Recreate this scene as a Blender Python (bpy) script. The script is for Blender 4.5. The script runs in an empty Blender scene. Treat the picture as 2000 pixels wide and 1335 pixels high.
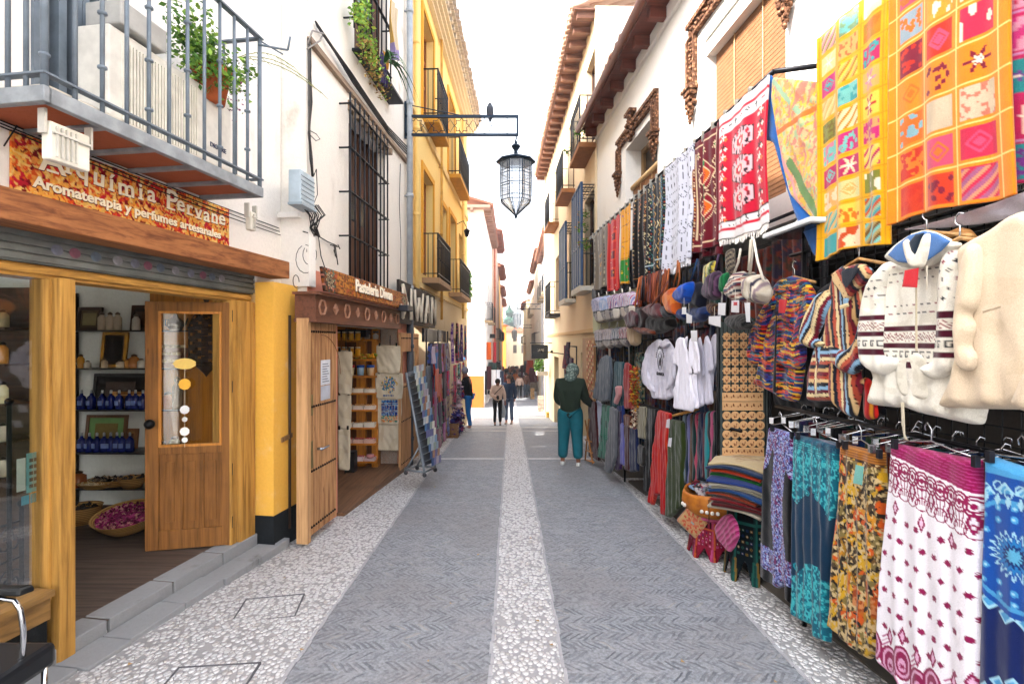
import bpy, bmesh, math, random
import numpy as np
from mathutils import Vector, Matrix
R = math.radians
random.seed(7)
S = bpy.context.scene
C = S.collection
EYE = 1.7
cd = bpy.data.cameras.new('camera'); cam = bpy.data.objects.new('camera', cd); C.objects.link(cam)
cam.location = (0, 0, EYE); cam.rotation_euler = (R(90), 0, 0)
cd.sensor_width = 36; cd.lens = 18; cd.clip_start = .05; cd.clip_end = 1500
S.camera = cam
SUN_EL, SUN_AZ = 40.0, 250.0          # azimuth clockwise from +Y: the sun stands to the left, a little behind
w = bpy.data.worlds.new('World'); S.world = w; w.use_nodes = True
nt = w.node_tree; bg = nt.nodes['Background']
sk = nt.nodes.new('ShaderNodeTexSky'); sk.sky_type = 'NISHITA'; sk.sun_disc = False
sk.sun_elevation = R(SUN_EL); sk.sun_rotation = R(SUN_AZ); sk.air_density = 1.0; sk.dust_density = 4.0; sk.ozone_density = 1.0
hs = nt.nodes.new('ShaderNodeHueSaturation'); hs.inputs['Saturation'].default_value = .34; hs.inputs['Value'].default_value = 1.0
nt.links.new(sk.outputs[0], hs.inputs['Color']); nt.links.new(hs.outputs[0], bg.inputs[0]); bg.inputs[1].default_value = .15
sl = bpy.data.lights.new('sun', 'SUN'); sl.energy = 2.2; sl.angle = R(.6); sl.color = (1, .94, .85)
sun = bpy.data.objects.new('sun', sl); C.objects.link(sun)
_d = Vector((math.sin(R(SUN_AZ))*math.cos(R(SUN_EL)), math.cos(R(SUN_AZ))*math.cos(R(SUN_EL)), math.sin(R(SUN_EL))))
sun.rotation_euler = _d.to_track_quat('Z', 'Y').to_euler(); sun.location = _d*60
S.view_settings.view_transform = 'Standard'; S.view_settings.look = 'None'
S.view_settings.gamma = 1; S.view_settings.exposure = 2.95
def hx(h, k=1.0):
 h = h.lstrip('#'); c = [int(h[i:i+2], 16)/255 for i in (0, 2, 4)]
 return tuple(min(1, k*((v/12.92) if v <= .04045 else ((v+.055)/1.055)**2.4)) for v in c)
class X_:
 """arithmetic on shader sockets"""
 def __init__(s, t, k): s.t, s.k = t, k
 def _o(s, op, a, b=None, c=None, cl=False):
  n = s.t.nodes.new('ShaderNodeMath'); n.operation = op; n.use_clamp = cl
  for i, v in enumerate((a, b, c)):
   if v is None: continue
   if isinstance(v, X_): s.t.links.new(v.k, n.inputs[i])
   else: n.inputs[i].default_value = v
  return X_(s.t, n.outputs[0])
 def __add__(s, o): return s._o('ADD', s, o)
 __radd__ = __add__
 def __sub__(s, o): return s._o('SUBTRACT', s, o)
 def __rsub__(s, o): return s._o('SUBTRACT', o, s)
 def __mul__(s, o): return s._o('MULTIPLY', s, o)
 __rmul__ = __mul__
 def __truediv__(s, o): return s._o('DIVIDE', s, o)
 def floor(s): return s._o('FLOOR', s)
 def frac(s): return s._o('FRACT', s)
 def abs(s): return s._o('ABSOLUTE', s)
 def lt(s, o): return s._o('LESS_THAN', s, o)
 def gt(s, o): return s._o('GREATER_THAN', s, o)
 def mod(s, o): return s._o('FLOORED_MODULO', s, o)
 def sin(s): return s._o('SINE', s)
 def ss(s, a, b):
  n = s.t.nodes.new('ShaderNodeMapRange'); n.interpolation_type = 'SMOOTHSTEP'; s.t.links.new(s.k, n.inputs[0])
  n.inputs[1].default_value = a; n.inputs[2].default_value = b; return X_(s.t, n.outputs[0])
class Mt:
 def __init__(s, name, rough=.8, metal=0, spec=.3):
  s.m = bpy.data.materials.new(name); s.m.use_nodes = True; s.t = s.m.node_tree; s.b = s.t.nodes['Principled BSDF']
  s.b.inputs['Roughness'].default_value = rough; s.b.inputs['Metallic'].default_value = metal
  s.b.inputs['Specular IOR Level'].default_value = spec
  s._c = None
 def coord(s, which='Object'):
  n = s.t.nodes.new('ShaderNodeTexCoord'); return n.outputs[which]
 def world(s):
  n = s.t.nodes.new('ShaderNodeNewGeometry'); return n.outputs['Position']
 def sep(s, v):
  n = s.t.nodes.new('ShaderNodeSeparateXYZ'); s.t.links.new(v, n.inputs[0]); return [X_(s.t, o) for o in n.outputs]
 def comb(s, *a):
  n = s.t.nodes.new('ShaderNodeCombineXYZ')
  for i, v in enumerate(a):
   if isinstance(v, X_): s.t.links.new(v.k, n.inputs[i])
   else: n.inputs[i].default_value = v
  return n.outputs[0]
 def mapv(s, v, sc):
  n = s.t.nodes.new('ShaderNodeMapping'); s.t.links.new(v, n.inputs[0]); n.inputs['Scale'].default_value = sc; return n.outputs[0]
 def noise(s, v, scale, detail=4, rough=.55, dist=0):
  n = s.t.nodes.new('ShaderNodeTexNoise'); s.t.links.new(v, n.inputs['Vector']); n.inputs['Scale'].default_value = scale
  n.inputs['Detail'].default_value = detail; n.inputs['Roughness'].default_value = rough; n.inputs['Distortion'].default_value = dist
  return X_(s.t, n.outputs['Fac'])
 def vor(s, v, scale, feat='F1', out='Distance', rnd=1):
  n = s.t.nodes.new('ShaderNodeTexVoronoi'); n.feature = feat; s.t.links.new(v, n.inputs['Vector']); n.inputs['Scale'].default_value = scale
  n.inputs['Randomness'].default_value = rnd
  return X_(s.t, n.outputs[out]) if out != 'Color' else n.outputs['Color']
 def wn(s, v):
  n = s.t.nodes.new('ShaderNodeTexWhiteNoise'); s.t.links.new(v, n.inputs['Vector']); return X_(s.t, n.outputs['Value'])
 def mix(s, f, a, b, mode='MIX'):
  n = s.t.nodes.new('ShaderNodeMix'); n.data_type = 'RGBA'; n.blend_type = mode
  if isinstance(f, X_): s.t.links.new(f.k, n.inputs[0])
  else: n.inputs[0].default_value = f
  for i, v in ((6, a), (7, b)):
   if isinstance(v, tuple): n.inputs[i].default_value = (*v[:3], 1)
   elif isinstance(v, X_): s.t.links.new(v.k, n.inputs[i])
   else: s.t.links.new(v, n.inputs[i])
  return n.outputs[2]
 def col(s, c):
  if isinstance(c, tuple): s.b.inputs['Base Color'].default_value = (*c[:3], 1)
  else: s.t.links.new(c, s.b.inputs['Base Color'])
 def bump(s, h, dist=.01, strength=.6):
  n = s.t.nodes.new('ShaderNodeBump'); s.t.links.new(h.k, n.inputs['Height']); n.inputs['Distance'].default_value = dist
  n.inputs['Strength'].default_value = strength; s.t.links.new(n.outputs[0], s.b.inputs['Normal'])
_M = {}
def plain(hexc, rough=.7, metal=0, var=.12, k=1.0):
 key = ('plain', hexc, rough, metal, var, k)
 if key in _M: return _M[key]
 m = Mt('paint_'+hexc.strip('#'), rough, metal); c = hx(hexc, k)
 if var:
  n = m.noise(m.coord(), 9, 5); m.col(m.mix(n.ss(.3, .75), tuple(v*(1-var) for v in c), tuple(min(1, v*(1+var)) for v in c)))
 else: m.col(c)
 _M[key] = m.m; return m.m
def plaster(hexc, stain='#8d7a62', amt=.25, scale=1.2, bumpd=.012):
 key = ('plaster', hexc, stain, amt)
 if key in _M: return _M[key]
 m = Mt('plaster', .92); v = m.world()
 n1 = m.noise(v, scale, 6, .62); n2 = m.noise(m.mapv(v, (3, 3, .5)), 1.6, 5, .6); n3 = m.noise(v, 38, 4)
 f = n1.ss(.52, .78)*n2.ss(.42, .72)
 c = hx(hexc)
 base = m.mix(n3.ss(.3, .7), tuple(x*.95 for x in c), c)
 m.col(m.mix(f*amt*2, base, hx(stain))); m.bump(n1*1.5+n3*.4, bumpd, .55)
 _M[key] = m.m; return m.m
def wood(hexc, dark='#3a2413', axis=2, rough=.55, amt=.6, scale=1.0, spec=.3):
 key = ('wood', hexc, dark, axis, rough, amt)
 if key in _M: return _M[key]
 m = Mt('wood', rough, spec=spec); v = m.world(); s_ = [26*scale]*3; s_[axis] = 1.3*scale
 n = m.noise(m.mapv(v, tuple(s_)), 1.0, 6, .62, .6); g = m.noise(m.mapv(v, tuple(x*3.2 for x in s_)), 1.0, 3); st = m.noise(v, 1.7, 5, .6)
 kn = m.vor(m.mapv(v, tuple((.9 if i == axis else 3.2) for i in range(3))), 1.6)
 c = hx(hexc); d = hx(dark)
 a = m.mix(n.ss(.38, .70)*amt, c, d); a = m.mix(st.ss(.5, .8)*amt*.8, a, d)
 a = m.mix((1-kn.ss(.02, .07))*.7, a, tuple(x*.5 for x in d))
 a = m.mix(g.ss(.45, .7)*.25, a, tuple(min(1, x*1.35) for x in c))
 m.col(a); m.bump(n+g*.5, .004, .5)
 _M[key] = m.m; return m.m
def fabric_attr(rough=.95, sheen=.2, weave=260):
 key = ('fab', rough, weave)
 if key in _M: return _M[key]
 m = Mt('woven_cloth', rough, spec=.1); n = m.t.nodes.new('ShaderNodeAttribute'); n.attribute_name = 'Col'
 z = m.noise(m.coord(), weave, 2); q = m.noise(m.coord(), 14, 4)
 m.col(m.mix(z.ss(.2, .8)*.22, n.outputs['Color'], (0, 0, 0), 'MIX')); m.bump(z+q*.8, .004, .5)
 m.b.inputs['Sheen Weight'].default_value = sheen
 _M[key] = m.m; return m.m
def glass(tint=(.9, .95, .95), refl=.12):
 key = ('glass', tint, refl)
 if key in _M: return _M[key]
 m = bpy.data.materials.new('clear_glass'); m.use_nodes = True; t = m.node_tree; t.nodes.clear()
 o = t.nodes.new('ShaderNodeOutputMaterial'); a = t.nodes.new('ShaderNodeBsdfTransparent'); b = t.nodes.new('ShaderNodeBsdfGlossy'); x = t.nodes.new('ShaderNodeMixShader')
 a.inputs[0].default_value = (*tint, 1); b.inputs['Roughness'].default_value = .03
 f = t.nodes.new('ShaderNodeFresnel'); f.inputs[0].default_value = 1.45
 ad = t.nodes.new('ShaderNodeMath'); ad.operation = 'ADD'; ad.use_clamp = True; t.links.new(f.outputs[0], ad.inputs[0]); ad.inputs[1].default_value = refl-.04
 t.links.new(ad.outputs[0], x.inputs[0]); t.links.new(a.outputs[0], x.inputs[1]); t.links.new(b.outputs[0], x.inputs[2]); t.links.new(x.outputs[0], o.inputs[0])
 _M[key] = m; return m
def tag(o, label=None, cat=None, group=None, kind=None):
 if label: o['label'] = label
 if cat: o['category'] = cat
 if group: o['group'] = group
 if kind: o['kind'] = kind
 return o
def thing(name, label, cat, loc=(0, 0, 0), rz=0, group=None):
 o = bpy.data.objects.new(name, None); C.objects.link(o); o.location = loc; o.rotation_euler = (0, 0, rz); o.empty_display_size = .1
 return tag(o, label, cat, group)
def chain(o):
 m = Matrix.Identity(4)
 while o is not None:
  m = o.matrix_basis @ m; o = o.parent
 return m
def link(name, me, mat=None, parent=None, world=False, loc=None, rz=0, rebase=True):
 if mat is not None and not len(me.materials):
  for q in (mat if isinstance(mat, (list, tuple)) else [mat]): me.materials.append(q)
 o = bpy.data.objects.new(name, me); C.objects.link(o)
 if parent is not None:
  o.parent = parent
  if world: me.transform(chain(parent).inverted())
 elif rebase and loc is None and len(me.vertices):
  n = len(me.vertices); a = np.empty(n*3, np.float32); me.vertices.foreach_get('co', a); a = a.reshape(-1, 3)
  b = Vector(((a[:, 0].min()+a[:, 0].max())/2, (a[:, 1].min()+a[:, 1].max())/2, a[:, 2].min()))
  me.transform(Matrix.Translation(-b)); o.location = b
 if loc is not None: o.location = loc; o.rotation_euler = (0, 0, rz)
 return o
class MB:
 def __init__(s): s.v = []; s.f = []; s.mi = []; s.cur = 0; s.sm = []
 def add(s, vs, fs, smooth=False):
  n = len(s.v); s.v += [tuple(p) for p in vs]; s.f += [tuple(i+n for i in f) for f in fs]; s.mi += [s.cur]*len(fs); s.sm += [smooth]*len(fs); return s
 def hexa(s, p): return s.add(p, [(0, 3, 2, 1), (4, 5, 6, 7), (0, 1, 5, 4), (1, 2, 6, 5), (2, 3, 7, 6), (3, 0, 4, 7)])
 def box(s, x0, x1, y0, y1, z0, z1):
  return s.hexa([(x0, y0, z0), (x1, y0, z0), (x1, y1, z0), (x0, y1, z0), (x0, y0, z1), (x1, y0, z1), (x1, y1, z1), (x0, y1, z1)])
 def fbox(s, F, y0, y1, d0, d1, z0, z1, z0b=None, z1b=None):
  P = F.p; za, zb = (z0, z0 if z0b is None else z0b), (z1, z1 if z1b is None else z1b)
  p = [P(y0, d0, za[0]), P(y1, d0, za[1]), P(y1, d1, za[1]), P(y0, d1, za[0]), P(y0, d0, zb[0]), P(y1, d0, zb[1]), P(y1, d1, zb[1]), P(y0, d1, zb[0])]
  return s.hexa(p)
 def quad(s, a, b, c, d): return s.add([a, b, c, d], [(0, 1, 2, 3)])
 def bar(s, a, b, r, n=6, r2=None):
  return s.tube([a, b], r, n, r2)
 def tube(s, pts, r, n=6, r2=None, cap=True):
  pts = [Vector(p) for p in pts]; k = len(pts); rs = [r]*k if not isinstance(r, (list, tuple)) else list(r)
  if r2 is not None: rs = [r+(r2-r)*i/(k-1) for i in range(k)]
  vs = []; up = None
  for i, p in enumerate(pts):
   t = (pts[min(i+1, k-1)]-pts[max(i-1, 0)])
   if t.length < 1e-7: t = Vector((0, 0, 1))
   t.normalize()
   if up is None: up = Vector((0, 0, 1)) if abs(t.z) < .9 else Vector((1, 0, 0))
   a = t.cross(up)
   if a.length < 1e-4: a = t.cross(Vector((0, 1, .3)))
   a.normalize(); b = t.cross(a).normalized(); up = -b if b.dot(up) < 0 else b
   for j in range(n):
    an = 2*math.pi*j/n; vs.append(p+a*math.cos(an)*rs[i]+b*math.sin(an)*rs[i])
  fs = [(i*n+j, i*n+(j+1) % n, (i+1)*n+(j+1) % n, (i+1)*n+j) for i in range(k-1) for j in range(n)]
  if cap: fs += [tuple(range(n))[::-1], tuple((k-1)*n+j for j in range(n))]
  return s.add(vs, fs, n > 4)
 def lathe(s, c, prof, n=16, ax=None, smooth=True, sx=1, sy=1):
  c = Vector(c); vs = []; k = len(prof)
  for r, z in prof:
   for j in range(n):
    a = 2*math.pi*j/n; vs.append(c+Vector((r*math.cos(a)*sx, r*math.sin(a)*sy, z)))
  fs = [(i*n+j, i*n+(j+1) % n, (i+1)*n+(j+1) % n, (i+1)*n+j) for i in range(k-1) for j in range(n)]
  fs += [tuple(range(n))[::-1], tuple((k-1)*n+j for j in range(n))]
  return s.add(vs, fs, smooth)
 def ball(s, c, r, n=10, sz=1, sx=1, sy=1):
  m = max(4, n//2+1); return s.lathe(c, [(max(1e-4, r*math.sin(math.pi*i/m)), -r*sz*math.cos(math.pi*i/m)) for i in range(m+1)], n, sx=sx, sy=sy)
 def slab(s, poly, thick, M_):
  """flat outline (x,z) given a thickness along y, then moved by matrix M_"""
  n = len(poly); vs = [M_ @ Vector((x, 0, z)) for x, z in poly]+[M_ @ Vector((x, thick, z)) for x, z in poly]
  fs = [tuple(range(n)), tuple(range(n, 2*n))[::-1]]+[(i, i+n, (i+1) % n+n, (i+1) % n) for i in range(n)]
  return s.add(vs, fs)
 def build(s, name, mat, parent=None, world=True, loc=None, rz=0, bevel=0, rebase=True):
  me = bpy.data.meshes.new(name); me.from_pydata(s.v, [], s.f)
  me.polygons.foreach_set('material_index', s.mi); me.polygons.foreach_set('use_smooth', s.sm); me.update()
  o = link(name, me, mat, parent, world and parent is not None, loc, rz, rebase)
  if bevel:
   b = o.modifiers.new('b', 'BEVEL'); b.width = bevel; b.segments = 2; b.limit_method = 'ANGLE'
  return o
class Fr:
 """a facade line X = a + b*Y whose outward side looks at the street"""
 def __init__(s, a, b):
  s.a, s.b = a, b; L = math.hypot(1, b); sg = 1 if a < 0 else -1
  s.nx, s.ny = sg/L, -sg*b/L; s.L = L; s.sg = sg
  s.rz = math.atan2(1, b) if sg > 0 else math.atan2(-1, -b)   # local +x runs left to right as seen from the street
 def p(s, y, d, z): return (s.a+s.b*y+s.nx*d, y+s.ny*d, z)
 def hit(s, px, d=0):
  k = (px-1000)/1000; return (s.a+s.nx*d-k*s.ny*d)/(k-s.b)
 def z(s, px, py, d=0): return EYE+(667.5-py)/1000*(s.hit(px, d)+s.ny*d)
 def pt(s, px, py, d=0): return s.p(s.hit(px, d), d, s.z(px, py, d))
def g(y):
 P = [(-40, 1.6), (0, 0), (9, -.36), (13.5, -.6), (16.8, -1.03), (36, -2.15), (60, -3.1), (130, -4.2), (900, -4.2)]
 if y <= P[0][0]: return P[0][1]
 for (a, b), (c, d) in zip(P, P[1:]):
  if y <= c: return b+(d-b)*(y-a)/(c-a)
 return P[-1][1]
def wall(F, y0, y1, z0, z1, holes, th=.3, d=0, mb=None):
 """plastered wall with openings, faces only where there is surface"""
 m = mb or MB(); ys = sorted({y0, y1, *[h[0] for h in holes], *[h[1] for h in holes]}); zs = sorted({z0, z1, *[h[2] for h in holes], *[h[3] for h in holes]})
 ys = [y for y in ys if y0 <= y <= y1]; zs = [z for z in zs if z0 <= z <= z1]
 ok = lambda i, j: 0 <= i < len(ys)-1 and 0 <= j < len(zs)-1 and not any(h[0]-1e-6 <= ys[i] and ys[i+1] <= h[1]+1e-6 and h[2]-1e-6 <= zs[j] and zs[j+1] <= h[3]+1e-6 for h in holes)
 for i in range(len(ys)-1):
  for j in range(len(zs)-1):
   if not ok(i, j): continue
   a, b, c, e = ys[i], ys[i+1], zs[j], zs[j+1]; P = F.p
   m.quad(P(a, d, c), P(b, d, c), P(b, d, e), P(a, d, e)); m.quad(P(a, d-th, c), P(a, d-th, e), P(b, d-th, e), P(b, d-th, c))
   if not ok(i-1, j): m.quad(P(a, d, c), P(a, d, e), P(a, d-th, e), P(a, d-th, c))
   if not ok(i+1, j): m.quad(P(b, d, c), P(b, d-th, c), P(b, d-th, e), P(b, d, e))
   if not ok(i, j-1): m.quad(P(a, d, c), P(a, d-th, c), P(b, d-th, c), P(b, d, c))
   if not ok(i, j+1): m.quad(P(a, d, e), P(b, d, e), P(b, d-th, e), P(a, d-th, e))
 return m
def text(body, size, mat, name, parent, M_, extrude=.003, shear=0, bold=0, world=False, align='CENTER', sx=1):
 cu = bpy.data.curves.new('t', 'FONT'); cu.body = body; cu.size = size; cu.extrude = extrude; cu.shear = shear; cu.offset = bold
 cu.align_x = align; cu.resolution_u = 3
 ob = bpy.data.objects.new('t', cu); C.objects.link(ob); dg = bpy.context.evaluated_depsgraph_get()
 me = bpy.data.meshes.new_from_object(ob.evaluated_get(dg)); bpy.data.objects.remove(ob); bpy.data.curves.remove(cu)
 me.transform(M_ @ Matrix.Rotation(R(90), 4, 'X') @ Matrix.Diagonal((sx, 1, 1, 1)))
 me.materials.clear()
 return link(name, me, mat, parent, world)
def FM(F, y, d, z):
 """matrix: local x along the facade (left to right), -y outward, z up"""
 return Matrix.Translation(F.p(y, d, z)) @ Matrix.Rotation(F.rz, 4, 'Z')
class Cv:
 """small colour field in cloth coordinates: u to the right, v downward, both in metres"""
 def __init__(s, W, H, cell, base):
  s.W, s.H = W, H; s.nu = max(3, int(W/cell)+1); s.nv = max(3, int(H/cell)+1)
  s.u, s.v = np.meshgrid(np.linspace(0, W, s.nu), np.linspace(0, H, s.nv)); s.c = np.empty((s.nv, s.nu, 3)); s.c[:] = s.C(base)
 def C(s, c): return np.array(hx(c) if isinstance(c, str) else c)
 def put(s, m, c, a=1.0): s.c[m] = s.c[m]*(1-a)+s.C(c)*a; return s
 def rect(s, u0, u1, v0, v1, c, a=1.0): return s.put((s.u >= u0) & (s.u <= u1) & (s.v >= v0) & (s.v <= v1), c, a)
 def frame(s, m, w_, c): return s.rect(m, s.W-m, m, m+w_, c).rect(m, s.W-m, s.H-m-w_, s.H-m, c).rect(m, m+w_, m, s.H-m, c).rect(s.W-m-w_, s.W-m, m, s.H-m, c)
 def ell(s, u, v, a, b, c, ring=0):
  q = np.sqrt(((s.u-u)/a)**2+((s.v-v)/b)**2); return s.put((q <= 1) & (q >= 1-ring if ring else True), c)
 def dia(s, u, v, a, b, c, ring=0):
  q = np.abs(s.u-u)/a+np.abs(s.v-v)/b; return s.put((q <= 1) & ((q >= 1-ring) if ring else True), c)
 def hexa(s, u, v, a, b, c, ring=0):
  q = np.maximum(np.abs(s.u-u)/a, (np.abs(s.u-u)/a*.5+np.abs(s.v-v)/b)); return s.put((q <= 1) & ((q >= 1-ring) if ring else True), c)
 def star(s, u, v, r, c, n=8, k=.35, ring=0):
  du, dv = s.u-u, s.v-v; q = np.hypot(du, dv)/(r*(1-k+k*np.cos(n*np.arctan2(dv, du)))); return s.put((q <= 1) & ((q >= 1-ring) if ring else True), c)
 def seg(s, p, q, w_, c):
  d = np.array(q)-np.array(p); L = (d**2).sum()+1e-12; t = np.clip(((s.u-p[0])*d[0]+(s.v-p[1])*d[1])/L, 0, 1)
  return s.put(np.hypot(s.u-p[0]-t*d[0], s.v-p[1]-t*d[1]) <= w_/2, c)
 def zig(s, v, amp, per, w_, c, ph=0, u0=-9, u1=9):
  t = np.abs(((s.u/per+ph) % 1)-.5)*2*amp*2-amp; return s.put((np.abs(s.v-v-t) <= w_/2) & (s.u >= u0) & (s.u <= u1), c)
 def vzig(s, u, amp, per, w_, c, v0=-9, v1=9):
  t = np.abs(((s.v/per) % 1)-.5)*4*amp-amp; return s.put((np.abs(s.u-u-t) <= w_/2) & (s.v >= v0) & (s.v <= v1), c)
 def noise(s, cols, cell=.02, m=None, th=.5, seed=0, au=1, av=1):
  """blotches of several colours"""
  r = np.random.RandomState(seed);
  for c in cols:
   q = cell*1.4; n = fnoise((s.u+q*fnoise(s.u/q, s.v/q, seed+1))/cell/au+s.v/cell*.35, (s.v+q*fnoise(s.u/q+9, s.v/q, seed+2))/cell/av-s.u/cell*.3, r.randint(1 << 30)); k = n > th
   if m is not None: k &= m
   s.put(k, c)
  return s
 def mul(s, k): s.c = np.clip(s.c*k, 0, 1); return s
def fnoise(x, y, seed=0):
 r = np.random.RandomState(seed % (2**31-1)); T = r.rand(64, 64); xi, yi = np.floor(x).astype(int), np.floor(y).astype(int); fx, fy = x-xi, y-yi
 fx = fx*fx*(3-2*fx); fy = fy*fy*(3-2*fy); q = lambda a, b: T[a % 64, b % 64]
 return (q(xi, yi)*(1-fx)+q(xi+1, yi)*fx)*(1-fy)+(q(xi, yi+1)*(1-fx)+q(xi+1, yi+1)*fx)*fy
def gridmesh(name, P, col, keep=None, smooth=True):
 """P (nv,nu,3) positions, col (nv,nu,3), keep (nv-1,nu-1) mask"""
 nv, nu = P.shape[:2]; idx = np.arange(nv*nu).reshape(nv, nu)
 q = np.stack([idx[:-1, :-1], idx[1:, :-1], idx[1:, 1:], idx[:-1, 1:]], -1).reshape(-1, 4)
 if keep is not None: q = q[keep.reshape(-1)]
 return arrmesh(name, P.reshape(-1, 3), q, None if col is None else col.reshape(-1, 3), smooth)
def arrmesh(name, V, Q, col=None, smooth=True):
 used = np.zeros(len(V), bool); used[Q.reshape(-1)] = True; mp = np.cumsum(used)-1; V = V[used]; Q = mp[Q]
 me = bpy.data.meshes.new(name); me.vertices.add(len(V)); me.vertices.foreach_set('co', np.ascontiguousarray(V, np.float32).reshape(-1))
 me.loops.add(Q.size); me.loops.foreach_set('vertex_index', np.ascontiguousarray(Q, np.int32).reshape(-1)); me.polygons.add(len(Q))
 me.polygons.foreach_set('loop_start', np.arange(len(Q), dtype=np.int32)*Q.shape[1]); me.polygons.foreach_set('loop_total', np.full(len(Q), Q.shape[1], np.int32))
 me.update(calc_edges=True)
 if smooth: me.polygons.foreach_set('use_smooth', np.ones(len(Q), bool))
 if col is not None:
  at = me.color_attributes.new('Col', 'FLOAT_COLOR', 'POINT'); c = np.ones((len(V), 4), np.float32); c[:, :3] = col[used]**1.25; at.data.foreach_set('color', c.reshape(-1))
 return me
def folds(W, n, amp, seed=0, lean=0, pinch=0):
 r = random.Random(seed); ph = [r.random()*6.28 for _ in range(4)]; k = [n*(.7+.6*r.random()) for _ in range(2)]
 def f(u, v, H):
  t = v/H; a = amp*(.35+.65*t)*(1-pinch*(1-t))
  return a*(np.sin(2*np.pi*k[0]*u/W+ph[0]+lean*t)+.55*np.sin(2*np.pi*k[1]*2.1*u/W+ph[1]-1.3*t))+.3*amp*np.sin(6*t+ph[2])
 return f
def cloth(name, cv, F=None, parent=None, fold=None, shape=None, keep=None, mat=None, thick=.006, **kw):
 """hang a painted cloth: local x right, z down from 0, -y toward the street"""
 d = fold(cv.u, cv.v, cv.H) if fold else 0*cv.u
 x = cv.u-cv.W/2; z = -cv.v; y = -d
 if shape: x, y, z = shape(x, y, z, cv)
 me = gridmesh(name, np.stack([x, y+0*x, z], -1), cv.c, keep)
 o = link(name, me, mat or fabric_attr(), parent, **kw)
 if thick:
  q = o.modifiers.new('s', 'SOLIDIFY'); q.thickness = thick; q.offset = 0
 return o
def smooth_poly(P, it=2):
 P = [tuple(p) for p in P]
 for _ in range(it):
  Q = []
  for a, b in zip(P, P[1:]+P[:1]): k = min(.22, .018/(math.dist(a, b)+1e-6)); Q += [(a[0]*(1-k)+b[0]*k, a[1]*(1-k)+b[1]*k), (a[0]*k+b[0]*(1-k), a[1]*k+b[1]*(1-k))]
  P = Q
 return P
def sdist(x, z, P):
 D = np.full(x.shape, 1e9); ins = np.zeros(x.shape, bool)
 for (x0, z0), (x1, z1) in zip(P, P[1:]+P[:1]):
  dx, dz = x1-x0, z1-z0; L = dx*dx+dz*dz+1e-12; t = np.clip(((x-x0)*dx+(z-z0)*dz)/L, 0, 1); D = np.minimum(D, np.hypot(x-x0-t*dx, z-z0-t*dz))
  c = ((z0 > z) != (z1 > z)) & (x < dx*(z-z0)/((dz if abs(dz) > 1e-12 else 1e-12))+x0); ins ^= c
 return np.where(ins, D, -D)
def puff(name, P, cell, colf, parent, thick=.05, round_=.06, y0=0, wr=.012, seed=0, mat=None, back=True, sm=2, vf=None, **kw):
 if thick < .01: sm = 0
 if sm: P = smooth_poly(P, sm)
 xs = [p[0] for p in P]; zs = [p[1] for p in P]; x0, x1, z0, z1 = min(xs)-cell, max(xs)+cell, min(zs)-cell, max(zs)+cell
 cv = Cv(x1-x0, z1-z0, cell, '#ffffff'); X = cv.u+x0; Z = z1-cv.v; sd = sdist(X, Z, P)
 # pull the rim vertices onto the outline
 gx = np.gradient(sd, axis=1)/(cv.W/(cv.nu-1)); gz = -np.gradient(sd, axis=0)/(cv.H/(cv.nv-1)); rim = (sd < 0) & (sd > -1.5*cell)
 Xr = np.where(rim, X-sd*gx, X); Zr = np.where(rim, Z-sd*gz, Z)
 ok = sd > -1.5*cell; keep = (ok[:-1, :-1] & ok[1:, :-1] & ok[1:, 1:] & ok[:-1, 1:]) & ((sd[:-1, :-1] > 0) | (sd[1:, :-1] > 0) | (sd[1:, 1:] > 0) | (sd[:-1, 1:] > 0))
 cv.x, cv.z = X, Z; cv.sd = sd
 colf(cv)
 e = np.clip(sd/round_, 0, 1); prof = np.sqrt(np.clip(1-(1-e)**2, 0, 1))
 n = (fnoise(X/.07, Z/.20, seed)-.5)*2+(fnoise((X+Z*.5)/.05+5, (Z-X*.3)/.13, seed+3)-.5)*1.2
 dep = thick*prof+wr*n*np.clip(sd/(round_*.5), 0, 1)
 if vf is not None: dep = dep+vf(X, Z)*np.clip(sd/(round_*.5), 0, 1)
 F_ = np.stack([Xr, y0-dep, Zr], -1); nv, nu = X.shape; idx = np.arange(nv*nu).reshape(nv, nu)
 q = np.stack([idx[:-1, :-1], idx[1:, :-1], idx[1:, 1:], idx[:-1, 1:]], -1)[keep]
 V = F_.reshape(-1, 3); col = cv.c.reshape(-1, 3)
 if back:
  B = np.stack([Xr, y0+thick*.35*prof, Zr], -1).reshape(-1, 3); V = np.concatenate([V, B]); q = np.concatenate([q, q[:, ::-1]+nv*nu]); col = np.concatenate([col, col])
 me = arrmesh(name, V, q, col)
 return link(name, me, mat or fabric_attr(), parent, **kw)
def solid(c):
 def f(cv): cv.c[:] = cv.C(c)
 return f
def mesh_skin(edges, pts, rad, sub=2, root=0):
 me = bpy.data.meshes.new('s'); me.from_pydata([tuple(p) for p in pts], edges, []); o = bpy.data.objects.new('s', me); C.objects.link(o)
 sk_ = o.modifiers.new('k', 'SKIN'); sk_.use_smooth_shade = True
 for i, v in enumerate(me.skin_vertices[0].data):
  r = rad[i]; v.radius = (r, r) if not isinstance(r, tuple) else r; v.use_root = (i == root)
 su = o.modifiers.new('u', 'SUBSURF'); su.levels = sub; su.render_levels = sub
 dg = bpy.context.evaluated_depsgraph_get(); out = bpy.data.meshes.new_from_object(o.evaluated_get(dg)); bpy.data.objects.remove(o)
 for p in out.polygons: p.use_smooth = True
 return out
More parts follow.
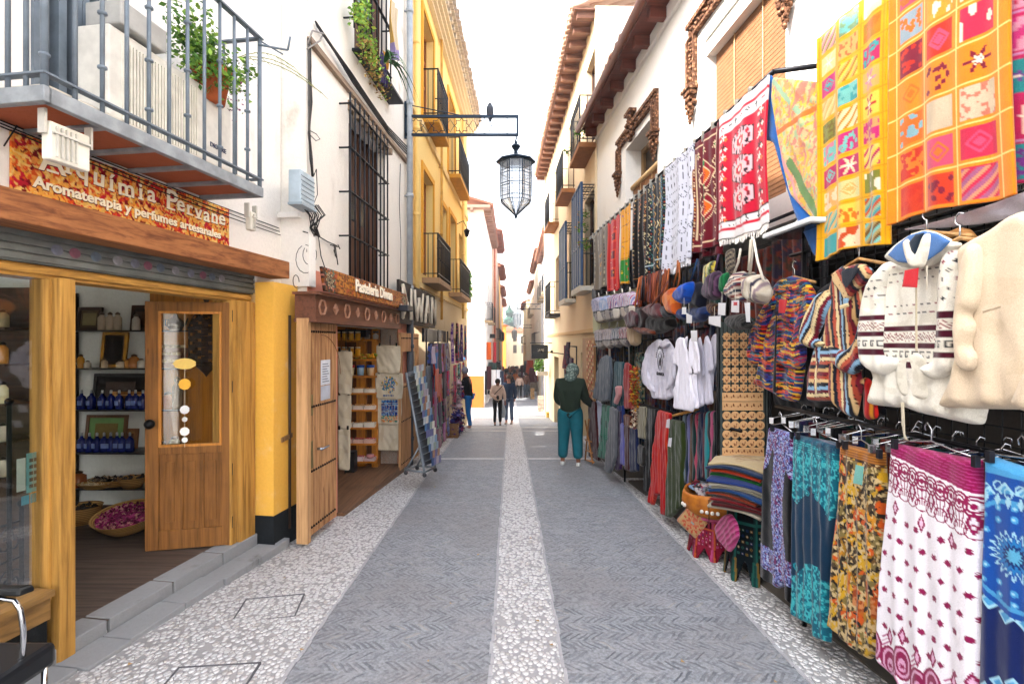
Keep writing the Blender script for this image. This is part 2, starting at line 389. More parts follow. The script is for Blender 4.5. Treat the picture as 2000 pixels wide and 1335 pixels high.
# ============================================================ ground
def strip(name, x0, x1, y0, y1, dz, mat, step=.5, xf=None):
 ys = [y0];
 while ys[-1] < y1: ys.append(min(y1, ys[-1]+max(step, ys[-1]*.05)))
 for k in (0, 9, 13.5, 16.8, 36, 60, 130):
  if y0 < k < y1: ys.append(k)
 ys = sorted(set(ys)); m = MB(); vs = []; fs = []
 for y in ys:
  a, b = (xf(y) if xf else (x0, x1)); vs += [(a, y, g(y)+dz), (b, y, g(y)+dz)]
 fs = [(2*i, 2*i+1, 2*i+3, 2*i+2) for i in range(len(ys)-1)]
 m.add(vs, fs, True); o = m.build(name, mat, rebase=False); return tag(o, kind='structure')
def pebble_mat(scale, stone, mortar, name, far=.0, dirt='#6d5f4c', damt=.3):
 m = Mt(name, .6, spec=.35); v = m.world()
 w_ = m.noise(v, 3, 3); vv = m.mapv(v, (1, .8, 1))
 e = m.vor(vv, scale, 'DISTANCE_TO_EDGE'); f = m.vor(vv, scale, 'F1'); cc = m.vor(vv, scale, 'F1', 'Color')
 r = m.sep(cc); msk = f.ss(.68, .50)*e.ss(.01, .06); big = m.noise(v, .55, 5, .6); bl = m.noise(v, 2.6, 5, .65)
 st = m.mix(r[0], tuple(x*.8 for x in hx(stone)), hx(stone)); st = m.mix((r[1].gt(.95))*.4, st, hx('#9a8c80'))
 c = m.mix(msk, hx(mortar), st); c = m.mix(big.ss(.5, .75)*damt+bl.ss(.55, .8)*damt*.7, c, hx(dirt)); m.col(c)
 m.bump((1-f*1.25).ss(0, 1)*msk, .016, .9); m.b.inputs['Roughness'].default_value = .55
 return m.m
def herring_mat():
 m = Mt('slate_herringbone', .62, spec=.35); v = m.world(); P = m.sep(v)
 wob = (m.noise(v, 7, 3)-.5)*.06; P0 = P[0]+wob; P1 = P[1]+(m.noise(v, 4, 3)-.5)*.07
 rw = .104; q = P1/rw; row = q.floor(); fr = q.frac(); sg = row.mod(2)*2-1
 s_ = (P0+sg*(fr-.5)*.10)/.046; cell = s_.floor(); fs = s_.frac(); h = m.wn(m.comb(cell, row, 0.0)); h2 = m.wn(m.comb(cell, row, 3.0))
 th = .15+h*.15; a = ((fs-.5).abs()-th).ss(.07, -.05); b = ((fr-.5).abs()+(h2-.5)*.12).ss(.47, .33)
 stone = a*b*(h2.ss(.05, .45))*.78; big = m.noise(v, .7, 6, .62); md = m.noise(v, 4, 5, .65); fine = m.noise(v, 60, 3)
 mort = m.mix(fine.ss(.3, .7), hx('#7a7e84'), hx('#989ca2')); mort = m.mix(md.ss(.45, .75)*.5, mort, hx('#98969a'))
 st = m.mix(h, hx('#484c55'), hx('#74777e')); st = m.mix(h2.gt(.93)*.7, st, hx('#a9a49f'))
 c = m.mix(stone*(1-md.ss(.45, .68)*.7), mort, st); c = m.mix(big.ss(.42, .62)*.5, c, hx('#807d7e')); gr = m.noise(v, 26, 3, .7); c = m.mix(gr.ss(.48, .68)*.5, c, hx('#4c5058')); m.col(c)
 m.bump(stone*.8+fine*.25+md*.5, .008, .8); return m.m
ROAD = herring_mat()
PEB = pebble_mat(33, '#dcdbdc', '#969596', 'white_pebbles', damt=.26); PEB2 = pebble_mat(31, '#e0dfe0', '#98979a', 'strip_pebbles', damt=.14)
GR = plain('#6f6a62', .9)
o = strip('ground', -160, 160, -30, 900, -.012, GR)
strip('pavement', -3.2, 3.4, -12, 70, 0, PEB, xf=lambda y: (-5.2 if y < 0 else (-2.7 if y < 5 else -2.0) if y < 17 else (-12 if y < 25 else -2), 3.4 if y < 2 else 3.0))
XL = lambda y: -1.19-.012*min(y, 20)
strip('road_left_lane', 0, 0, -12, 62, .004, ROAD, xf=lambda y: (XL(y), -.11-.003*min(y, 20)))
strip('road_right_lane', 0, 0, -12, 62, .004, ROAD, xf=lambda y: (.30-.003*min(y, 20), 1.59-.004*min(y, 20)))
strip('pebble_path', 0, 0, -12, 62, .004, PEB2, xf=lambda y: (-.105-.003*min(y, 20), .295-.003*min(y, 20)))
# thin upright border stones beside the two lanes
bs = MB(); rr = random.Random(4)
for xf in (lambda y: XL(y), lambda y: -.108-.003*y, lambda y: .298-.003*y, lambda y: 1.59-.004*y):
 y = 1.8
 while y < 14:
  L = .07+rr.random()*.08; x = xf(y)+rr.uniform(-.006, .006); z = g(y)
  bs.box(x-.010, x+.010, y, y+L-.012, z-.02, z+.009); y += L
tag(bs.build('stone_edging', plain('#a5a4a8', .7), rebase=False), kind='structure')
cr = MB()
for y, t in ((9.0, .05), (13.1, .05), (14.6, .05), (19.5, .06), (24, .06), (29, .07), (34, .08)):
 for a, b in ((XL(y), -.13), (.25, 1.55)): cr.box(a, b, y, y+t, g(y)-.02, g(y)+.007)
tag(cr.build('cross_edging', plain('#d9d7d6', .7), rebase=False), kind='structure')
lt = MB(); rr = random.Random(9)
for i in range(26):
 x, y = rr.uniform(-2.2, 1.9), rr.uniform(2.4, 8); a = rr.random()*6; L = .012+rr.random()*.02
 lt.add([(x, y, g(y)+.012), (x+L*math.cos(a), y+L*math.sin(a), g(y)+.016), (x+L*math.cos(a+1)*.8, y+L*math.sin(a+1)*.8, g(y)+.014)], [(0, 1, 2)])
tag(lt.build('dry_leaf_litter', plain('#a98a5a', .8), rebase=False), 'scattered dry leaf bits and crumbs on the paving', 'litter', kind='stuff')
for (px_, py_, sx, sy, ry, lb) in ((-1.68, 3.55, .20, .16, .2, 'square pebble filled service cover close to the shop threshold'), (-1.62, 2.72, .22, .15, .1, 'square pebble filled service cover nearest the chair')):
 t = thing('service_cover', lb, 'drain cover', (px_, py_, g(py_)), ry)
 m = MB(); z = .006
 for x0, x1, y0, y1 in ((-sx, sx, -sy, -sy+.01), (-sx, sx, sy-.01, sy), (-sx, -sx+.01, -sy, sy), (sx-.01, sx, -sy, sy)): m.box(x0, x1, y0, y1, -.02, z)
 m.build('rim', plain('#5a5a5e', .7), t, world=False)
 m = MB(); m.box(-sx+.011, sx-.011, -sy+.011, sy-.011, -.02, .003); m.build('infill', PEB, t, world=False)
# ============================================================ shared pieces of buildings
IRON = plain('#23252a', .5, .6, .2); IRONB = plain('#2c3440', .5, .5, .2); GREYP = plain('#67727d', .5, .1, .15); WHITE = plaster('#ebe7e1', '#a0907a'); DARK = plain('#0d0c0c', .9)
def balcony(F, y0, y1, z, d, parent, h=.95, slab='#8d7a5e', rail=None, step=.12, th=.1, ends=True, curls=True):
 m = MB(); m.fbox(F, y0, y1, 0.002, d, z, z+th); b = m.build('balcony', slab if not isinstance(slab, str) else plain(slab, .85), parent)
 r = MB(); rl = rail or IRON; n = max(2, int((y1-y0)/step)); zt = z+th+h
 for i in range(n+1):
  y = y0+.03+(y1-y0-.06)*i/n; r.bar(F.p(y, d-.03, z+th), F.p(y, d-.03, zt), .009 if i % n else .016, 5)
  if curls and i % 2: r.ball(F.p(y, d-.03, z+th+h*.45), .018, 6)
 k = max(1, int(d/step))
 for e in (y0+.03, y1-.03):
  for i in range(k): r.bar(F.p(e, d-.03-(d-.05)*i/k, z+th), F.p(e, d-.03-(d-.05)*i/k, zt), .009, 5)
  for q in (zt, z+th+.08): r.fbox(F, e-.014, e+.014, .01, d-.02, q-.008, q+.008)
 for q in (zt, z+th+.08, z+th+h*.88): r.fbox(F, y0+.01, y1-.01, d-.045, d-.015, q-.008, q+.008)
 o = r.build('railing', rl, b); return b
def window(F, y0, y1, z0, z1, parent, rec=.16, frame='#6b4a30', paned=(2, 3), glassy=True, fw=.06, mat=None):
 fr = MB(); m_ = mat or wood(frame); a = -rec
 for p, q, u, v in ((y0, y1, z0, z0+fw), (y0, y1, z1-fw, z1), (y0, y0+fw, z0+fw, z1-fw), (y1-fw, y1, z0+fw, z1-fw)): fr.fbox(F, p, q, a-.06, a, u, v)
 for i in range(1, paned[0]): y = y0+(y1-y0)*i/paned[0]; fr.fbox(F, y-.03, y+.03, a-.05, a-.006, z0+fw, z1-fw)
 for j in range(1, paned[1]): z = z0+(z1-z0)*j/paned[1]; fr.fbox(F, y0+fw, y1-fw, a-.045, a-.012, z-.018, z+.018)
 o = fr.build('window', m_, parent); p = MB(); p.fbox(F, y0+fw, y1-fw, a-.04, a-.03, z0+fw, z1-fw)
 p.build('pane', plain('#27313a', .12, 0, .3) if glassy else plain('#1a1512', .8), o); return o
def eave(F, y0, y1, z, proj, parent, joist='#5a2f22', tile='#a0694a', sp=.45, gut=None, jh=.12, rise=.32, back=2.2, tiles=True, white=False):
 m = MB(); m.fbox(F, y0, y1, -.05, proj, z+jh, z+jh+.03, z+jh, z+jh+.03); n = int((y1-y0)/sp)
 for i in range(n+1): y = y0+.08+(y1-y0-.24)*i/max(1, n); m.fbox(F, y, y+.11, -.04, proj-.06, z, z+jh-.002)
 e = m.build('eave', wood(joist, '#2a120c', 0, .6), parent)
 t = MB(); zb = z+jh+.04; w_ = .2; k = int((y1-y0)/w_); L = proj+.06; r = random.Random(int(z*100))
 for i in range(k):
  y = y0+w_*(i+.5)
  for cup, rad, dz in ((1, .07, .03), (0, .075, .075)):
   yy = y+(0 if cup else w_/2); vs = []; N = 5; off = r.uniform(-.02, .03); segs = [(L+off, 0), (L-.35+off, 0), (L-.35, .03), (-back, .03)] if tiles else [(L, 0), (-back, 0)]
   for dd, ex in segs:
    zc = zb+dz+(L-dd)*rise+ex
    for j in range(N+1):
     an = math.pi*j/N; s_ = -math.sin(an) if cup else math.sin(an)
     vs.append(F.p(yy+rad*math.cos(an), dd, zc+rad*.75*s_+(.03 if cup else 0)))
   t.add(vs, [(a*(N+1)+j, a*(N+1)+j+1, (a+1)*(N+1)+j+1, (a+1)*(N+1)+j) for a in range(len(segs)-1) for j in range(N)], True)
 o = t.build('roof', plaster(tile, '#5b4a3c', .5, 3), parent); sm = o.modifiers.new('s', 'SOLIDIFY'); sm.thickness = .016
 if gut:
  q = MB(); q.tube([F.p(y0-.02, proj+.08, z+jh+.02), F.p(y1+.02, proj+.08, z+jh)], .055, 10)
  yy = y0+.5
  while yy < y1: q.tube([F.p(yy, proj+.08, z+jh+.02), F.p(yy+.05, proj+.08, z+jh+.02)], .066, 10); yy += 1.6
  q.build('gutter', plain(gut, .45, .1), parent)
 return e
def pipe(F, y, z0, z1, d, r, mat, name='downpipe', parent=None, label=None, cat=None, bend=0):
 m = MB(); m.tube([F.p(y, d, z0), F.p(y, d, z1)], r, 10); zz = z0+.4
 while zz < z1: m.tube([F.p(y, d, zz), F.p(y, d, zz+.06)], r*1.22, 10); m.fbox(F, y-.015, y+.015, .002, d, zz+.02, zz+.04); zz += 1.5
 o = m.build(name, mat, parent)
 if label: tag(o, label, cat)
 return o
def rod(pts, r, mat, name, label=None, cat=None, parent=None, n=6):
 m = MB(); m.tube(pts, r, n); o = m.build(name, mat, parent)
 if label: tag(o, label, cat)
 return o
def sag(a, b, s, n=10):
 a, b = Vector(a), Vector(b); return [a.lerp(b, t/n)-Vector((0, 0, s*4*(t/n)*(1-t/n))) for t in range(n+1)]
FA = Fr(-3.01, .15); FB = Fr(-2.38, .075); FC = Fr(-2.0, .03)
# ============================================================ perfume shop house (nearest on the left)
H = thing('white_house', 'white plastered house at left holding the perfume shop under a grey balcony', 'house', FA.p(-2, -1, g(-2)))
YP = 4.62
DR0, DR1 = 3.0, FA.hit(457)                      # doorway along the facade
LN = 2.055                                       # underside of the yellow lintel
FL = -.03                                        # shop floor
win = (1.7, FA.hit(86), .33, LN)
doorB = (FA.hit(62), FA.hit(215), 2.86, 5.2)      # balcony door (tall casement)
wall(FA, -14, 5.0, -.6, 7.5, [(1.0, YP, -.1, 2.36), (FA.hit(60), FA.hit(200), 2.92, 5.2)], .3).build('wall', WHITE, H)
m = MB(); m.fbox(FA, -14, 5.0, -6, -.3, 7.4, 7.5); m.build('roof', plain('#8c5a44'), H)
# shop interior shell
inn = MB(); P = FA.p
BY = 5.3
X0 = -7.2
inn.box(X0, -2.62, BY, BY+.1, FL, 2.75); inn.box(X0-.1, X0, -1, BY, FL, 2.75)
inn.build('interior_wall', plaster('#e4e8e4', '#aab0aa', .2), H)
m = MB(); m.add([(X0, -.5, 2.42), (-3.2, -.5, 2.42), P(4.5, -.31, 2.42), (-2.62, BY, 2.42), (X0, BY, 2.42)], [(4, 3, 2, 1, 0)]); m.build('ceiling', plain('#b5ada0'), H)
m = MB(); m.fbox(FA, YP+.0, BY+.15, -.36, -.31, FL, 2.5); m.build('interior_pier', plaster('#e0e2de'), H)
fm = MB(); fm.add([(X0, -.5, FL), (P(-.5, .02, 0)[0], -.5, FL), P(YP, .02, FL), P(YP, -.4, FL), (-2.62, BY, FL), (X0, BY, FL)], [(0, 1, 2, 3, 4, 5)])
fmat = wood('#5d5048', '#2c2420', 0, .6, .7); fm.build('floor', fmat, H)
# yellow pier with black foot, metal box end
m = MB(); m.fbox(FA, YP, 5.0, -.25, .18, .14, 2.24); m.build('pier', plaster('#e6b04a', '#e8dcc0', .35, 4), H)
m = MB(); m.fbox(FA, YP-.004, 5.004, -.25, .185, -.45, .138); m.build('pier_foot', plaster('#14191d', '#39434a', .6, 5), H)
m = MB(); m.fbox(FA, 5.0, 5.12, .0, .30, 2.24, 2.95); m.fbox(FA, 4.94, 5.125, 0.002, .22, 2.9, 2.95); m.build('corner_strip', WHITE, H)
m = MB(); m.fbox(FA, 1.0, YP, -.20, -.02, 2.0+.13, 2.36);
for i in range(5): m.fbox(FA, 1.0, YP, -.02, -.005-.002*(i % 2), 2.14+.042*i, 2.17+.042*i)
m.build('shutter_box', plain('#6c716f', .5, .4, .2), H)
# timber beam over the shop
mat_b = wood('#a0683e', '#5a2c16', 1, .6, .9)
m = MB(); m.fbox(FA, .8, FA.hit(566, .2), .0, .2, 2.292, 2.45); m.build('timber_beam', mat_b, H, bevel=.008)
yw = wood('#b88a44', '#4c2c12', 1, .6, .6, spec=.15); ywv = wood('#b88a44', '#4c2c12', 2, .6, .62, spec=.15)
m = MB(); m.fbox(FA, 1.0, YP-.01, -.2, -.05, LN, LN+.074); m.fbox(FA, 1.0, YP-.01, -.05, -.03, LN+.02, LN+.06); m.build('lintel', yw, H, bevel=.006)
m = MB(); a, b = FA.hit(97, 0), FA.hit(147, .04); m.fbox(FA, a, a+.10, -.07, -.01, FL+.28, LN); m.fbox(FA, a+.10, b-.09, -.12, .02, -.12, LN-.001); m.fbox(FA, b-.09, b, -.16, .045, -.13, LN+.006); m.build('door_post', ywv, H, bevel=.006)
POSTY = b
m = MB(); a, b = FA.hit(456, 0), YP-.012; m.fbox(FA, a, a+.07, -.2, -.02, FL, LN); m.fbox(FA, a+.07, b, -.16, .01, FL, LN); m.build('door_jamb', ywv, H, bevel=.006)
JY = a
m = MB(); a = FA.hit(112, .05); m.fbox(FA, 1.0, a-.02, -.16, .03, .17, .32); m.fbox(FA, 1.0, a-.02, -.18, .06, .3, .335); m.build('window_sill', wood('#8d6a3a', '#43311c', 1), H)
m = MB(); m.fbox(FA, 1.0, a-.03, -.2, .02, -.2, .17); m.build('plinth', plaster('#0f1315', '#5a6468', .6, 9), H)
m = MB(); m.fbox(FA, 1.0, FA.hit(98, -.05), -.06, -.05, .33, LN); m.build('shop_window', glass((.86, .9, .88), .09), H)
# threshold of grey slabs
m = MB(); r = random.Random(3); y = 2.2
while y < 4.75:
 L = .22+r.random()*.25; y1 = min(4.78, y+L-.012); zt = -.085-.012*(y-2.2)+r.uniform(-.004, .004); w1 = .20+r.random()*.05
 m.fbox(FA, y, y1, .03, w1, -.45, zt); m.fbox(FA, y+.01, y1, w1+.01, w1+.17+r.random()*.05, -.45, zt-.035-.02*(y-2.2)); y += L
for i in range(5): m.fbox(FA, 2.2+i*.5, 2.68+i*.5, -.16, .022, -.3, FL+.008)
m.build('threshold', plaster('#8f9194', '#55524c', .5, 4), H, bevel=.006)
# sign panel
SG = thing('shop_sign', 'printed orange and red flower banner reading Alquimia Pervane above the timber beam', 'sign', FA.p(3.4, .01, 2.47))
sy0, sy1 = FA.hit(19, .01), FA.hit(446, .01); SW = (sy1-sy0)*FA.L; SH = .325
cv = Cv(SW, SH, .006, '#e9a35a').noise(['#e8b04a', '#d8403c', '#e8c070', '#c92f45', '#f0b860'], .035, th=.60, seed=5).noise(['#8c1c2c', '#e06a30', '#f2cf86'], .018, th=.70, seed=9)
o = cloth('printed_panel', cv, parent=SG, thick=.01, mat=fabric_attr(.6, 0, 60)); MX = chain(SG).inverted() @ FM(FA, (sy0+sy1)/2, .012, 2.475+SH); o.matrix_local = MX
MX = MX @ Matrix.Translation((0, -.008, 0)); cream = plain('#f3ead2', .6, var=0); brn = plain('#5a2415', .7, var=0)
def serif_line(body, size, x, z, name, rot=0, sx=1.0):
 base = MX @ Matrix.Translation((x, 0, z)) @ Matrix.Rotation(rot, 4, 'Y')
 text(body, size, brn, name+'_shadow', SG, base @ Matrix.Translation((.004, .001, -.004)), .001, 0, .0035, sx=sx)
 text(body, size, cream, name, SG, base @ Matrix.Translation((0, -.003, 0)), .002, 0, .0022, sx=sx)
for wd, x0_, gap in (('Alquímia', -.66, .104), ('Pervane', .17, .085)):
 for i, ch in enumerate(wd):
  wch = {'l': .6, 'í': .6, 'm': 1.45, 'i': .6}.get(ch, 1); prev = sum({'l': .6, 'í': .6, 'm': 1.45, 'i': .6}.get(c, 1) for c in wd[:i])
  x = x0_+gap*(prev+wch/2); big = ch.isupper(); dy = .012*math.sin(x*9)
  serif_line(ch, .20 if big else .155, x, -.145+dy-(.02 if big else 0), 'lettering', .05*math.sin(x*13), 1.05)
  sf = MB()     # small serifs at the feet
  if ch not in 'q':
   sf.box(-.032 if wch > .7 else -.02, .032 if wch > .7 else .02, -.0045, -.001, -.002, .010); q_ = sf.build('serif', cream, SG, world=False); q_.matrix_local = MX @ Matrix.Translation((x, 0, -.145+dy-(.02 if big else 0)))
serif_line('Aromaterapia y perfumes artesanales', .084, 0, -.262, 'small_lettering', 0, 1.12)
# balcony of the perfume shop house
FD_ = .5; by0, by1 = 2.43, 3.97
m = MB(); m.fbox(FA, by0, by1, .002, FD_, 2.83, 2.845); m.build('balcony_tiles', plaster('#a55a3a', '#6b3a28', .4, 5), H)
m = MB(); m.fbox(FA, by0, by1, FD_-.02, FD_+.02, 2.80, 2.875); m.fbox(FA, by0-.02, by0+.02, .002, FD_+.02, 2.80, 2.875); m.fbox(FA, by1-.02, by1+.02, .002, FD_+.02, 2.80, 2.875)
for i in range(1, 5): y = by0+(by1-by0)*i/5; m.fbox(FA, y-.02, y+.02, .002, FD_-.02, 2.806, 2.83)
m.build('balcony_frame', plain('#8b9196', .55, .2, .25), H, bevel=.005)
m = MB(); m.fbox(FA, by0+.02, by1-.02, .002, FD_-.02, 2.846, 2.90); m.build('balcony_floor', plaster('#c9c4b8', '#8a8070', .4, 5), H)
rl = MB(); zt = 4.0; n = 11
for i in range(n+1):
 y = by0+(by1-by0)*i/n; rr_ = .016 if i in (0, n) else .011; rl.bar(FA.p(y, FD_, 2.87), FA.p(y, FD_, zt), rr_, 8)
 if i % 2 == 0:
  for zz in (3.02, 3.30, 3.6): rl.lathe(FA.p(y, FD_, zz+(.09 if i % 4 else 0)), [(.001, -.015), (.022, -.006), (.022, .006), (.001, .015)], 8)
for i in range(1, 5):
 for e in (by0, by1): rl.bar(FA.p(e, FD_*i/5, 2.87), FA.p(e, FD_*i/5, zt), .011, 8)
rl.fbox(FA, by0-.02, by1+.02, FD_-.022, FD_+.022, 2.93, 2.94); rl.fbox(FA, by0-.02, by1+.02, FD_-.022, FD_+.022, zt, zt+.012)
for e in (by0, by1): rl.fbox(FA, e-.02, e+.02, .002, FD_-.023, 2.93, 2.94); rl.fbox(FA, e-.02, e+.02, .002, FD_-.023, zt, zt+.012)
rl.bar(FA.p(by1-.05, FD_+.02, 3.93), FA.p(by1+.05, FD_+.2, 3.93), .008); rl.bar(FA.p(by1+.05, FD_+.2, 3.93), FA.p(by1+.05, FD_+.22, 4.03), .008); rl.bar(FA.p(by1+.05, FD_+.16, 3.90), FA.p(by1-.0, FD_, 3.99), .006)
rl.build('balcony_railing', GREYP, H)
# tall grey casement behind the railing
cs = MB(); ca, cb = FA.hit(60), FA.hit(200)
for y, wd in ((ca, .05), (ca+.13, .045), ((ca+cb)/2, .06), (cb-.14, .04), (cb-.05, .06)): cs.fbox(FA, y, y+wd, -.12, .02, 2.92, 5.1)
cs.fbox(FA, ca, cb, -.125, -.002, 4.2, 4.24); cs.fbox(FA, ca, cb, -.125, -.02, 2.93, 3.0); cs.build('balcony_door', GREYP, H)
m = MB(); m.fbox(FA, ca, cb, -.2, -.19, 2.92, 5.1); m.build('balcony_door_pane', plain('#5b4a38', .3), H)
m = MB()
for i in range(10):
 z = 3.0+.2*i; m.fbox(FA, (ca+cb)/2+.08, cb-.15, -.10, -.08, z, z+.012)
m.fbox(FA, (ca+cb)/2+.08, (ca+cb)/2+.1, -.10, -.08, 2.95, 5); m.build('balcony_lattice', plain('#cfcbb8', .6), H)
# air conditioner behind the bars
AC = thing('air_conditioner', 'white slatted air conditioner outdoor unit standing behind the balcony bars', 'air conditioner', FA.p(3.15, .25, 2.9))
a0, a1 = FA.hit(212, .3), FA.hit(452, .3)
m = MB(); m.fbox(FA, a0, a1, .06, .30, 2.91, 3.50); m.build('casing', plain('#cfccc4', .5), AC, bevel=.012)
m = MB(); n = 26; q0, q1 = a0+.08, a0+(a1-a0)*.66
for i in range(n): y = q0+(q1-q0)*i/n; m.fbox(FA, y, y+.012, .30, .316, 2.98, 3.44)
m.build('grille', plain('#d6d2c6', .5), AC)
text('DICORE', .045, plain('#39405a', .5, var=0), 'maker_lettering', AC, chain(AC).inverted() @ FM(FA, a1-.14, .302, 3.1), .002, bold=.001)
m = MB(); y0p = FA.hit(300, .28); m.fbox(FA, y0p-.28, y0p+.04, .1, .34, 3.52, 3.66, ); tr = m.build('planter_box', plain('#a9a8a4', .6), None, bevel=.01); tag(tr, 'grey plastic planter box on top of the white unit', 'planter')
def leafball(name, pts, n, rad, size, mats, parent, seed=0, droop=0, flat=False):
 r = random.Random(seed); m = MB()
 for _ in range(n):
  c = Vector(r.choice(pts)); v = Vector((r.gauss(0, 1), r.gauss(0, 1), r.gauss(0, 1))).normalized()*rad*r.random()**.5; c = c+v; c.z -= droop*r.random()**2
  s_ = size*(.6+.8*r.random()); a = Vector((r.gauss(0, 1), r.gauss(0, 1), r.gauss(0, .5))).normalized(); b = a.cross(Vector((r.gauss(0, 1), r.gauss(0, 1), r.gauss(0, 1)))).normalized()
  m.cur = r.randrange(len(mats)); m.add([c-a*s_, c-b*s_*.55-a*s_*.1, c+a*s_, c+b*s_*.55+a*.1*s_], [(0, 1, 2, 3)])
 return m.build(name, mats, parent)
G1, G2, G3 = plain('#3f6a22', .6), plain('#5f8a2e', .6), plain('#7fa33c', .6)
PL = thing('potted_plant', 'bushy green plant in a terracotta pot on the grey balcony', 'plant', FA.p(3.72, .3, 3.5))
yc = FA.hit(418, .3)
m = MB(); c = Vector(FA.p(yc, .28, 3.42)); m.lathe(c, [(.001, 0), (.085, 0), (.12, .2), (.135, .21), (.135, .245), (.11, .245), (.10, .2), (.001, .2)], 20); m.build('pot', plaster('#a9572f', '#7a3a20', .4, 6), PL)
leafball('foliage', [c+Vector((.0, -.05, .34)), c+Vector((.04, -.3, .42)), c+Vector((0, -.2, .32)), c+Vector((.1, .1, .3)), c+Vector((.05, -.25, .25)), c+Vector((.1, -.1, .2))], 1500, .17, .020, [G1, G2, G3], PL, 2, .1)
leafball('flower_sprays', [c+Vector((.06, .1, .2)), c+Vector((.05, .14, .1))], 120, .1, .010, [plain('#7c3a6a', .6), G1], PL, 3, .1)
pm = MB(); c = Vector(FA.p(4.25, .1, 4.05)); r = random.Random(5)
for k in range(3):
 e = c+Vector((.42+.08*k, .12+.1*k, -.02-.06*k)); pts = [c.lerp(e, t/6)+Vector((0, 0, .08*math.sin(t/6*3.1))) for t in range(7)]; pm.tube(pts, .004, 4)
 for t in range(1, 7):
  for sg in (-1, 1): q = pts[t]; pm.bar(q, q+Vector((.02, sg*.10, -.03+.02*sg)), .003, 3, .0008)
tag(pm.build('palm_fronds', plain('#8a8f55', .6)), 'dry palm fronds sticking out beyond the far end of the grey balcony', 'plant')
# white flood lamps under the balcony
def flood(name, F, y, d, z, wd, ht, th, label, hang=.12, tilt=0):
 t = thing(name, label, 'lamp', F.p(y, d, z));
 m = MB(); m.fbox(F, y-wd/2, y+wd/2, d-th/2, d+th/2, z-ht, z); m.build('housing', plain('#d8d4c8', .5), t, bevel=.01)
 m = MB();
 for e in (-1, 1): m.fbox(F, y+e*(wd/2+.012)-.006, y+e*(wd/2+.012)+.006, d-.02, d+.02, z-ht*.35, z+hang)
 for i in range(5): q = y-wd/2+.03+(wd-.06)*i/6; m.fbox(F, q-.004, q+.004, d+th/2, d+th/2+.012, z-ht+.02, z-.02)
 m.fbox(F, y-wd/2+.01, y+wd/2-.01, d+th/2, d+th/2+.018, z-ht*.32, z-ht*.26); m.build('bracket', plain('#c9c6bd', .5), t)
yl = FA.hit(130, FD_-.08); flood('flood_lamp', FA, yl, FD_-.08, 2.755, .20, .185, .05, 'square white flood lamp hanging in front of the banner under the balcony', .05)
yl = FA.hit(490, FD_-.2); flood('flood_lamp', FA, yl, FD_-.2, 2.74, .07, .15, .05, 'narrow white lamp under the far corner of the balcony', .06)
for k in range(3):
 a = FA.p(2.2, .01+.01*k, 2.84-.012*k); b = FA.p(4.95, .012+.01*k, 2.80-.035*k)
 rod(sag(a, b, .01+.008*k), .004, plain('#191919', .6), 'cable', 'thin black cable along the wall under the balcony, number %s from the top' % ['first', 'second', 'third', 'fourth', 'fifth'][k], 'cable')
rod([FA.p(2.62+.0*0, .1, 2.8)]+[FA.p(2.62+.1*math.sin(t), .0+.02, 2.7) for t in (0,)], .004, IRON, 'cable_end', 'short cable stub at the end of the balcony', 'cable')
# metal cover band with stickers
for i in range(12): y = 2.9+i*.12+.02*math.sin(i*5); st = MB(); st.add([FA.p(y+.035*math.cos(a), -.001, 2.22+.03*math.sin(a)) for a in [k*.628 for k in range(10)]], [tuple(range(10))]); tag(st.build('sticker', plain(['#6f7484', '#7a4a5a', '#5a6a7a', '#8a8a90'][i % 4], .6, var=.6)), 'faded round sticker in the row on the metal shutter box', 'sticker', 'faded round stickers on the shutter box')
D = thing('glazed_door', 'brown half glazed panelled door standing open into the perfume shop', 'door', (0, 0, 0))
hg = Vector(FA.p(JY+.02, -.045, FL)); fe = Vector((-.715*4.22, 4.22, FL)); dv = (fe-hg); DW = dv.length; D.location = hg; D.rotation_euler = (0, 0, math.atan2(dv.y, dv.x))
# local x runs from hinge to free edge; viewer side is the side with the larger -Y => local +y
DH = LN-FL-.02; dm = wood('#84582c', '#2c180a', 2, .6, .55, spec=.15); dmx = wood('#8a5a2a', '#3c220e', 0, .5, .5)
m = MB(); t_ = .022
m.box(0, .06, -t_, t_, .012, DH); m.box(DW-.10, DW, -t_, t_, .012, DH); [m.box(.06, DW-.10, -t_+.001, t_-.001, p, q) for p, q in ((.012, .17), (.80, .86), (DH-.08, DH))]
pw = (DW-.16)/3
for i in range(3):
 a = .06+pw*i; m.box(a, a+pw, -.008, .008, .17, .80)
 if i: m.box(a-.02, a+.02, -t_+.003, t_-.003, .17, .8)
 m.box(a+.045, a+pw-.045, -.014, .014, .235, .735)
m.build('leaf', dm, D, world=False, bevel=.004)
m = MB(); m.box(.062, DW-.102, -.004, .004, .862, DH-.082); m.build('pane', glass((.97, .98, .98), .05), D, world=False)
m = MB()
for a, b, c, d in ((.06, .078, .86, DH-.08), (DW-.118, DW-.10, .86, DH-.08), (.078, DW-.118, .86, .88), (.078, DW-.118, DH-.1, DH-.08)): m.box(a, b, .005, .028, c, d)
m.build('bead', wood('#b8792f', '#6a3f16', 2), D, world=False)
m = MB(); m.ball((DW-.05, .06, 1.06), .04, 14); m.bar((DW-.05, .02, 1.06), (DW-.05, .06, 1.06), .014); m.ball((DW-.05, -.06, 1.06), .04, 14); m.build('knob', plain('#15171a', .3, .7), D, world=False)
m = MB()
for z in (.15, .6, 1.3, 1.9): m.bar((-.012, .012, z), (-.012, .012, z+.1), .011, 8)
m.build('hinges', plain('#2a2624', .4, .8), D, world=False)
GC = thing('paper_garland', 'string of yellow and white paper discs hanging inside the glazed door', 'ornament', (0, 0, 0)); GC.matrix_basis = D.matrix_basis.copy()
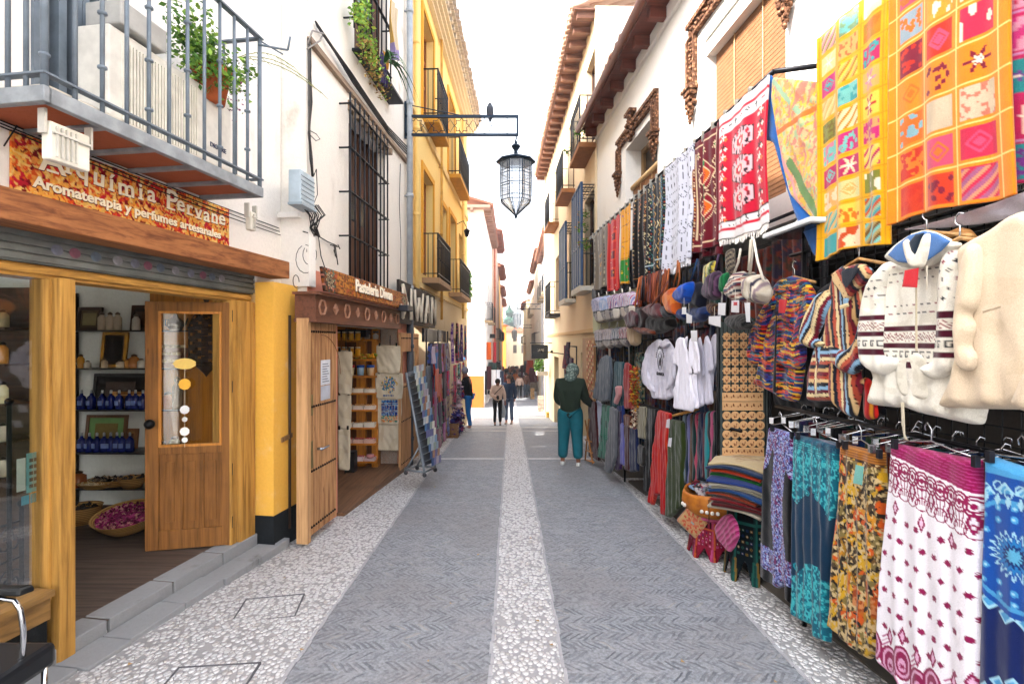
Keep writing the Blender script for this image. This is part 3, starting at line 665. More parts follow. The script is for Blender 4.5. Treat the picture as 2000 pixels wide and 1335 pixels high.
m = MB(); xg = DW*.52; m.bar((xg, .05, .86), (xg, .05, DH-.1), .0015, 4); m.build('string', plain('#d8d2b8'), GC, world=False)
for z, rx, rz_, cc in ((1.55, .085, .045, '#e6c46a'), (1.38, .045, .045, '#e0a93c'), (1.17, .035, .035, '#dedede'), (1.09, .02, .02, '#d6d6d0'), (.99, .035, .035, '#e6e4dc'), (.92, .022, .022, '#dcdcd6')):
 m = MB(); v = [(xg+rx*(1+.06*math.cos(9*a))*math.cos(a), z+rz_*math.sin(a)) for a in [k*math.pi/16 for k in range(32)]]
 m.slab(v, .004, Matrix.Translation((0, .05, 0))); m.build('paper_disc', plain(cc, .7), GC, world=False)
def Q(px, py, Y): return Vector(((px-1000)/1000*Y, Y, EYE+(667.5-py)/1000*Y))
sh_m = plain('#1c1a19', .3, .2)
shelf_z = [1.815, 1.44, 1.035, .615, .265]
SX0, SX1 = -5.9, Q(362, 0, 5.1).x
RK = thing('wall_shelf', 'tall black shelf rack against the white back wall of the perfume shop', 'shelf', ((SX0+SX1)/2, 5.15, FL))
for z in shelf_z:
 m = MB(); m.box(SX0, SX1, 5.0, 5.295, z-.012, z); m.build('shelf', sh_m, RK)
m = MB()
for x in (Q(137, 0, 5.2).x, Q(357, 0, 5.2).x, -5.6): m.box(x-.012, x+.012, 5.25, 5.29, FL, 2.2)
m.build('upright', sh_m, RK)
m = MB(); m.box(SX0, Q(290, 0, 5.25).x, 5.26, 5.298, -.06, .02); m.build('skirting', wood('#4a3422'), RK)
# blue bottles
bp = None
def blue_bottle():
 t = thing('blue_bottle', '', 'bottle'); m = MB(); m.lathe((0, 0, 0), [(.001, 0), (.036, 0), (.038, .015), (.038, .10), (.030, .125), (.013, .14), (.012, .155), (.001, .155)], 12); m.build('body', Bm, t, world=False)
 m = MB(); m.lathe((0, 0, .155), [(.001, 0), (.011, 0), (.011, .03), (.007, .035), (.001, .035)], 8); m.build('cap', plain('#b9c0c6', .3, .3), t, world=False)
 m = MB(); m.box(-.018, .018, -.0405, -.034, .04, .085); m.build('label_paper', plain('#6f86c8', .5), t, world=False); return t
Bm = plain('#0a1a6a', .18, 0, .1)
def copy_tree(o, parent=None, **kw):
 c = o.copy(); C.objects.link(c); c.parent = parent
 for k, v in kw.items(): setattr(c, k, v)
 for ch in list(o.children): copy_tree(ch, c)
 return c
rowpx = [(z, xs) for z, xs in ((shelf_z[2], (57, 80, 106, 138, 160, 178, 198, 217, 233, 251, 271, 290-14)), (shelf_z[3], (72, 136, 155, 172, 190, 206, 222, 237, 255-13, 252+3)))]
rows = ((shelf_z[2], [138, 157, 177, 199, 216, 233, 251, 262, 279, 310, 98], 'upper'), (shelf_z[3], [140, 159, 176, 190, 203, 215, 226, 237, 252, 66], 'lower'))
rng = random.Random(2)
for z, xs, w_ in rows:
 for i, px in enumerate(sorted(xs)):
  if bp is None: bp = blue_bottle(); b = bp
  else: b = copy_tree(bp)
  b.location = (Q(px, 0, 5.06).x, 5.06+rng.uniform(-.015, .02), z+.001); b.rotation_euler = (0, 0, rng.uniform(-.4, .4))
  tag(b, 'dark blue glass perfume bottle standing in the %s row of bottles' % w_, 'bottle', 'blue bottles in the %s row' % w_)
def jar(px, z, r, h, c, cap, label, Y=5.08, cat='jar', metal=0, name='jar'):
 t = thing(name, label, cat, (Q(px, 0, Y).x, Y, z+.001)); m = MB(); m.lathe((0, 0, 0), [(.001, 0), (r, 0), (r*1.03, h*.1), (r*1.0, h*.72), (r*.55, h*.86), (r*.5, h*.9), (.001, h*.9)], 14)
 m.build('body', plain(c, .25, metal), t, world=False); m = MB(); m.lathe((0, 0, h*.9), [(.001, 0), (r*.6, 0), (r*.62, h*.08), (r*.2, h*.16), (.001, h*.17)], 12); m.build('lid', plain(cap, .3, .5), t, world=False); return t
for px, lb in ((199, 'first'), (215, 'second'), (230, 'third')): jar(px, shelf_z[0], .035, .17, '#c9b9a0', '#6a5a48', '%s of three cream canisters with dark labels on the top shelf' % lb, cat='canister', name='canister')
jar(266, shelf_z[0], .035, .15, '#c9bfae', '#7a6a55', 'single cream canister at the right end of the top shelf', cat='canister', name='canister')
jar(300, shelf_z[0], .035, .2, '#4a3826', '#3a2a1a', 'tall dark brass box at the door side of the top shelf', cat='canister', name='canister')
for px, r_, h_, c_, lb in ((140, .04, .07, '#a8a88c', 'small glass dish at the left of the second shelf'), (158, .03, .13, '#c68a2e', 'amber pot with dark lid on the second shelf'), (171, .03, .07, '#d8d0c0', 'little table clock on the second shelf'), (204, .028, .09, '#cdb894', 'small stoppered flask before the gilt frame'), (236, .04, .075, '#d4c8b0', 'jumble of cream trinkets beside the gilt frame'), (250, .03, .09, '#c98a3a', 'orange tin near the middle of the second shelf'), (262, .045, .13, '#b8763a', 'orange box shaped tin at the right of the second shelf'), (276, .035, .09, '#d8d0c0', 'round cream jar at the right end of the second shelf')):
 jar(px, shelf_z[1], r_, h_, c_, '#5a4632', lb)
for px, r_, h_, c_, lb in ((328, .05, .16, '#b5651d', 'amber glass apothecary bottle behind the door pane'), (347, .045, .30, '#6a5a40', 'ornate brass incense burner behind the door pane')): jar(px, shelf_z[2], r_, h_, c_, '#7a6a48', lb, cat='bottle', name='bottle')
for px, r_, h_, c_, lb in ((341, .05, .14, '#b9b890', 'round clear perfume flask on the fourth shelf behind the pane'), (356, .035, .09, '#2f8a78', 'small turquoise flask on the fourth shelf behind the pane'), (318, .04, .09, '#8a6a4a', 'dark spice jar on the fourth shelf near the door frame'), (330, .035, .075, '#cfc7b2', 'cream spice jar on the fourth shelf')): jar(px, shelf_z[3], r_, h_, c_, '#5a4632', lb)
tp = thing('metal_teapot', 'dark metal teapot on the top shelf behind the door pane', 'teapot', (Q(343, 0, 5.08).x, 5.08, shelf_z[0])); m = MB(); m.lathe((0, 0, 0), [(.001, 0), (.05, 0), (.075, .04), (.07, .09), (.03, .13), (.02, .15), (.012, .17), (.016, .18), (.001, .20)], 16); m.tube([(.06, 0, .04), (.10, 0, .06), (.12, 0, .12)], .010, 8, .006); m.build('body', plain('#5c5a50', .25, .8), tp, world=False)
m = MB(); m.tube([(-.06, 0, .1), (-.1, 0, .11), (-.1, 0, .05), (-.06, 0, .03)], .006, 6); m.build('handle', plain('#2c2a26', .4, .6), tp, world=False)
def framed(px0, px1, z, h, Y, fc, mid, inner, label, tilt=.12, pic=None):
 a, b = Q(px0, 0, Y).x, Q(px1, 0, Y).x; t = thing('picture_frame', label, 'picture frame', ((a+b)/2, Y, z+.002)); t.rotation_euler = (-tilt, 0, 0); w_ = (b-a)/2
 m = MB(); f = .03
 for p in ((-w_, w_, 0, f), (-w_, w_, h-f, h), (-w_, -w_+f, f, h-f), (w_-f, w_, f, h-f)): m.box(p[0], p[1], -.015, .01, p[2], p[3])
 m.build('frame', fc, t, world=False); m = MB(); m.box(-w_+f, w_-f, -.004, .004, f, h-f); m.build('mount', plain(mid, .7), t, world=False)
 m = MB(); m.box(-w_*.55, w_*.55, -.008, -.004, h*.22, h*.75); m.build('picture', inner, t, world=False); return t
framed(165, 245, shelf_z[3], .34, 5.2, wood('#6b4526'), '#6f9a5a', plaster('#7a6a3a', '#1c140c', .9, 30), 'framed picture with green mount standing behind the lower blue bottles')
framed(230, 268, shelf_z[3], .2, 5.22, wood('#8a5a30'), '#a0703c', plain('#6a3c20'), 'small brown wooden frame behind the lower blue bottles')
framed(196, 246, shelf_z[1], .36, 5.22, plain('#a8782a', .25, .7), '#2a1d12', plain('#1c120c'), 'gilt framed mirror on the second shelf')
framed(180, 285, shelf_z[2], .34, 5.24, plain('#1d1815', .4), '#1a1412', plain('#3a2016', .3), 'wide dark mirror behind the upper blue bottles')
framed(215, 290, shelf_z[2], .16, 5.19, wood('#b07a3a'), '#d4b483', plain('#8a5a30'), 'low pale wood frame behind the upper blue bottles')
framed(150, 197, shelf_z[0], .24, 5.24, wood('#3a2416'), '#5a4a30', plain('#8a8058'), 'dark carved chest front at the left of the top shelf')
framed(255, 292, shelf_z[0], .26, 5.24, wood('#4a2e1a'), '#3a2618', plain('#5a3c22'), 'brown board leaning at the right of the top shelf')
jr = thing('jar_tray', 'sloping brown tray of little round tins on the second shelf behind the pane', 'tray', (Q(331, 0, 5.1).x, 5.1, shelf_z[1]+.01))
m = MB();
for i in range(3): m.box(-.13, .13, -.09+.06*i, -.03+.06*i, 0, .05+.07*i)
m.build('steps', wood('#6a4020'), jr, world=False)
m = MB()
for i in range(3):
 for j in range(5): m.lathe((-.105+.05*j, -.06+.06*i, .05+.07*i), [(.001, 0), (.021, 0), (.021, .03), (.001, .03)], 8)
m.build('tins', plain('#c9b98a', .3, .4), jr, world=False)
def basket(name, c, rx, ry, h, label, fill=None, fillc=None, seed=0, n=240):
 t = thing(name, label, 'basket', c); m = MB()
 m.lathe((0, 0, 0), [(.001, 0), (.62, .0), (.9, .6*h), (1, h), (1.03, h*1.03), (.97, h*1.0), (.86, .62*h), (.58, .15*h), (.001, .15*h)], 28, sx=rx, sy=ry); b = m.build('wicker', wick, t, world=False)
 if fill:
  m = MB(); r = random.Random(seed)
  for _ in range(n):
   a, q = r.random()*6.28, r.random()**.5*.84; p = Vector((rx*q*math.cos(a), ry*q*math.sin(a), h*(.78+.25*r.random()))); m.cur = r.randrange(len(fill)); s_ = fillc
   u = Vector((r.gauss(0, 1), r.gauss(0, 1), r.gauss(0, .7))).normalized()*s_; v = u.cross(Vector((r.gauss(0, 1), r.gauss(0, 1), r.gauss(0, 1)))).normalized()*s_*.6; m.add([p-u, p-v, p+u, p+v+Vector((0, 0, s_*.3))], [(0, 1, 2, 3)])
  m.lathe((0, 0, 0), [(.001, h*.5), (.8, h*.5), (.82, h*.74), (.001, h*.85)], 20, sx=rx, sy=ry); m.build('contents', fill, t, world=False)
 return t
wm = Mt('wicker', .8); v_ = wm.coord(); q1 = wm.sep(v_); aa = (q1[2]*340).sin()*.5+.5; wm.col(wm.mix(aa, hx('#8a6230'), hx('#c49a58'))); wm.bump(aa, .004, .8); wick = wm.m
bk = basket('petal_basket', Q(232, 1052, 4.5)+Vector((0, .12, .0)), .27, .24, .13, 'wide shallow wicker basket of dried rose petals on the shop floor', [plain('#8a1f5a', .8), plain('#b03a78', .8), plain('#c98a8a', .8), plain('#5c1238', .8)], .02, 4, 800); bk.location.z = FL+.002; bk.rotation_euler = (0, -.0, 0); bk.rotation_euler = (.25, 0, 0); bk.location.z = FL+.065
bk = basket('dark_basket', (Q(160, 0, 4.9).x, 4.9, FL+.002), .17, .15, .16, 'dark grey basket in the shadow beside the petal basket', [plain('#2c2622', .9)], .03, 6, 40)
basket('trinket_basket', (Q(214, 0, 5.1).x, 5.1, shelf_z[4]), .21, .10, .07, 'long low wicker basket of dark spoons on the bottom shelf', [plain('#14110f', .3), plain('#c9b08a', .6), plain('#5a4230')], .035, 7, 90)
basket('trinket_basket', (Q(258, 0, 5.06).x, 5.06, shelf_z[4]), .13, .10, .10, 'deeper honey coloured basket of dark trinkets at the bottom shelf end', [plain('#191412', .3), plain('#a87a3a', .6), plain('#3a2a1c')], .03, 8, 90)
basket('bread_basket', (Q(186, 0, 5.02).x, 5.02, shelf_z[4]), .17, .09, .05, 'flat pale woven basket at the front of the bottom shelf', [plain('#d4c09a', .8)], .03, 9, 40)
jar(152, shelf_z[4], .07, .15, '#8a4a22', '#3a2a1c', 'brown leather bound pot at the left of the bottom shelf', cat='pot', name='pot')
MLc = Q(403, 640, 5.0); ml = thing('pierced_lantern', 'dark pierced metal lantern hanging on the wall seen through the door pane', 'lantern', MLc)
m = MB(); r = .17
for i in range(16):
 for j in range(22):
  if (i+j) % 3 == 0 and 2 < j: continue
  a0_, a1_ = math.pi*2*i/16, math.pi*2*(i+1)/16;
  rf = lambda t: r*(math.sin(min(1, t*2.2)*math.pi/2) if t < .45 else 1-.0*t); zf = lambda t: .26-.62*t
  t0, t1 = j/22, (j+.97)/22; m.add([(rf(t0)*math.cos(a0_), rf(t0)*math.sin(a0_)*.5, zf(t0)), (rf(t0)*math.cos(a1_), rf(t0)*math.sin(a1_)*.5, zf(t0)), (rf(t1)*math.cos(a1_), rf(t1)*math.sin(a1_)*.5, zf(t1)), (rf(t1)*math.cos(a0_), rf(t1)*math.sin(a0_)*.5, zf(t1))], [(0, 1, 2, 3)])
for z in (.0, -.36): m.lathe((0, 0, z), [(r*1.02, -.012), (r*1.05, 0), (r*1.02, .012), (r*.98, 0)], 20, sy=.5)
m.lathe((0, 0, -.36), [(r*.7, 0), (.03, -.08), (.001, -.12)], 16, sy=.5)
m.build('pierced_shell', plain('#2b1c17', .5, .5, .4), ml, world=False); m = MB(); m.lathe((0, 0, .26), [(.012, -.02), (.03, .02), (.012, .04), (.028, .07), (.01, .1), (.004, .3)], 10); m.build('finial', plain('#2b1c17', .5, .5), ml, world=False)
# display inside the window (left of the post)
DS = thing('display_rack', 'dark stepped display rack behind the shop window', 'rack', (-3.45, 3.5, FL)); m = MB()
for i, z in enumerate((.78, 1.02, 1.28, 1.55, 1.8)): m.box(-4.6, -3.42, 3.45, 3.75, z-.015, z)
m.box(-4.7, -3.40, 3.76, 3.8, FL, 2.1); m.build('shelf', wood('#4a3524', '#1c120b', 0), DS)
r = random.Random(11); cl = ['#c9a24a', '#b5a27a', '#a8556a', '#d8cfa8', '#6a4a2a', '#8aa05a', '#c98a3a', '#d0c8b8']
for i, z in enumerate((.78, 1.02, 1.28, 1.55, 1.8)):
 for k in range(5):
  x = -3.48-.10*k; t = jar(1000, z, .025+.01*r.random(), .10+.05*r.random(), r.choice(cl), '#2c241c', 'small scent bottle on the display rack, %s step from the bottom' % ['first', 'second', 'third', 'fourth', 'top'][i], Y=3.5, cat='bottle', name='scent_bottle'); t.location.x = x; t['group'] = 'scent bottles on %s step' % ['first', 'second', 'third', 'fourth', 'top'][i]
for z in (.79, 1.03):
 m = MB(); m.box(-3.62, -3.42, 3.40, 3.41, z-.01, z+.06); tag(m.build('price_card', plain('#c9cc3a', .6)), 'yellow green price strip on the %s display step' % ('lower' if z < .9 else 'upper'), 'price card')
m = MB(); a = FA.hit(30, -.12);
m.fbox(FA, FA.hit(36, -.12), FA.hit(50, -.12), -.12, -.117, .88, 1.04); m.build('x', plain('#e9efee', .6)) if 0 else None
t = thing('paper_notice', 'white and turquoise printed notices taped inside the shop window', 'notice', FA.p(2.75, -.11, .75))
for px0, px1, z0, z1, c_ in ((33, 50, .88, 1.06, '#dfe6e4'), (52, 76, .86, 1.08, '#7fc3d0'), (42, 57, .80, .85, '#3a97b0'), (60, 76, .80, .85, '#3a97b0')):
 m = MB(); m.fbox(FA, FA.hit(px0, -.11), FA.hit(px1, -.11), -.112, -.11, z0, z1); m.build('sheet', plain(c_, .6), t)
m = MB();
for j in range(5):
 for i in range(2): y = FA.hit(57+9*i, -.11); m.fbox(FA, y, y+.02, -.1095, -.109, .885+.036*j, .905+.036*j)
m.build('print', plain('#47525c', .6), t)
# iron scroll screen in the window
IS = thing('iron_screen', 'black wrought iron scroll screen behind the window glass', 'screen', FA.p(2.5, -.3, FL)); m = MB()
for px in (18, 42): y = FA.hit(px, -.3); m.bar(FA.p(y, -.3, FL), FA.p(y, -.3, 1.35 if px < 30 else .75), .012, 8); m.ball(FA.p(y, -.3, 1.36 if px < 30 else .76), .022, 8)
for z in (.2, .45, .66): m.tube([FA.p(FA.hit(2, -.3), -.3, z), FA.p(FA.hit(42, -.3), -.3, z)], .007, 6)
for z in (.08, .32, .56):
 for px in (10, 28):
  y = FA.hit(px, -.3); m.tube([FA.p(y+.05*(1-t/14)*math.cos(t*.8), -.3, z+.085*(1-t/14)*math.sin(t*.8)) for t in range(12)], .006, 5)
m.build('bars', IRON, IS)
# chair at the lower left corner
CHR = thing('chrome_chair', 'black chair with chrome armrest frame cut off by the lower left corner', 'chair', (-2.12, 2.12, g(2.1)))
zq = lambda px, py, Y: Q(px, py, Y)
m = MB(); Yc = 2.22; pts = [Q(-60, 1172, Yc), Q(5, 1168, Yc), Q(28, 1172, Yc), Q(40, 1190, Yc), Q(46, 1230, Yc), Q(44, 1280, Yc), Q(28, 1300, Yc), Q(-30, 1302, Yc)]; m.tube(pts, .011, 10); m.build('chrome_tube', plain('#c9ccd0', .12, 1.0, 0), CHR)
m = MB(); a = Q(5, 1152, Yc); m.hexa([a+Vector(v) for v in ((-.35, -.03, -.012), (.10, -.03, -.016), (.12, .03, -.016), (-.35, .03, -.012), (-.35, -.025, .012), (.09, -.025, .018), (.11, .025, .018), (-.35, .025, .012))]); m.build('armrest', plain('#15171a', .35), CHR, bevel=.01)
m = MB(); a = Q(-30, 1312, 2.15); m.hexa([a+Vector(v) for v in ((-.5, -.25, -.09), (.11, -.25, -.09), (.13, .2, -.09), (-.5, .2, -.09), (-.5, -.25, -.0), (.11, -.25, .0), (.13, .2, .02), (-.5, .2, .02))]); m.build('seat', plain('#15171b', .4), CHR, bevel=.025)
m = MB()
for x, y in ((-2.32, 1.95), (-2.1, 2.3), (-2.55, 2.3), (-2.6, 1.95)): m.bar((x, y, g(y)), (x, y, .24), .012, 8)
m.build('leg', plain('#c9ccd0', .12, 1.0, 0), CHR)
# small fittings on the yellow pier
m = MB(); y = FA.hit(565, .19); m.tube([FA.p(y, .195, -.05), FA.p(y, .195, 1.95)], .013, 8); tag(m.build('conduit', plain('#3c2c20', .6)), 'thin dark conduit running down the yellow pier', 'pipe')
m = MB(); y = FA.hit(548, .18); m.fbox(FA, y, y+.16, .182, .2, .78, .82, .80, .84); tag(m.build('wood_cleat', wood('#8a6a44')), 'short weathered wood cleat nailed to the yellow pier', 'cleat')
m = MB(); m.tube([FA.p(4.86+.05*math.cos(t), .25, 2.27+.06*math.sin(t)) for t in [k*.45 for k in range(13)]], .004, 5); tag(m.build('wire_loop', plain('#4a443c')), 'loop of loose wire beside the end of the timber beam', 'cable')
# ============================================================ second house: barred window, pastry shop
H2 = thing('plastered_house', 'stained cream house with the tall barred window over the pastry shop', 'house', FB.p(6.7, -1, g(6.7)))
gy0, gy1, gz0, gz1 = FB.hit(681), FB.hit(752), 2.34, 4.42
uy0, uy1, uz0, uz1 = FB.hit(692), FB.hit(757), 5.25, 7.4
oy0, oy1, oz1 = FB.hit(657), FB.hit(776), 1.9
wall(FB, 5.0, 8.5, -.8, 9.4, [(gy0, gy1, gz0, gz1), (uy0, uy1, uz0, uz1), (oy0, oy1, -.8, oz1)], .32).build('wall', plaster('#e6e0d6', '#8f7c64', .45, 1.1), H2)
m = MB(); m.fbox(FB, 5.0, 8.5, -7, -.32, 9.3, 9.4); m.build('roof', plain('#8c5a44'), H2)
m = MB(); m.box(-7, FB.p(5, -.32, 0)[0], 5.4, 5.5, 5.4-3.0, 9.3); m.build('side_wall', WHITE, H2)
pk = plaster('#cf8a72', '#9a6a50', .35, 2)
m = MB(); m.fbox(FB, 5.002, oy0, .002, .012, -.4, 2.42); m.fbox(FB, oy1, 8.498, .002, .012, -.4, 2.3); m.fbox(FB, oy0, oy1, .002, .012, oz1, 2.42); m.build('pink_paint', pk, H2)
FLB = -.19
m = MB(); m.fbox(FB, oy0-.02, oy1+.02, -1.6, .10, -.8, FLB); m.build('threshold', wood('#7c5a40', '#3c2a1e', 1, .6), H2)
# pastry shop interior: orange boarding
ob = wood('#c07a22', '#6a3a0c', 2, .5, .55)
m = MB(); m.fbox(FB, oy0-.6, oy1+.3, -1.7, -1.62, FLB, 2.3); m.fbox(FB, oy1+.02, oy1+.08, -1.62, -.33, FLB, 2.3); m.fbox(FB, oy0-.6, oy0-.52, -1.62, -.33, FLB, 2.3); m.fbox(FB, oy1, oy1+.06, -.32, -.0, FLB, oz1); m.build('interior_boarding', ob, H2)
m = MB(); m.fbox(FB, oy0-.6, oy1+.3, -1.7, -.33, 2.3, 2.36); m.build('interior_ceiling', plain('#b98a4a'), H2)
# barred window
def longwin(y0, y1, z0, z1, par, bars, name):
 m = MB(); m.fbox(FB, y0, y1, -.24, -.16, z0, z1); o = m.build('shutter', wood('#4a2f20', '#1c120c', 2, .7, .8), par)
 m = MB(); n = 4
 for i in range(n): a = y0+(y1-y0)*i/n; m.fbox(FB, a+.04, a+(y1-y0)/n-.04, -.16, -.145, z0+.1, z1-.6)
 for i in range(n+1): a = min(y1-.03, y0+(y1-y0)*i/n); m.fbox(FB, a, a+.03, -.16, -.12, z0, z1)
 m.build('board', wood('#5d3a26', '#22140c', 2, .7, .8), o)
 m = MB();
 for i in (1, 2): a = y0+(y1-y0)*i/n; m.fbox(FB, a+.07, a+(y1-y0)/n-.07, -.145, -.14, z0+.9, z1-.8)
 m.build('pane', plain('#1d2a33', .15), o); return o
longwin(gy0, gy1, gz0, gz1, H2, 0, 'w'); longwin(uy0, uy1, uz0, uz1, H2, 0, 'w')
def grille(y0, y1, z0, z1, par, n=9, d=.13, hz=5):
 m = MB()
 for i in range(n+1): y = y0+(y1-y0)*i/n; m.bar(FB.p(y, d, z0), FB.p(y, d, z1), .011, 6)
 for j in range(hz+1):
  z = z0+.12+(z1-z0-.24)*j/hz; m.fbox(FB, y0-.02, y1+.02, d-.018, d+.018, z-.006, z+.006)
  for e in (y0, y1): m.fbox(FB, e-.008, e+.008, .002, d-.018, z-.008, z+.008)
 m.build('grille', IRON, par)
grille(FB.hit(684, .13), FB.hit(757, .13), 2.28, 4.5, H2, 9, .13, 4); grille(FB.hit(692, .13), FB.hit(763, .13), 5.3, 7.5, H2, 7, .13, 3)
m = MB(); m.fbox(FB, gy0-.03, gy1+.03, .0, .06, gz1, gz1+.12)
for i in range(7): y = gy0+.06+(gy1-gy0-.18)*i/6; m.fbox(FB, y, y+.06, .03, .13, gz1-.06, gz1+.02)
m.build('window_head', plaster('#8d7a66', '#4a3a2c', .5, 8), H2)
m = MB(); m.fbox(FB, uy0-.08, uy1+.06, 0.0, .22, uz0-.06, uz0-.03); m.build('window_shelf', IRON, H2)
# rail band of weathered wood and grey down pipe
m = MB(); m.fbox(FB, 5.0, 8.42, .002, .05, 4.62, 4.68); m.build('wood_band', wood('#8a7460', '#4c3c2e', 1), H2)
pipe(FB, 8.34, 2.15, 9.4, .09, .05, plain('#9aa0a6', .5, .1), 'downpipe', None, 'grey downpipe between the cream house and the yellow house', 'pipe')
pipe(FB, 8.36, -.3, 2.14, .09, .055, plain('#3b3f46', .5), 'pipe_foot', None, 'dark lower pipe section beside the pastry shop sign', 'pipe')
# geranium and spider plant on the upper grille
t = thing('window_plants', 'yellow green trailing plants on the upper barred window', 'plant', FB.p(6.5, .2, uz0)); c = Vector(FB.p(FB.hit(700, .2), .2, uz0+.16))
leafball('foliage', [c, c+Vector((.02, .1, .12)), c+Vector((.03, .25, -.1)), c+Vector((.03, .4, -.2)), c+Vector((0, .12, .2))], 500, .13, .026, [G2, G3, plain('#9aa83c')], t, 3, .12)
c = Vector(FB.p(FB.hit(722, .2), .2, uz0-.06)); leafball('dry_foliage', [c, c+Vector((0, .2, 0)), c+Vector((0, .45, .02)), c+Vector((0, .6, -.02)), c+Vector((0, -.15, .05))], 420, .13, .022, [plain('#8a6a3a'), plain('#a88a4a'), G3], t, 5, .25)
t = thing('strap_leaf_plant', 'long arching green strap leaves in front of the upper barred window', 'plant', FB.p(7.5, .2, uz0)); m = MB(); c = Vector(FB.p(FB.hit(748, .2), .22, uz0+.08)); r = random.Random(4)
for k in range(13):
 a = r.uniform(-1.2, 1.2); L = r.uniform(.35, .65); dx, dy = math.cos(a)*L*.8, math.sin(a)*L; pts = [c+Vector((dx*t/6, dy*t/6, .18*math.sin(t/6*2.2)-L*.9*(t/6)**2)) for t in range(7)]
 sd = Vector((-dy, dx, 0)).normalized()*.016
 for i in range(6): w0, w1 = (1-(i/6)**2), (1-((i+1)/6)**2); m.add([pts[i]-sd*w0, pts[i]+sd*w0, pts[i+1]+sd*w1, pts[i+1]-sd*w1], [(0, 1, 2, 3)])
m.build('leaf', plain('#2f5a2a', .5), t)
cv = Cv(.34, .75, .01, '#d9b56a').rect(0, 1, .60, .75, '#a99ac0').rect(.1, .34, 0, .6, '#cfc0a8')
o = cloth('flag', cv, fold=folds(.34, 2, .035, 3), shape=lambda x, y, z, c: (x*(1-.5*(-z/c.H)), y, z), loc=FB.p(FB.hit(768, .22), .22, 6.35), rz=FB.rz); tag(o, 'faded cream and lilac flag hanging at the upper barred window', 'flag')
o = cloth('cloth_scrap', Cv(.2, .2, .01, '#c9962f'), fold=folds(.2, 2, .02, 5), shape=lambda x, y, z, c: (x*(1-.9*(-z/c.H)), y, z), loc=FB.p(FB.hit(755, .2), .2, 5.52), rz=FB.rz); tag(o, 'small golden cloth scrap tied to the upper bars', 'cloth')
o = cloth('cloth_scrap', Cv(.16, .4, .01, '#4a3f66'), fold=folds(.16, 2, .02, 6), loc=FB.p(FB.hit(749, .2), .2, 5.45), rz=FB.rz); tag(o, 'knotted dark violet cloth on the upper bars', 'cloth')
# cables
blk = plain('#1b1b1d', .6); r = random.Random(6)
def cab(pts, rad, label, mat=blk, name='cable'): return rod(pts, rad, mat, name, label, 'cable')
Pb = lambda px, py, d=.03: FB.pt(px, py, d)
for k in range(6):
 o = .35*k; cab([Pb(602+o*2, 75), Pb(604+o+r.uniform(-3, 3), 130, .04), Pb(607-o+r.uniform(-3, 3), 200, .05), Pb(603+o, 260, .04), Pb(607+r.uniform(-4, 4), 310, .05), Pb(610+o, 345)], .009, 'black cable in the vertical bundle above the meter box', plain(['#1b1b1d', '#4a4744', '#2a2a2c'][k % 3]))['group'] = 'vertical cable bundle'
for k in range(4):
 cab([Pb(616+k, 42+k*3), Pb(650+k, 92+k*3, .06), Pb(688, 145+k*5, .07), Pb(722, 196+k*4, .06), Pb(757, 247+k*4, .05), Pb(798, 290+k*5, .05)], .010, 'black cable in the slanting bundle below the upper window')['group'] = 'slanting cable bundle'
cab([Pb(601, 85), Pb(610, 60, .05), Pb(632, 66, .05), Pb(625, 80, .06), Pb(600, 96, .05)], .009, 'grey cable loop at the top of the vertical bundle', plain('#8a8580'))
cab([Pb(612, 345), Pb(618, 330, .05), Pb(620, 380, .05), Pb(612, 400), Pb(607, 300)], .004, 'thin cable hooking round the meter box')
cab([Pb(605, 255), Pb(618, 262), Pb(625, 272), Pb(617, 275), Pb(607, 265)], .004, 'small cable loop on the cream wall')
for k in range(12):
 x = 588+k*3; cab([Pb(x, 400, .05), Pb(x+14+r.uniform(-3, 3), 420, .09), Pb(612+r.uniform(-8, 8), 445, .07), Pb(618+r.uniform(-6, 8), 462, .05)], .005, 'black cable hanging in the tangle below the meter box')['group'] = 'tangled cables below the meter box'
for k in range(3):
 cx, rad = 607-k*5+3*(k%2), 10+7*k; cab([FB.pt(cx+rad*.8*math.sin(t), 478+rad*1.15*(1-math.cos(t)), .02+.008*k) for t in [i*.42 for i in range(13+k)]], .0035, 'hanging loop of thin cable on the wall below the meter box')['group'] = 'cable loops below the meter box'
cab([Pb(592, 452), Pb(620, 460), Pb(640, 472), Pb(658, 480)], .006, 'cable running right to the wall hook')
cab([Pb(622, 462), Pb(627, 500), Pb(637, 530), Pb(640, 552)], .005, 'cable dropping to the pastry sign')
t = thing('wall_hook', 'rusty cable hook with dangling wires on the cream wall', 'hook', Pb(655, 478)); m = MB()
for a, b in (((645, 478), (660, 482)), ((652, 476), (655, 500)), ((655, 482), (660, 517)), ((660, 478), (664, 486)), ((652, 488), (657, 503))): m.bar(Pb(*a), Pb(*b, .06), .006)
m.build('wires', plain('#3c3630'), t)
t = thing('meter_box', 'pale blue grey ribbed plastic junction box on the cream wall', 'meter box', Pb(596, 400)); a, b = FB.hit(583, .1), FB.hit(611, .1)
m = MB(); m.fbox(FB, a+.0, b, .002, .12, FB.z(596, 404, .1), FB.z(596, 338, .1)); m.build('case', plain('#a9b8c2', .4), t, bevel=.012); m = MB()
for i in range(6): z = FB.z(596, 395-9*i, .1); m.fbox(FB, a+.01, b-.01, .12, .127, z, z+.008)
m.fbox(FB, a-.008, b+.008, .002, .135, FB.z(596, 404, .1)-.01, FB.z(596, 404, .1)+.012); m.build('ribs', plain('#93a2ac', .4), t)
rod([Pb(782, 320), Pb(780, 400, .03), Pb(783, 470, .04), Pb(782, 560)], .005, blk, 'cable', 'thin clipped cable running down beside the tall grille', 'cable')
PS = thing('pastry_sign', 'orange and brown mosaic sign with white script reading Pasteleria Diwan above carved wood', 'sign', Pb(700, 585, .25))
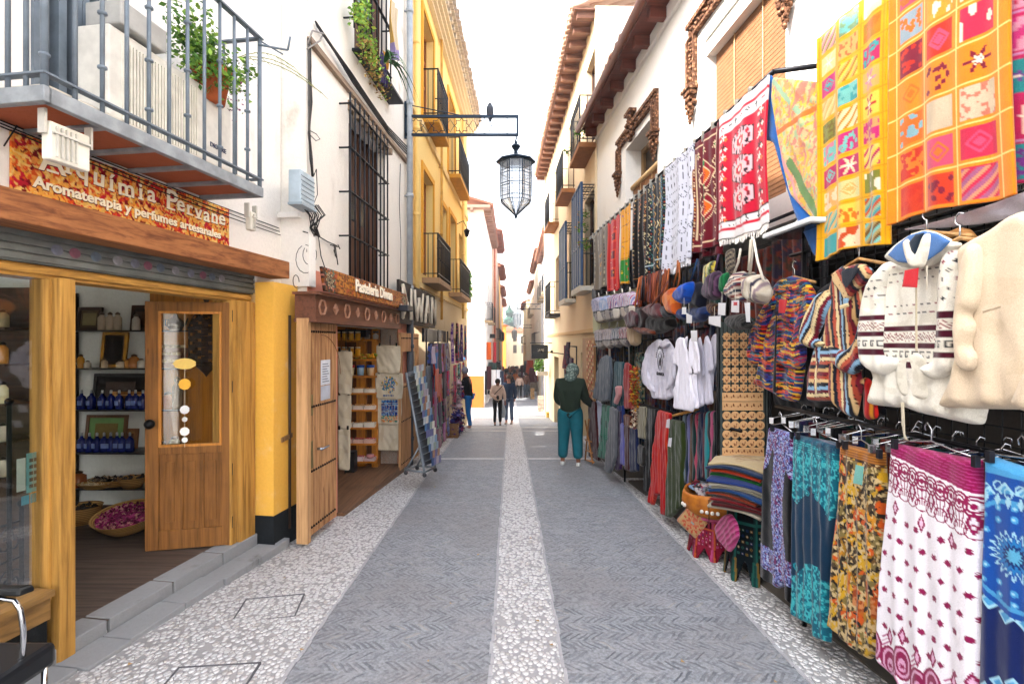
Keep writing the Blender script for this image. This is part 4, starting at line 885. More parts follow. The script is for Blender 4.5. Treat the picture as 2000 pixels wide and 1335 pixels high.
s0, s1 = FB.hit(632, .28), FB.hit(783, .18); sw = (s1-s0)*FB.L; sh_ = .23
cv = Cv(sw, sh_, .008, '#b5742c'); rr_ = np.random.RandomState(3)
cells = rr_.rand(40, 120); ci, cj = (cv.v/.022).astype(int), ((cv.u+.008*np.sin(cv.v*60))/.03).astype(int); q_ = cells[ci % 40, cj % 120]
for lo, c_ in ((.2, '#9a5a22'), (.4, '#c98a3a'), (.6, '#d89c48'), (.8, '#7c4a26'), (.92, '#c76a4a')): cv.put(q_ > lo, c_)
side = np.minimum(cv.u, sw-cv.u) < .28; cv.put(side & (q_ > .5), '#4a2f22'); cv.put(side & (q_ > .8), '#c98a7a'); cv.put(side & (q_ < .15), '#6f9a90')
for uc in (.15, sw-.15): cv.star(uc, sh_*.5, .10, '#2b1a12', 8, .2).star(uc, sh_*.5, .085, '#d9c9a8', 8, .2, .25).star(uc, sh_*.5, .045, '#d9c9a8', 8, .25, .4)
cv.put(np.abs((cv.v % .022)) < .003, '#6a3c1c', .6)
cv.mul(.8); o = cloth('mosaic_panel', cv, parent=PS, thick=.02, mat=fabric_attr(.5, 0, 40)); base = chain(PS).inverted() @ FM(FB, (s0+s1)/2, .25, 2.40) @ Matrix.Rotation(R(-8), 4, 'X'); o.matrix_local = base
text('Pasteleria Diwan', .19, plain('#f2e6cf', .5, var=0), 'lettering', PS, base @ Matrix.Translation((0, -.02, -.155)), .004, .35, .004, sx=1.0)
text('Pasteleria Diwan', .19, plain('#3a1c10', .5, var=0), 'lettering_shadow', PS, base @ Matrix.Translation((.006, -.0135, -.162)), .002, .35, .007, sx=1.0)
cw = wood('#6e4430', '#2c120a', 1, .5, .5)
f0, f1 = FB.hit(624, .24), FB.hit(781, .2); m = MB(); m.fbox(FB, f0, f1, .003, .2, 1.92, 2.14); m.fbox(FB, f0-.05, f1+.04, .003, .26, 2.14, 2.165); m.fbox(FB, f0-.02, f1+.02, .003, .22, 1.885, 1.92); cp = m.build('carved_board', cw, PS)
m = MB(); n = 9
for i in range(n):
 y = f0+.14+(f1-f0-.28)*i/(n-1); big = i % 2 == 0; N = 6 if big else 4; rr2 = .075 if big else .05
 for k in range(N):
  for sc in ((1, .016),) if big else ((1, .014), (.45, .01)):
   a0_, a1_ = 2*math.pi*k/N, 2*math.pi*(k+1)/N; q = sc[0]*rr2; m.bar(FB.p(y+q*math.cos(a0_), .205, 2.03+q*math.sin(a0_)), FB.p(y+q*math.cos(a1_), .205, 2.03+q*math.sin(a1_)), .011, 4)
m.build('carved_relief', wood('#a0745a', '#4a2c1c', 1, .4, .3, spec=.5), cp)
sw_m = wood('#c09266', '#6c4426', 2, .7, .8, spec=.12)
def studded(name, F, y0, y1, d, z0, z1, label, opening=False, arch=True):
 t = thing(name, label, 'door', F.p((y0+y1)/2, d, z0)); m = MB(); n = 5; W_ = (y1-y0)
 if not opening:
  for i in range(n): a = y0+W_*i/n; m.fbox(F, a+.003, a+W_/n-.003, d-.02, d+.018, z0, z1)
  m.fbox(F, y0, y1, d-.022, d-.012, z0, z1)
 else:
  za, zb = z0+(z1-z0)*.62, z0+(z1-z0)*.86
  m.fbox(F, y0, y1, d-.02, d+.018, z0, za); m.fbox(F, y0, y1, d-.02, d+.018, zb, z1); m.fbox(F, y0, y0+.1, d-.02, d+.018, za, zb); m.fbox(F, y1-.1, y1, d-.02, d+.018, za, zb)
 m.build('leaf', sw_m, t, bevel=.003); m = MB()
 rows_ = [z0+.08, z0+(z1-z0)*.3, z0+(z1-z0)*.6, z1-.1] if not opening else [z0+.08, z0+(z1-z0)*.35, z0+(z1-z0)*.6, z1-.08]
 for z in rows_:
  for i in range(13): y = y0+.05+(W_-.1)*i/12; m.lathe(F.p(y, d+.018, z), [(.001, -.014), (.013, -.007), (.015, 0), (.013, .007), (.001, .014)], 6)
 m.build('studs', plain('#2a1c16', .4, .6), t); return t
dy0, dy1 = 4.78, FB.hit(656, .10)
t = studded('studded_door', FB, dy0, dy1, .09, -.14, 1.90, 'pale studded wooden door leaf folded open beside the yellow pier')
m = MB(); yy = dy0+.22; m.bar(FB.p(yy, .11, .66), FB.p(yy, .16, .66), .014, 8); m.bar(FB.p(yy, .16, .66), FB.p(yy+.13, .165, .665), .011, 8); m.build('handle', plain('#9aa0a8', .25, .9, .1), t); m = MB(); m.fbox(FB, yy-.14, yy-.1, .108, .113, .5, .76); m.fbox(FB, yy-.14, yy-.1, .108, .113, 1.0, 1.2); m.build('lock_plate', plain('#8a7a4a', .4, .6), t)
m = MB(); m.fbox(FB, 4.72, 4.778, .04, .15, -.16, 1.92); m.build('jamb', wood('#c09668', '#7c5232'), t)
m = MB();
for k in range(12): a, b = k*.13, (k+1)*.13; m.bar(FB.p(dy0+.35+.42*(1-math.cos(a)) if 0 else dy0+.3+.45*math.sin(a), .115, 1.35+.42*math.cos(a)), FB.p(dy0+.3+.45*math.sin(b), .115, 1.35+.42*math.cos(b)), .004, 4)
m.build('arch_moulding', wood('#8a5c34'), t)
t2 = thing('notice_sheet', 'white printed notice taped to the pale studded door', 'notice', FB.p(5.35, .12, 1.0)); na, nb = FB.hit(628, .12), FB.hit(646, .12)
m = MB(); m.fbox(FB, na, nb, .112, .114, 1.27, 1.52); m.build('paper', plain('#d4d8e0', .6), t2); m = MB(); m.fbox(FB, na, nb, .112, .114, 1.12, 1.262); m.build('lower_paper', plain('#b8bcc8', .6), t2); m = MB()
for i in range(8): m.fbox(FB, na+.03, nb-.03-.02*(i % 3), .1145, .115, 1.30+.025*i, 1.308+.025*i)
m.build('printed_lines', plain('#59606e', .6), t2)
studded('studded_door', FB, FB.hit(783, .12), FB.hit(783, .12)+1.05, .10, -.24, 1.84, 'orange brown studded door leaf with window slot beyond the tote bags', True)
YS = oy1-.12; SXa, SXb = Q(672, 0, YS).x, Q(741, 0, YS).x
PR = thing('pastry_shelves', 'orange wooden shelf unit holding pastries and jars in the lit doorway', 'shelf', ((SXa+SXb)/2, YS, FLB)); pz = []
for i, py in enumerate((662, 700, 732, 764, 796, 830, 860, 894)):
 z = EYE+(667.5-py)/1000*YS; pz.append(z); m = MB(); m.box(SXa, SXb, YS-.22, YS+.05, z-.028, z); m.build('shelf', wood('#c47a1e', '#7a4410', 0, .5, .4), PR)
m = MB(); m.box(SXb-.09, SXb, YS-.1, YS+.05, FLB, 1.9); m.box(SXa+.2, SXa+.34, YS-.04, YS+.05, FLB, 1.9); m.build('upright', ob, PR)
m = MB(); m.box(SXa, SXb, YS+.052, YS+.08, FLB, 1.9); m.build('back_board', wood('#6a3c14', '#2c1606', 2), PR)
rb = random.Random(12)
def small(name, cat, label, x, z, prof, c, group, n=10, cap=None, Y=YS-.12):
 t = MB(); t.lathe((x, Y, z), prof, n)
 if cap: t.cur = 1; t.lathe((x, Y, z+prof[-1][1]), cap[0], n)
 o = t.build(name, [plain(c, .4), plain(cap[1] if cap else c, .4)]); return tag(o, label, cat, group)
ordn = ['first', 'second', 'third', 'fourth']
for k in range(4): small('glass_jar', 'jar', 'pale jar on the top pastry shelf under the dark box, %s from left' % ordn[k], SXa+.14+.125*k, pz[0]+.001, [(.001, 0), (.04, 0), (.045, .06), (.001, .09)], ['#b5b0a0', '#8a8a80', '#9a9488', '#c0b8a8'][k], 'pale jars on the top pastry shelf', cap=([(.045, 0), (.045, .03), (.001, .03)], '#4a4440'))
for k, c_ in enumerate(('#c22a2a', '#1f4fa8', '#1f4fa8')): small('patterned_mug', 'mug', ['patterned mug with red rim', 'blue rimmed patterned mug between its neighbours', 'blue rimmed cream mug at the right of the row'][k], SXa+.14+.15*k, pz[2]+.001, [(.001, 0), (.045, 0), (.055, .12), (.001, .12)], ['#d4c9a0', '#8aa8c0', '#d8b58a'][k], 'mugs on the pastry shelf', 14, cap=([(.058, 0), (.058, .035), (.001, .04)], c_))
for s_, (z, c_) in enumerate(((pz[3], '#d9cfc0'), (pz[4], '#d4c4b8'), (pz[5], '#d8d0c4'), (pz[6], '#d0a898'), (pz[7], '#cfb8b8'))):
 for k in range(3):
  m = MB(); x = SXa+.03+.17*k; m.box(x, x+.15, YS-.21, YS-.08, z+.001, z+.05+.02*rb.random()); m.cur = 1
  for j in range(5): m.ball((x+.02+.028*j, YS-.16+.03*rb.random(), z+.062), .016, 6)
  o = m.build('pastry_tray', [plain(c_, .5), plain('#b8504a' if s_ > 2 else '#c9955a', .6)]); tag(o, 'white tray of small sweets, %s on the %s shelf below the mugs' % (ordn[k], ['first', 'second', 'third', 'fourth', 'lowest'][s_]), 'tray', 'trays of sweets on the pastry shelves')
m = MB(); r_ = random.Random(5)
for j in range(60): m.cur = j % 3; m.ball((SXa+.06+r_.random()*.5, YS-.2+r_.random()*.15, pz[1]+.02+r_.random()*.05), .022, 6)
tag(m.build('candied_fruit', [plain('#d89a1e'), plain('#c9b22e'), plain('#8a9a2a')]), 'heap of yellow candied fruit on the second pastry shelf', 'fruit', kind='stuff')
m = MB(); m.lathe((SXa+.46, YS-.22, pz[7]+.055), [(.001, 0), (.05, 0), (.055, .05), (.001, .05)], 14); tag(m.build('round_tin', plain('#c98a8a')), 'round red and white tin on the lowest pastry shelf', 'tin')
m = MB(); m.box(SXa-.02, SXa+.42, YS-.28, YS-.1, 1.77, 1.88); tag(m.build('dark_box', plain('#241c1a')), 'dark box above the top pastry shelf', 'box')
for r_i, z in enumerate((1.72, 1.50)):
 for k in range(4): small('honey_jar', 'jar', 'golden honey jar hanging shelf %s row, %s from left' % (['upper', 'lower'][r_i], ordn[k]), Q(660+13*k, 0, YS-.5).x, z, [(.001, 0), (.036, 0), (.038, .10), (.001, .11)], '#d99a1c', 'honey jars by the studded door', cap=([(.036, 0), (.036, .02), (.001, .02)], '#d8c9a0'), Y=YS-.5)
m = MB(); m.box(Q(650, 0, YS-.5).x, Q(712, 0, YS-.5).x, YS-.56, YS-.42, 1.48, 1.5); m.box(Q(650, 0, YS-.5).x, Q(712, 0, YS-.5).x, YS-.56, YS-.42, 1.70, 1.72); tag(m.build('jar_shelf', wood('#c07a22')), 'two tier orange shelf under the honey jars', 'shelf')
m = MB(); m.box(Q(676, 0, YS-.4).x, Q(694, 0, YS-.4).x, YS-.45, YS-.3, FLB+.002, FLB+.30); tag(m.build('speaker_box', plain('#16161a', .5)), 'small black box on the pastry shop floor', 'box')
# tote bags
def tote(px0, px1, py0, py1, Y, label, art=None, fr=2, seed=0):
 x0, x1 = Q(px0, 0, Y).x, Q(px1, 0, Y).x; W_, H_ = x1-x0, (py1-py0)/1000*Y; t = thing('tote_bag', label, 'tote bag', ((x0+x1)/2, Y, EYE+(667.5-py0)/1000*Y)); cv = Cv(W_, H_, .008, '#d9cfbb').noise(['#d2c6b0'], .1, th=.6, seed=seed)
 if art: art(cv)
 cv.rect(0, 9, 0, .012, '#c9bda6'); f = folds(W_, fr, .010, seed)
 P = [(-W_*.5, 0), (W_*.5, -.01), (W_*.52, -H_*.5), (W_*.47, -H_), (-W_*.45, -H_*.985), (-W_*.5, -H_*.5)]
 def cf(c):
  i = np.clip(((c.x+W_/2)/W_*(cv.nu-1)).astype(int), 0, cv.nu-1); j = np.clip((-c.z/H_*(cv.nv-1)).astype(int), 0, cv.nv-1); c.c[:] = cv.c[j, i]
 puff('body', P, .009, cf, t, .010, .02, 0, .012, seed, sm=1)
 m = MB()
 for e in (-.35, .35): m.box(W_*e-.012, W_*e+.012, -.03, -.012, -.02, .03)
 m.build('clip', plain('#2a2622', .4), t, world=False); return t
def art_tree(cv):
 r = np.random.RandomState(2);
 for _ in range(150): a, q = r.rand()*6.28, r.rand()**.5; cv.ell(cv.W/2+.12*q*math.cos(a), cv.H*.45+.12*q*math.sin(a), .008, .012, ['#3a6a9a', '#3f8a8a', '#c9a24a', '#4a78b0'][r.randint(4)])
 for i in range(8): cv.ell(cv.W*.3+.02*i, cv.H*.86, .008, .012, '#4a6a9a')
def art_tile(cv):
 r = np.random.RandomState(4)
 for i in range(12):
  for j in range(13): cv.ell(cv.W*.24+.02*i, cv.H*.12+.026*j, .011, .013, ['#2c4f9a', '#3a7ab5', '#6a9ac0', '#243f80'][r.randint(4)] if j < 9 else ['#d98a4a', '#c9b08a', '#3f8a7a'][r.randint(3)])
YT = 7.8
for a in ((735, 784, 822, 880, YT, 'plain cream tote bag at the bottom of the hanging column', None, 2, 1), (734, 784, 775, 828, YT-.04, 'cream tote bag printed with a blue tile picture', art_tile, 2, 2), (733, 787, 727, 779, YT-.08, 'cream tote bag printed with a blue tree', art_tree, 2, 3), (735, 782, 673, 729, YT-.12, 'plain cream tote bag at the top of the hanging column', None, 2, 4),
   (660, 686, 768, 838, 6.6, 'narrow plain white bag in the middle near the studded door', None, 1, 5), (660, 688, 683, 770, 6.55, 'narrow plain white bag at the top near the studded door', None, 1, 6), (660, 684, 835, 918, 6.6, 'narrow plain white bag at the bottom near the studded door', None, 1, 7)): tote(*a)
rod([Q(762, 655, YT), Q(762, 880, YT)], .006, blk, 'hanging_rail', 'thin black rail the printed tote bags hang from', 'rail')
rod([Q(676, 640, 6.62), Q(674, 925, 6.62)], .006, blk, 'hanging_rail', 'thin black rail holding the white bags near the door', 'rail')
t = thing('flood_lamp', 'black flood lamp at the right end of the pastry sign', 'lamp', Pb(790, 600, .4)); y = FB.hit(792, .35)
m = MB(); m.fbox(FB, y-.12, y+.16, .28, .42, 2.13, 2.21); m.build('housing', plain('#24262c', .4), t, bevel=.01); m = MB(); m.bar(FB.p(y, .02, 2.3), FB.p(y, .3, 2.22), .012); m.tube([FB.p(y-.05, .1, 2.1), FB.p(y, .2, 2.05), FB.p(y+.05, .05, 1.95)], .006); m.build('bracket', plain('#c9c6c0', .4), t)
CR = thing('postcard_rack', 'tall grey metal postcard rack on castors leaning beside the studded door', 'postcard rack', (-1.28, 6.85, g(6.8)))
A = Q(793, 728, 7.3); B_ = Q(829, 922, 6.75); A2 = Q(815, 722, 7.75); B2 = Q(850, 912, 7.15)
m = MB(); gm = plain('#7d848a', .45, .4)
for a, b in ((A, B_), (A2, B2)): m.bar(a, b, .017, 6)
bk1, bk2 = Vector((B_.x-.27, B_.y+.12, B_.z)), Vector((B2.x-.27, B2.y+.1, B2.z))
m.bar(B_, bk1, .013); m.bar(B2, bk2, .013); m.bar(bk1, bk2, .013); m.bar(B_, B2, .013); m.bar(A.lerp(B_, .75), bk1, .012); m.bar(A2.lerp(B2, .75), bk2, .012); m.build('frame', gm, CR)
m = MB()
for q in (B_, B2, bk1, bk2): m.ball((q.x, q.y, q.z-.035), .03, 8)
m.build('castor', plain('#3a3a3e', .4), CR)
m = MB(); m.hexa([A+Vector((-.01, .02, 0)), A2+Vector((-.01, 0, 0)), A2+Vector((.0, 0, 0)), A+Vector((.0, .02, 0)), B_+Vector((-.01, .02, .08)), B2+Vector((-.01, 0, .08)), B2+Vector((0, 0, .08)), B_+Vector((0, .02, .08))]); m.build('back_plate', plain('#59606a', .5, .2), CR)
rp = random.Random(3); n = 15
for i in range(n):
 t_ = (i+.35)/n; a = A.lerp(B_, t_)+Vector((.02, .01, -.02)); b = A2.lerp(B2, t_)+Vector((.02, -.01, -.02)); m = MB(); o1 = Vector((.10, -.035, .045)); m.hexa([a, b, b+o1, a+o1, a+Vector((0, 0, .006)), b+Vector((0, 0, .006)), b+o1+Vector((0, 0, .006)), a+o1+Vector((0, 0, .006))]); m.build('tray', gm, CR)
 for j in range(4):
  c0, c1 = a.lerp(b, .04+.24*j), a.lerp(b, .24+.24*j); u = Vector((.0, .0, .10)); d_ = Vector((.085, -.03, .045)); m = MB(); m.quad(c0+d_, c1+d_, c1+d_+u, c0+d_+u); o = m.build('postcard', plain(rp.choice(['#4a78a8', '#7fa0c0', '#b9c4cc', '#8fa8b8', '#39588a', '#b9c4cc', '#6a6a9a', '#9aaa9a', '#a8a0b0', '#d8d4c8', '#a87a5a']), .3)); tag(o, 'glossy postcard standing on the leaning rack', 'postcard', 'postcards on the grey rack'); s_ = o.modifiers.new('s', 'SOLIDIFY'); s_.thickness = .004
# ============================================================ right side: white house over the textile shop
F1 = Fr(2.5, -.075); FP = Fr(2.0, -.07); F2 = Fr(2.0, -.03)
HR = thing('white_house', 'bright white house at right with carved plaster window frames above the textile shop', 'house', F1.p(5, -1, g(5)))
WR = plaster('#dedad4', '#a09280', .14, 1.4)
w1 = (F1.hit(1535), F1.hit(1376), 2.9, 4.95); w2 = (F1.hit(1284), F1.hit(1222), 3.2, 4.85)
OP = (.3, 9.3, -.9, 2.66)
wall(F1, -12, 10.35, -1, 6.2, [w1, w2, OP], .35).build('wall', WR, HR)
m = MB(); m.fbox(F1, 10.05, 10.35, -7, -.35, -1, 6.2); m.build('end_wall', WR, HR)
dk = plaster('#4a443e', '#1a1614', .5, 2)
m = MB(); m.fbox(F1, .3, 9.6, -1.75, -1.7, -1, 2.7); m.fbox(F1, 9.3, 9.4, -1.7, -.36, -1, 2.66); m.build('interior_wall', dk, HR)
m = MB(); m.fbox(F1, .3, 9.3, -1.7, -.02, 2.664, 2.72); m.build('interior_ceiling', plaster('#a8a8a6', '#6a6864', .3, 2), HR)
e_ = eave(F1, -12, 10.35, 5.82, .32, HR, '#6a3326', '#9a8d84', .62, gut='#7a4430', jh=.14)
m = MB(); m.fbox(F1, -12, 10.35, 0.002, .05, 5.78, 5.97); m.build('cornice', WR, HR)
# chimney-less upper wall set back
for (a, b, z0, z1), nm in ((w1, 1), (w2, 2)):
 m = MB(); m.fbox(F1, a, b, -.34, -.32, z0, z1); wo = m.build('window', plain('#3a3028', .4), HR)
 m = MB(); fm_ = ((a, b, z1-.07, z1), (a, a+.06, z0, z1-.07), (b-.06, b, z0, z1-.07)); [m.fbox(F1, p, q, -.32, -.26, u, v) for p, q, u, v in fm_]; m.build('frame', wood('#9a7a52', '#4a3420', 2), wo)
 m = MB(); zt = z1-.13 if nm == 1 else z0+(z1-z0)*.60; zb = z0+.0; n = int((zt-zb)/.042)
 for i in range(n): z = zb+(zt-zb)*i/n; m.fbox(F1, a+.005, b-.03, -.13, -.118, z+.003, z+(zt-zb)/n-.002)
 m.build('reed_blind', plain('#7e5638', .7), wo); m = MB(); m.bar(F1.p(a+.01, -.11, zt+.03), F1.p(b-.01, -.11, zt+.03), .04, 10)
 for k in (.35, .7): y = a+(b-a)*k; m.bar(F1.p(y, -.105, zt+.06), F1.p(y, -.105, zb), .004, 4)
 m.build('blind_roll', plain('#c9a878', .7), wo)
 if nm == 1: m = MB(); m.fbox(F1, a-.02, b+.01, -.2, -.02, z1-.16, z1-.02); m.build('blind_box', plaster('#d5d0c8'), wo)
# carved frames
cm = Mt('carved_plaster', .85); v_ = cm.world(); h1 = cm.vor(v_, 24, 'F1'); h2 = cm.noise(v_, 30, 5, .7); cm.col(cm.mix((h1*1.6+h2*.6).ss(.35, 1.0), hx('#8a5c40'), hx('#4f2f20'))); cm.col(cm.mix(h1.ss(.1, .55), hx('#a8795a'), hx('#55341f'))); cm.bump((1-h1)+h2, .02, 1.0); CM = cm.m
def carved(y0, y1, z0, z1, crest, par, wd=.15):
 m = MB(); F = F1; D_ = .07
 def strip_(a, b, c, d):
  m.fbox(F, a, b, .003, D_*.45, c, d); ww = min(b-a, d-c)
  if (b-a) > (d-c): m.fbox(F, a, b, D_*.45, D_, d-.05, d); m.fbox(F, a, b, D_*.45, D_*.8, c, c+.03)
  else: m.fbox(F, b-.05, b, D_*.45, D_, c, d); m.fbox(F, a, a+.03, D_*.45, D_*.8, c, d)
 strip_(y0, y1, z1-wd, z1); strip_(y1-wd, y1, z0+.25, z1-wd-.002); strip_(y0, y0+wd, z0+.25, z1-wd-.002)
 r = random.Random(3); n = int((y1-y0)/.045)
 for i in range(n): y = y0+.02+(y1-y0-.04)*i/n; m.ball(F.p(y, D_*.6, z1-wd*.55+.02*math.sin(i*1.9)), .022, 6)
 for e in (y1-wd*.5, y0+wd*.5):
  for i in range(int((z1-wd-z0-.3)/.045)): m.ball(F.p(e+.02*math.sin(i*1.9), D_*.6, z0+.3+.045*i), .022, 6)
  for k in range(3): m.fbox(F, e-.11+.03*k, e+.11-.03*k, .003, .12-.02*k, z0+.25-.05*k, z0+.25-.05*k+.04)
  for k in range(22): t = k/22; m.ball(F.p(e+.075*(1-t)*math.sin(k*2.1), .05+.03*math.cos(k*1.3)*(1-t), z0+.14-.26*t), .035*(1-.55*t), 7)
 if crest:
  yc = (y0+y1)/2+.12
  for k in range(26): t = k/26; m.ball(F.p(yc+.12*math.sin(t*3.1)*math.cos(k*1.7), .07+.03*math.sin(k), z1-wd-.12+.42*t), .045*(1-.3*t), 7)
  m.fbox(F, yc-.13, yc+.16, .003, .12, z1+.12, z1+.17)
 return m.build('carved_frame', CM, par)
carved(F1.hit(1560), F1.hit(1349), 4.28, 5.32, False, HR, .19); carved(F1.hit(1287), F1.hit(1209), 4.28, 5.12, True, HR, .15)
# wood slat shutters and posts behind the quilts
m = MB()
for i in range(14): y = 3.0+.045*i; m.fbox(F1, y, y+.04, .03, .05, 2.35, 3.3)
m.fbox(F1, 2.98, 3.66, .02, .03, 2.3, 3.32); m.build('slatted_shutter', wood('#3c2a22', '#140e0b', 2, .6), HR)
# lintel panel & floor
m = MB(); m.fbox(F1, .3, 9.3, -1.7, .25, -1, -.0, );
fl = MB();
for i in range(9): fl.fbox(F1, .3+i, 1.3+i, -1.7, .30, -1, g(1.3+i)+.03)
fl.build('floor', plaster('#59524a', '#2c2824', .4, 3), HR)
# black display structure
RF = thing('clothes_stand', 'black steel pole frame carrying the hanging rugs and clothes at right', 'frame', FP.p(5, -.1, g(5))); m = MB(); zr = 3.515
m.bar(FP.p(3.44, 0, zr), FP.p(9.0, 0, zr), .018, 8); m.bar(FP.p(3.44, 0, zr), F1.p(3.3, -.0, zr), .018, 8); m.bar(FP.p(3.3, -.25, -.1), FP.p(3.3, -.25, 2.6), .022, 8)
for y in (5.2, 7.0, 8.95): m.bar(FP.p(y, 0, zr), F1.p(y, 0, zr), .012, 6)
for y in (1.0, 3.3, 5.15, 7.3, 9.0):
 m.bar(FP.p(y, -.12, g(y)), FP.p(y, -.12, 2.6), .016, 6)
for z, d in ((1.27, -.02), (2.55, -.08), (2.28, -.12)): m.bar(FP.p(.9, d, z), FP.p(3.45 if z < 2 or d < -.1 else 9, d, z), .012, 6)
m.bar(FP.p(3.9, -.02, 1.02), FP.p(9, -.02, .85), .012, 6); m.bar(FP.p(5.4, -.06, 1.75), FP.p(9, -.06, 1.62), .01, 6); m.build('poles', plain('#14151a', .4, .6), RF)
gm_ = MB()
for i in range(34): y = .9+.075*i; gm_.bar(FP.p(y, -.17, 1.2), FP.p(y, -.17, 2.62), .0035, 4)
for i in range(20): z = 1.2+.075*i; gm_.bar(FP.p(.9, -.165, z), FP.p(3.4, -.165, z), .0035, 4)
gm_.build('wire_grid', plain('#101014', .4, .6), RF)
ct = MB(); r = random.Random(4); y = 3.7
while y < 8.9: ct.box(*[v for p in ((FP.p(y, .012, 0)[0]-.02, FP.p(y, .012, 0)[0]+.012), (y-.012, y+.012), (zr-.07, zr+.024)) for v in p]); y += .17+r.random()*.1
ct.build('clips', plain('#8a8880', .4, .4), RF)
def outline(F, d, pts):
 Ys = [F.hit(p[0], d) for p in pts]; Zs = [F.z(p[0], p[1], d) for p in pts]; yc = (min(Ys)+max(Ys))/2; zc = min(Zs)
 return F.p(yc, d, zc), [(-(y-yc)*F.L*(1 if F.sg < 0 else -1), z-zc) for y, z in zip(Ys, Zs)]
def cover(name, pts, colf, label=None, cat=None, F=FP, d=0, parent=None, group=None, off=0, cell=.008, **kw):
 """soft piece traced on plane F at distance d"""
 loc, P = outline(F, d+off, pts)
 if callable(colf): cf = colf
 else: cf = solid(colf)
 o = puff(name, P, cell, cf, None, **kw)
 o.location = loc; o.rotation_euler = (0, 0, F.rz)
 if parent is not None:
  mw = o.matrix_basis.copy(); o.parent = parent; o.matrix_local = chain(parent).inverted() @ mw
 if label: tag(o, label, cat, group)
 return o
def Z(off, sc): return lambda L: [(off[0]+x/sc, off[1]+y/sc) for x, y in L]
def rug(px0, px1, zb, label, paint, base, F=FP, fr=.02, cell=.011, d=.02, seed=0, fringe=None, ztop=3.47, name='rug', cat='rug', nf=2, skew=0, dz=0):
 ya, yb = F.hit(px0, d), F.hit(px1, d); W_, H_ = abs(ya-yb)*F.L, ztop-zb; cv = Cv(W_, H_, cell, base); paint(cv, W_, H_); f = folds(W_, nf, fr, seed)
 def shp(x, y, z, c):
  t = -z/H_; return x*(1-.05*np.sin(t*3.1))-.02*skew*t, y, z-.015*np.sin(x/W_*5+seed)*t
 loc = F.p((ya+yb)/2, d, ztop)
 if fringe:
  t = thing(name, label, cat, loc, F.rz); o = cloth('body', cv, parent=t, fold=f, shape=shp, thick=.012); m = MB(); r = random.Random(seed)
  n = int(W_/.012)
  for i in range(n):
   x = -W_/2+W_*i/n; u = (x+W_/2); y = -float(f(np.array(u), np.array(H_), H_)); xx, _, zz = shp(np.array(x), 0, np.array(-H_), cv); L = .035+.02*r.random(); m.bar((float(xx), y, float(zz)), (float(xx)+r.uniform(-.01, .01), y+r.uniform(-.006, .006), float(zz)-L), .003, 3)
  m.build('fringe', plain(fringe, .9), t, world=False); return t
 o = cloth(name, cv, fold=f, shape=shp, thick=.012, loc=loc, rz=F.rz); return tag(o, label, cat)
def jit(seed): return random.Random(seed)
def p1(c, W, H):
 cr, bk_, wh = '#c3123f', '#15141c', '#e6e2e2'; c.rect(0, W, H*.16, H*.86, cr); c.rect(0, W, H*.065, H*.08, cr).rect(0, W, H*.92, H*.935, cr).rect(0, W, H*.15, H*.156, bk_).rect(0, W, H*.865, H*.871, bk_)
 for i in range(7):
  for v in (.115, .895): u = W*(.1+.135*i); c.star(u, H*v, .022, cr if i % 3 == 0 else bk_, 4, .5)
 for v in (.30, .51, .72):
  c.hexa(W*.5, H*v, W*.235, H*.105, bk_).hexa(W*.5, H*v, W*.22, H*.098, '#e0b8bc'); r = jit(int(v*99))
  for a in range(12): c.ell(W*.5+W*.17*math.cos(a*.524), H*v+H*.075*math.sin(a*.524), .014, .019, ['#8a1230', '#2a2030', '#c3123f'][a % 3])
  c.hexa(W*.5, H*v, W*.10, H*.05, '#d8c6b8').hexa(W*.5, H*v, W*.085, H*.042, cr).hexa(W*.5, H*v, W*.045, H*.022, wh).dia(W*.5, H*v, .012, .02, '#3a7a4a')
 r = jit(4)
 for s_ in (.12, .88):
  for i in range(9):
   v = H*(.19+.08*i); c.star(W*s_, v, .03, '#2b1626' if i % 2 else '#e9dcd0', 5, .4).star(W*s_+.03, v+.02, .016, '#e9dcd0' if i % 2 else '#d88a4a', 4, .4).rect(W*s_-.05, W*s_-.015, v+.01, v+.025, '#e9dcd0')
def p2(c, W, H):
 mr = '#6e0d26'; cr = '#d9c8a8'; c.frame(.05, .008, cr).frame(.10, .006, cr)
 n = int(H/.03)
 for i in range(n):
  for u in (.075, W-.075): c.ell(u, .05+.03*i, .008, .008, '#d9c8a8' if i % 3 else '#c98a3a')
 for v in (.14, .86):
  for u in (.25, .5, .75): c.star(W*u, H*v, .034, cr, 8, .5).ell(W*u, H*v, .01, .01, '#2f8a4a')
 for v in (.36, .64):
  c.dia(W*.5, H*v, W*.27, H*.15, cr).dia(W*.5, H*v, W*.25, H*.138, '#8f1430').dia(W*.5, H*v, W*.15, H*.092, cr).dia(W*.5, H*v, W*.135, H*.083, '#d8701c').star(W*.5, H*v, .035, '#8f1430', 8, .4)
  for e in (-1, 1): c.ell(W*.5, H*(v+e*.105), .018, .03, '#1f8a50')
 for e in (.27, .73): c.vzig(W*e, .018, .06, .008, cr, H*.22, H*.78)
 c.star(W*.5, H*.5, .05, cr, 6, .4).star(W*.5, H*.5, .03, mr, 6, .4)
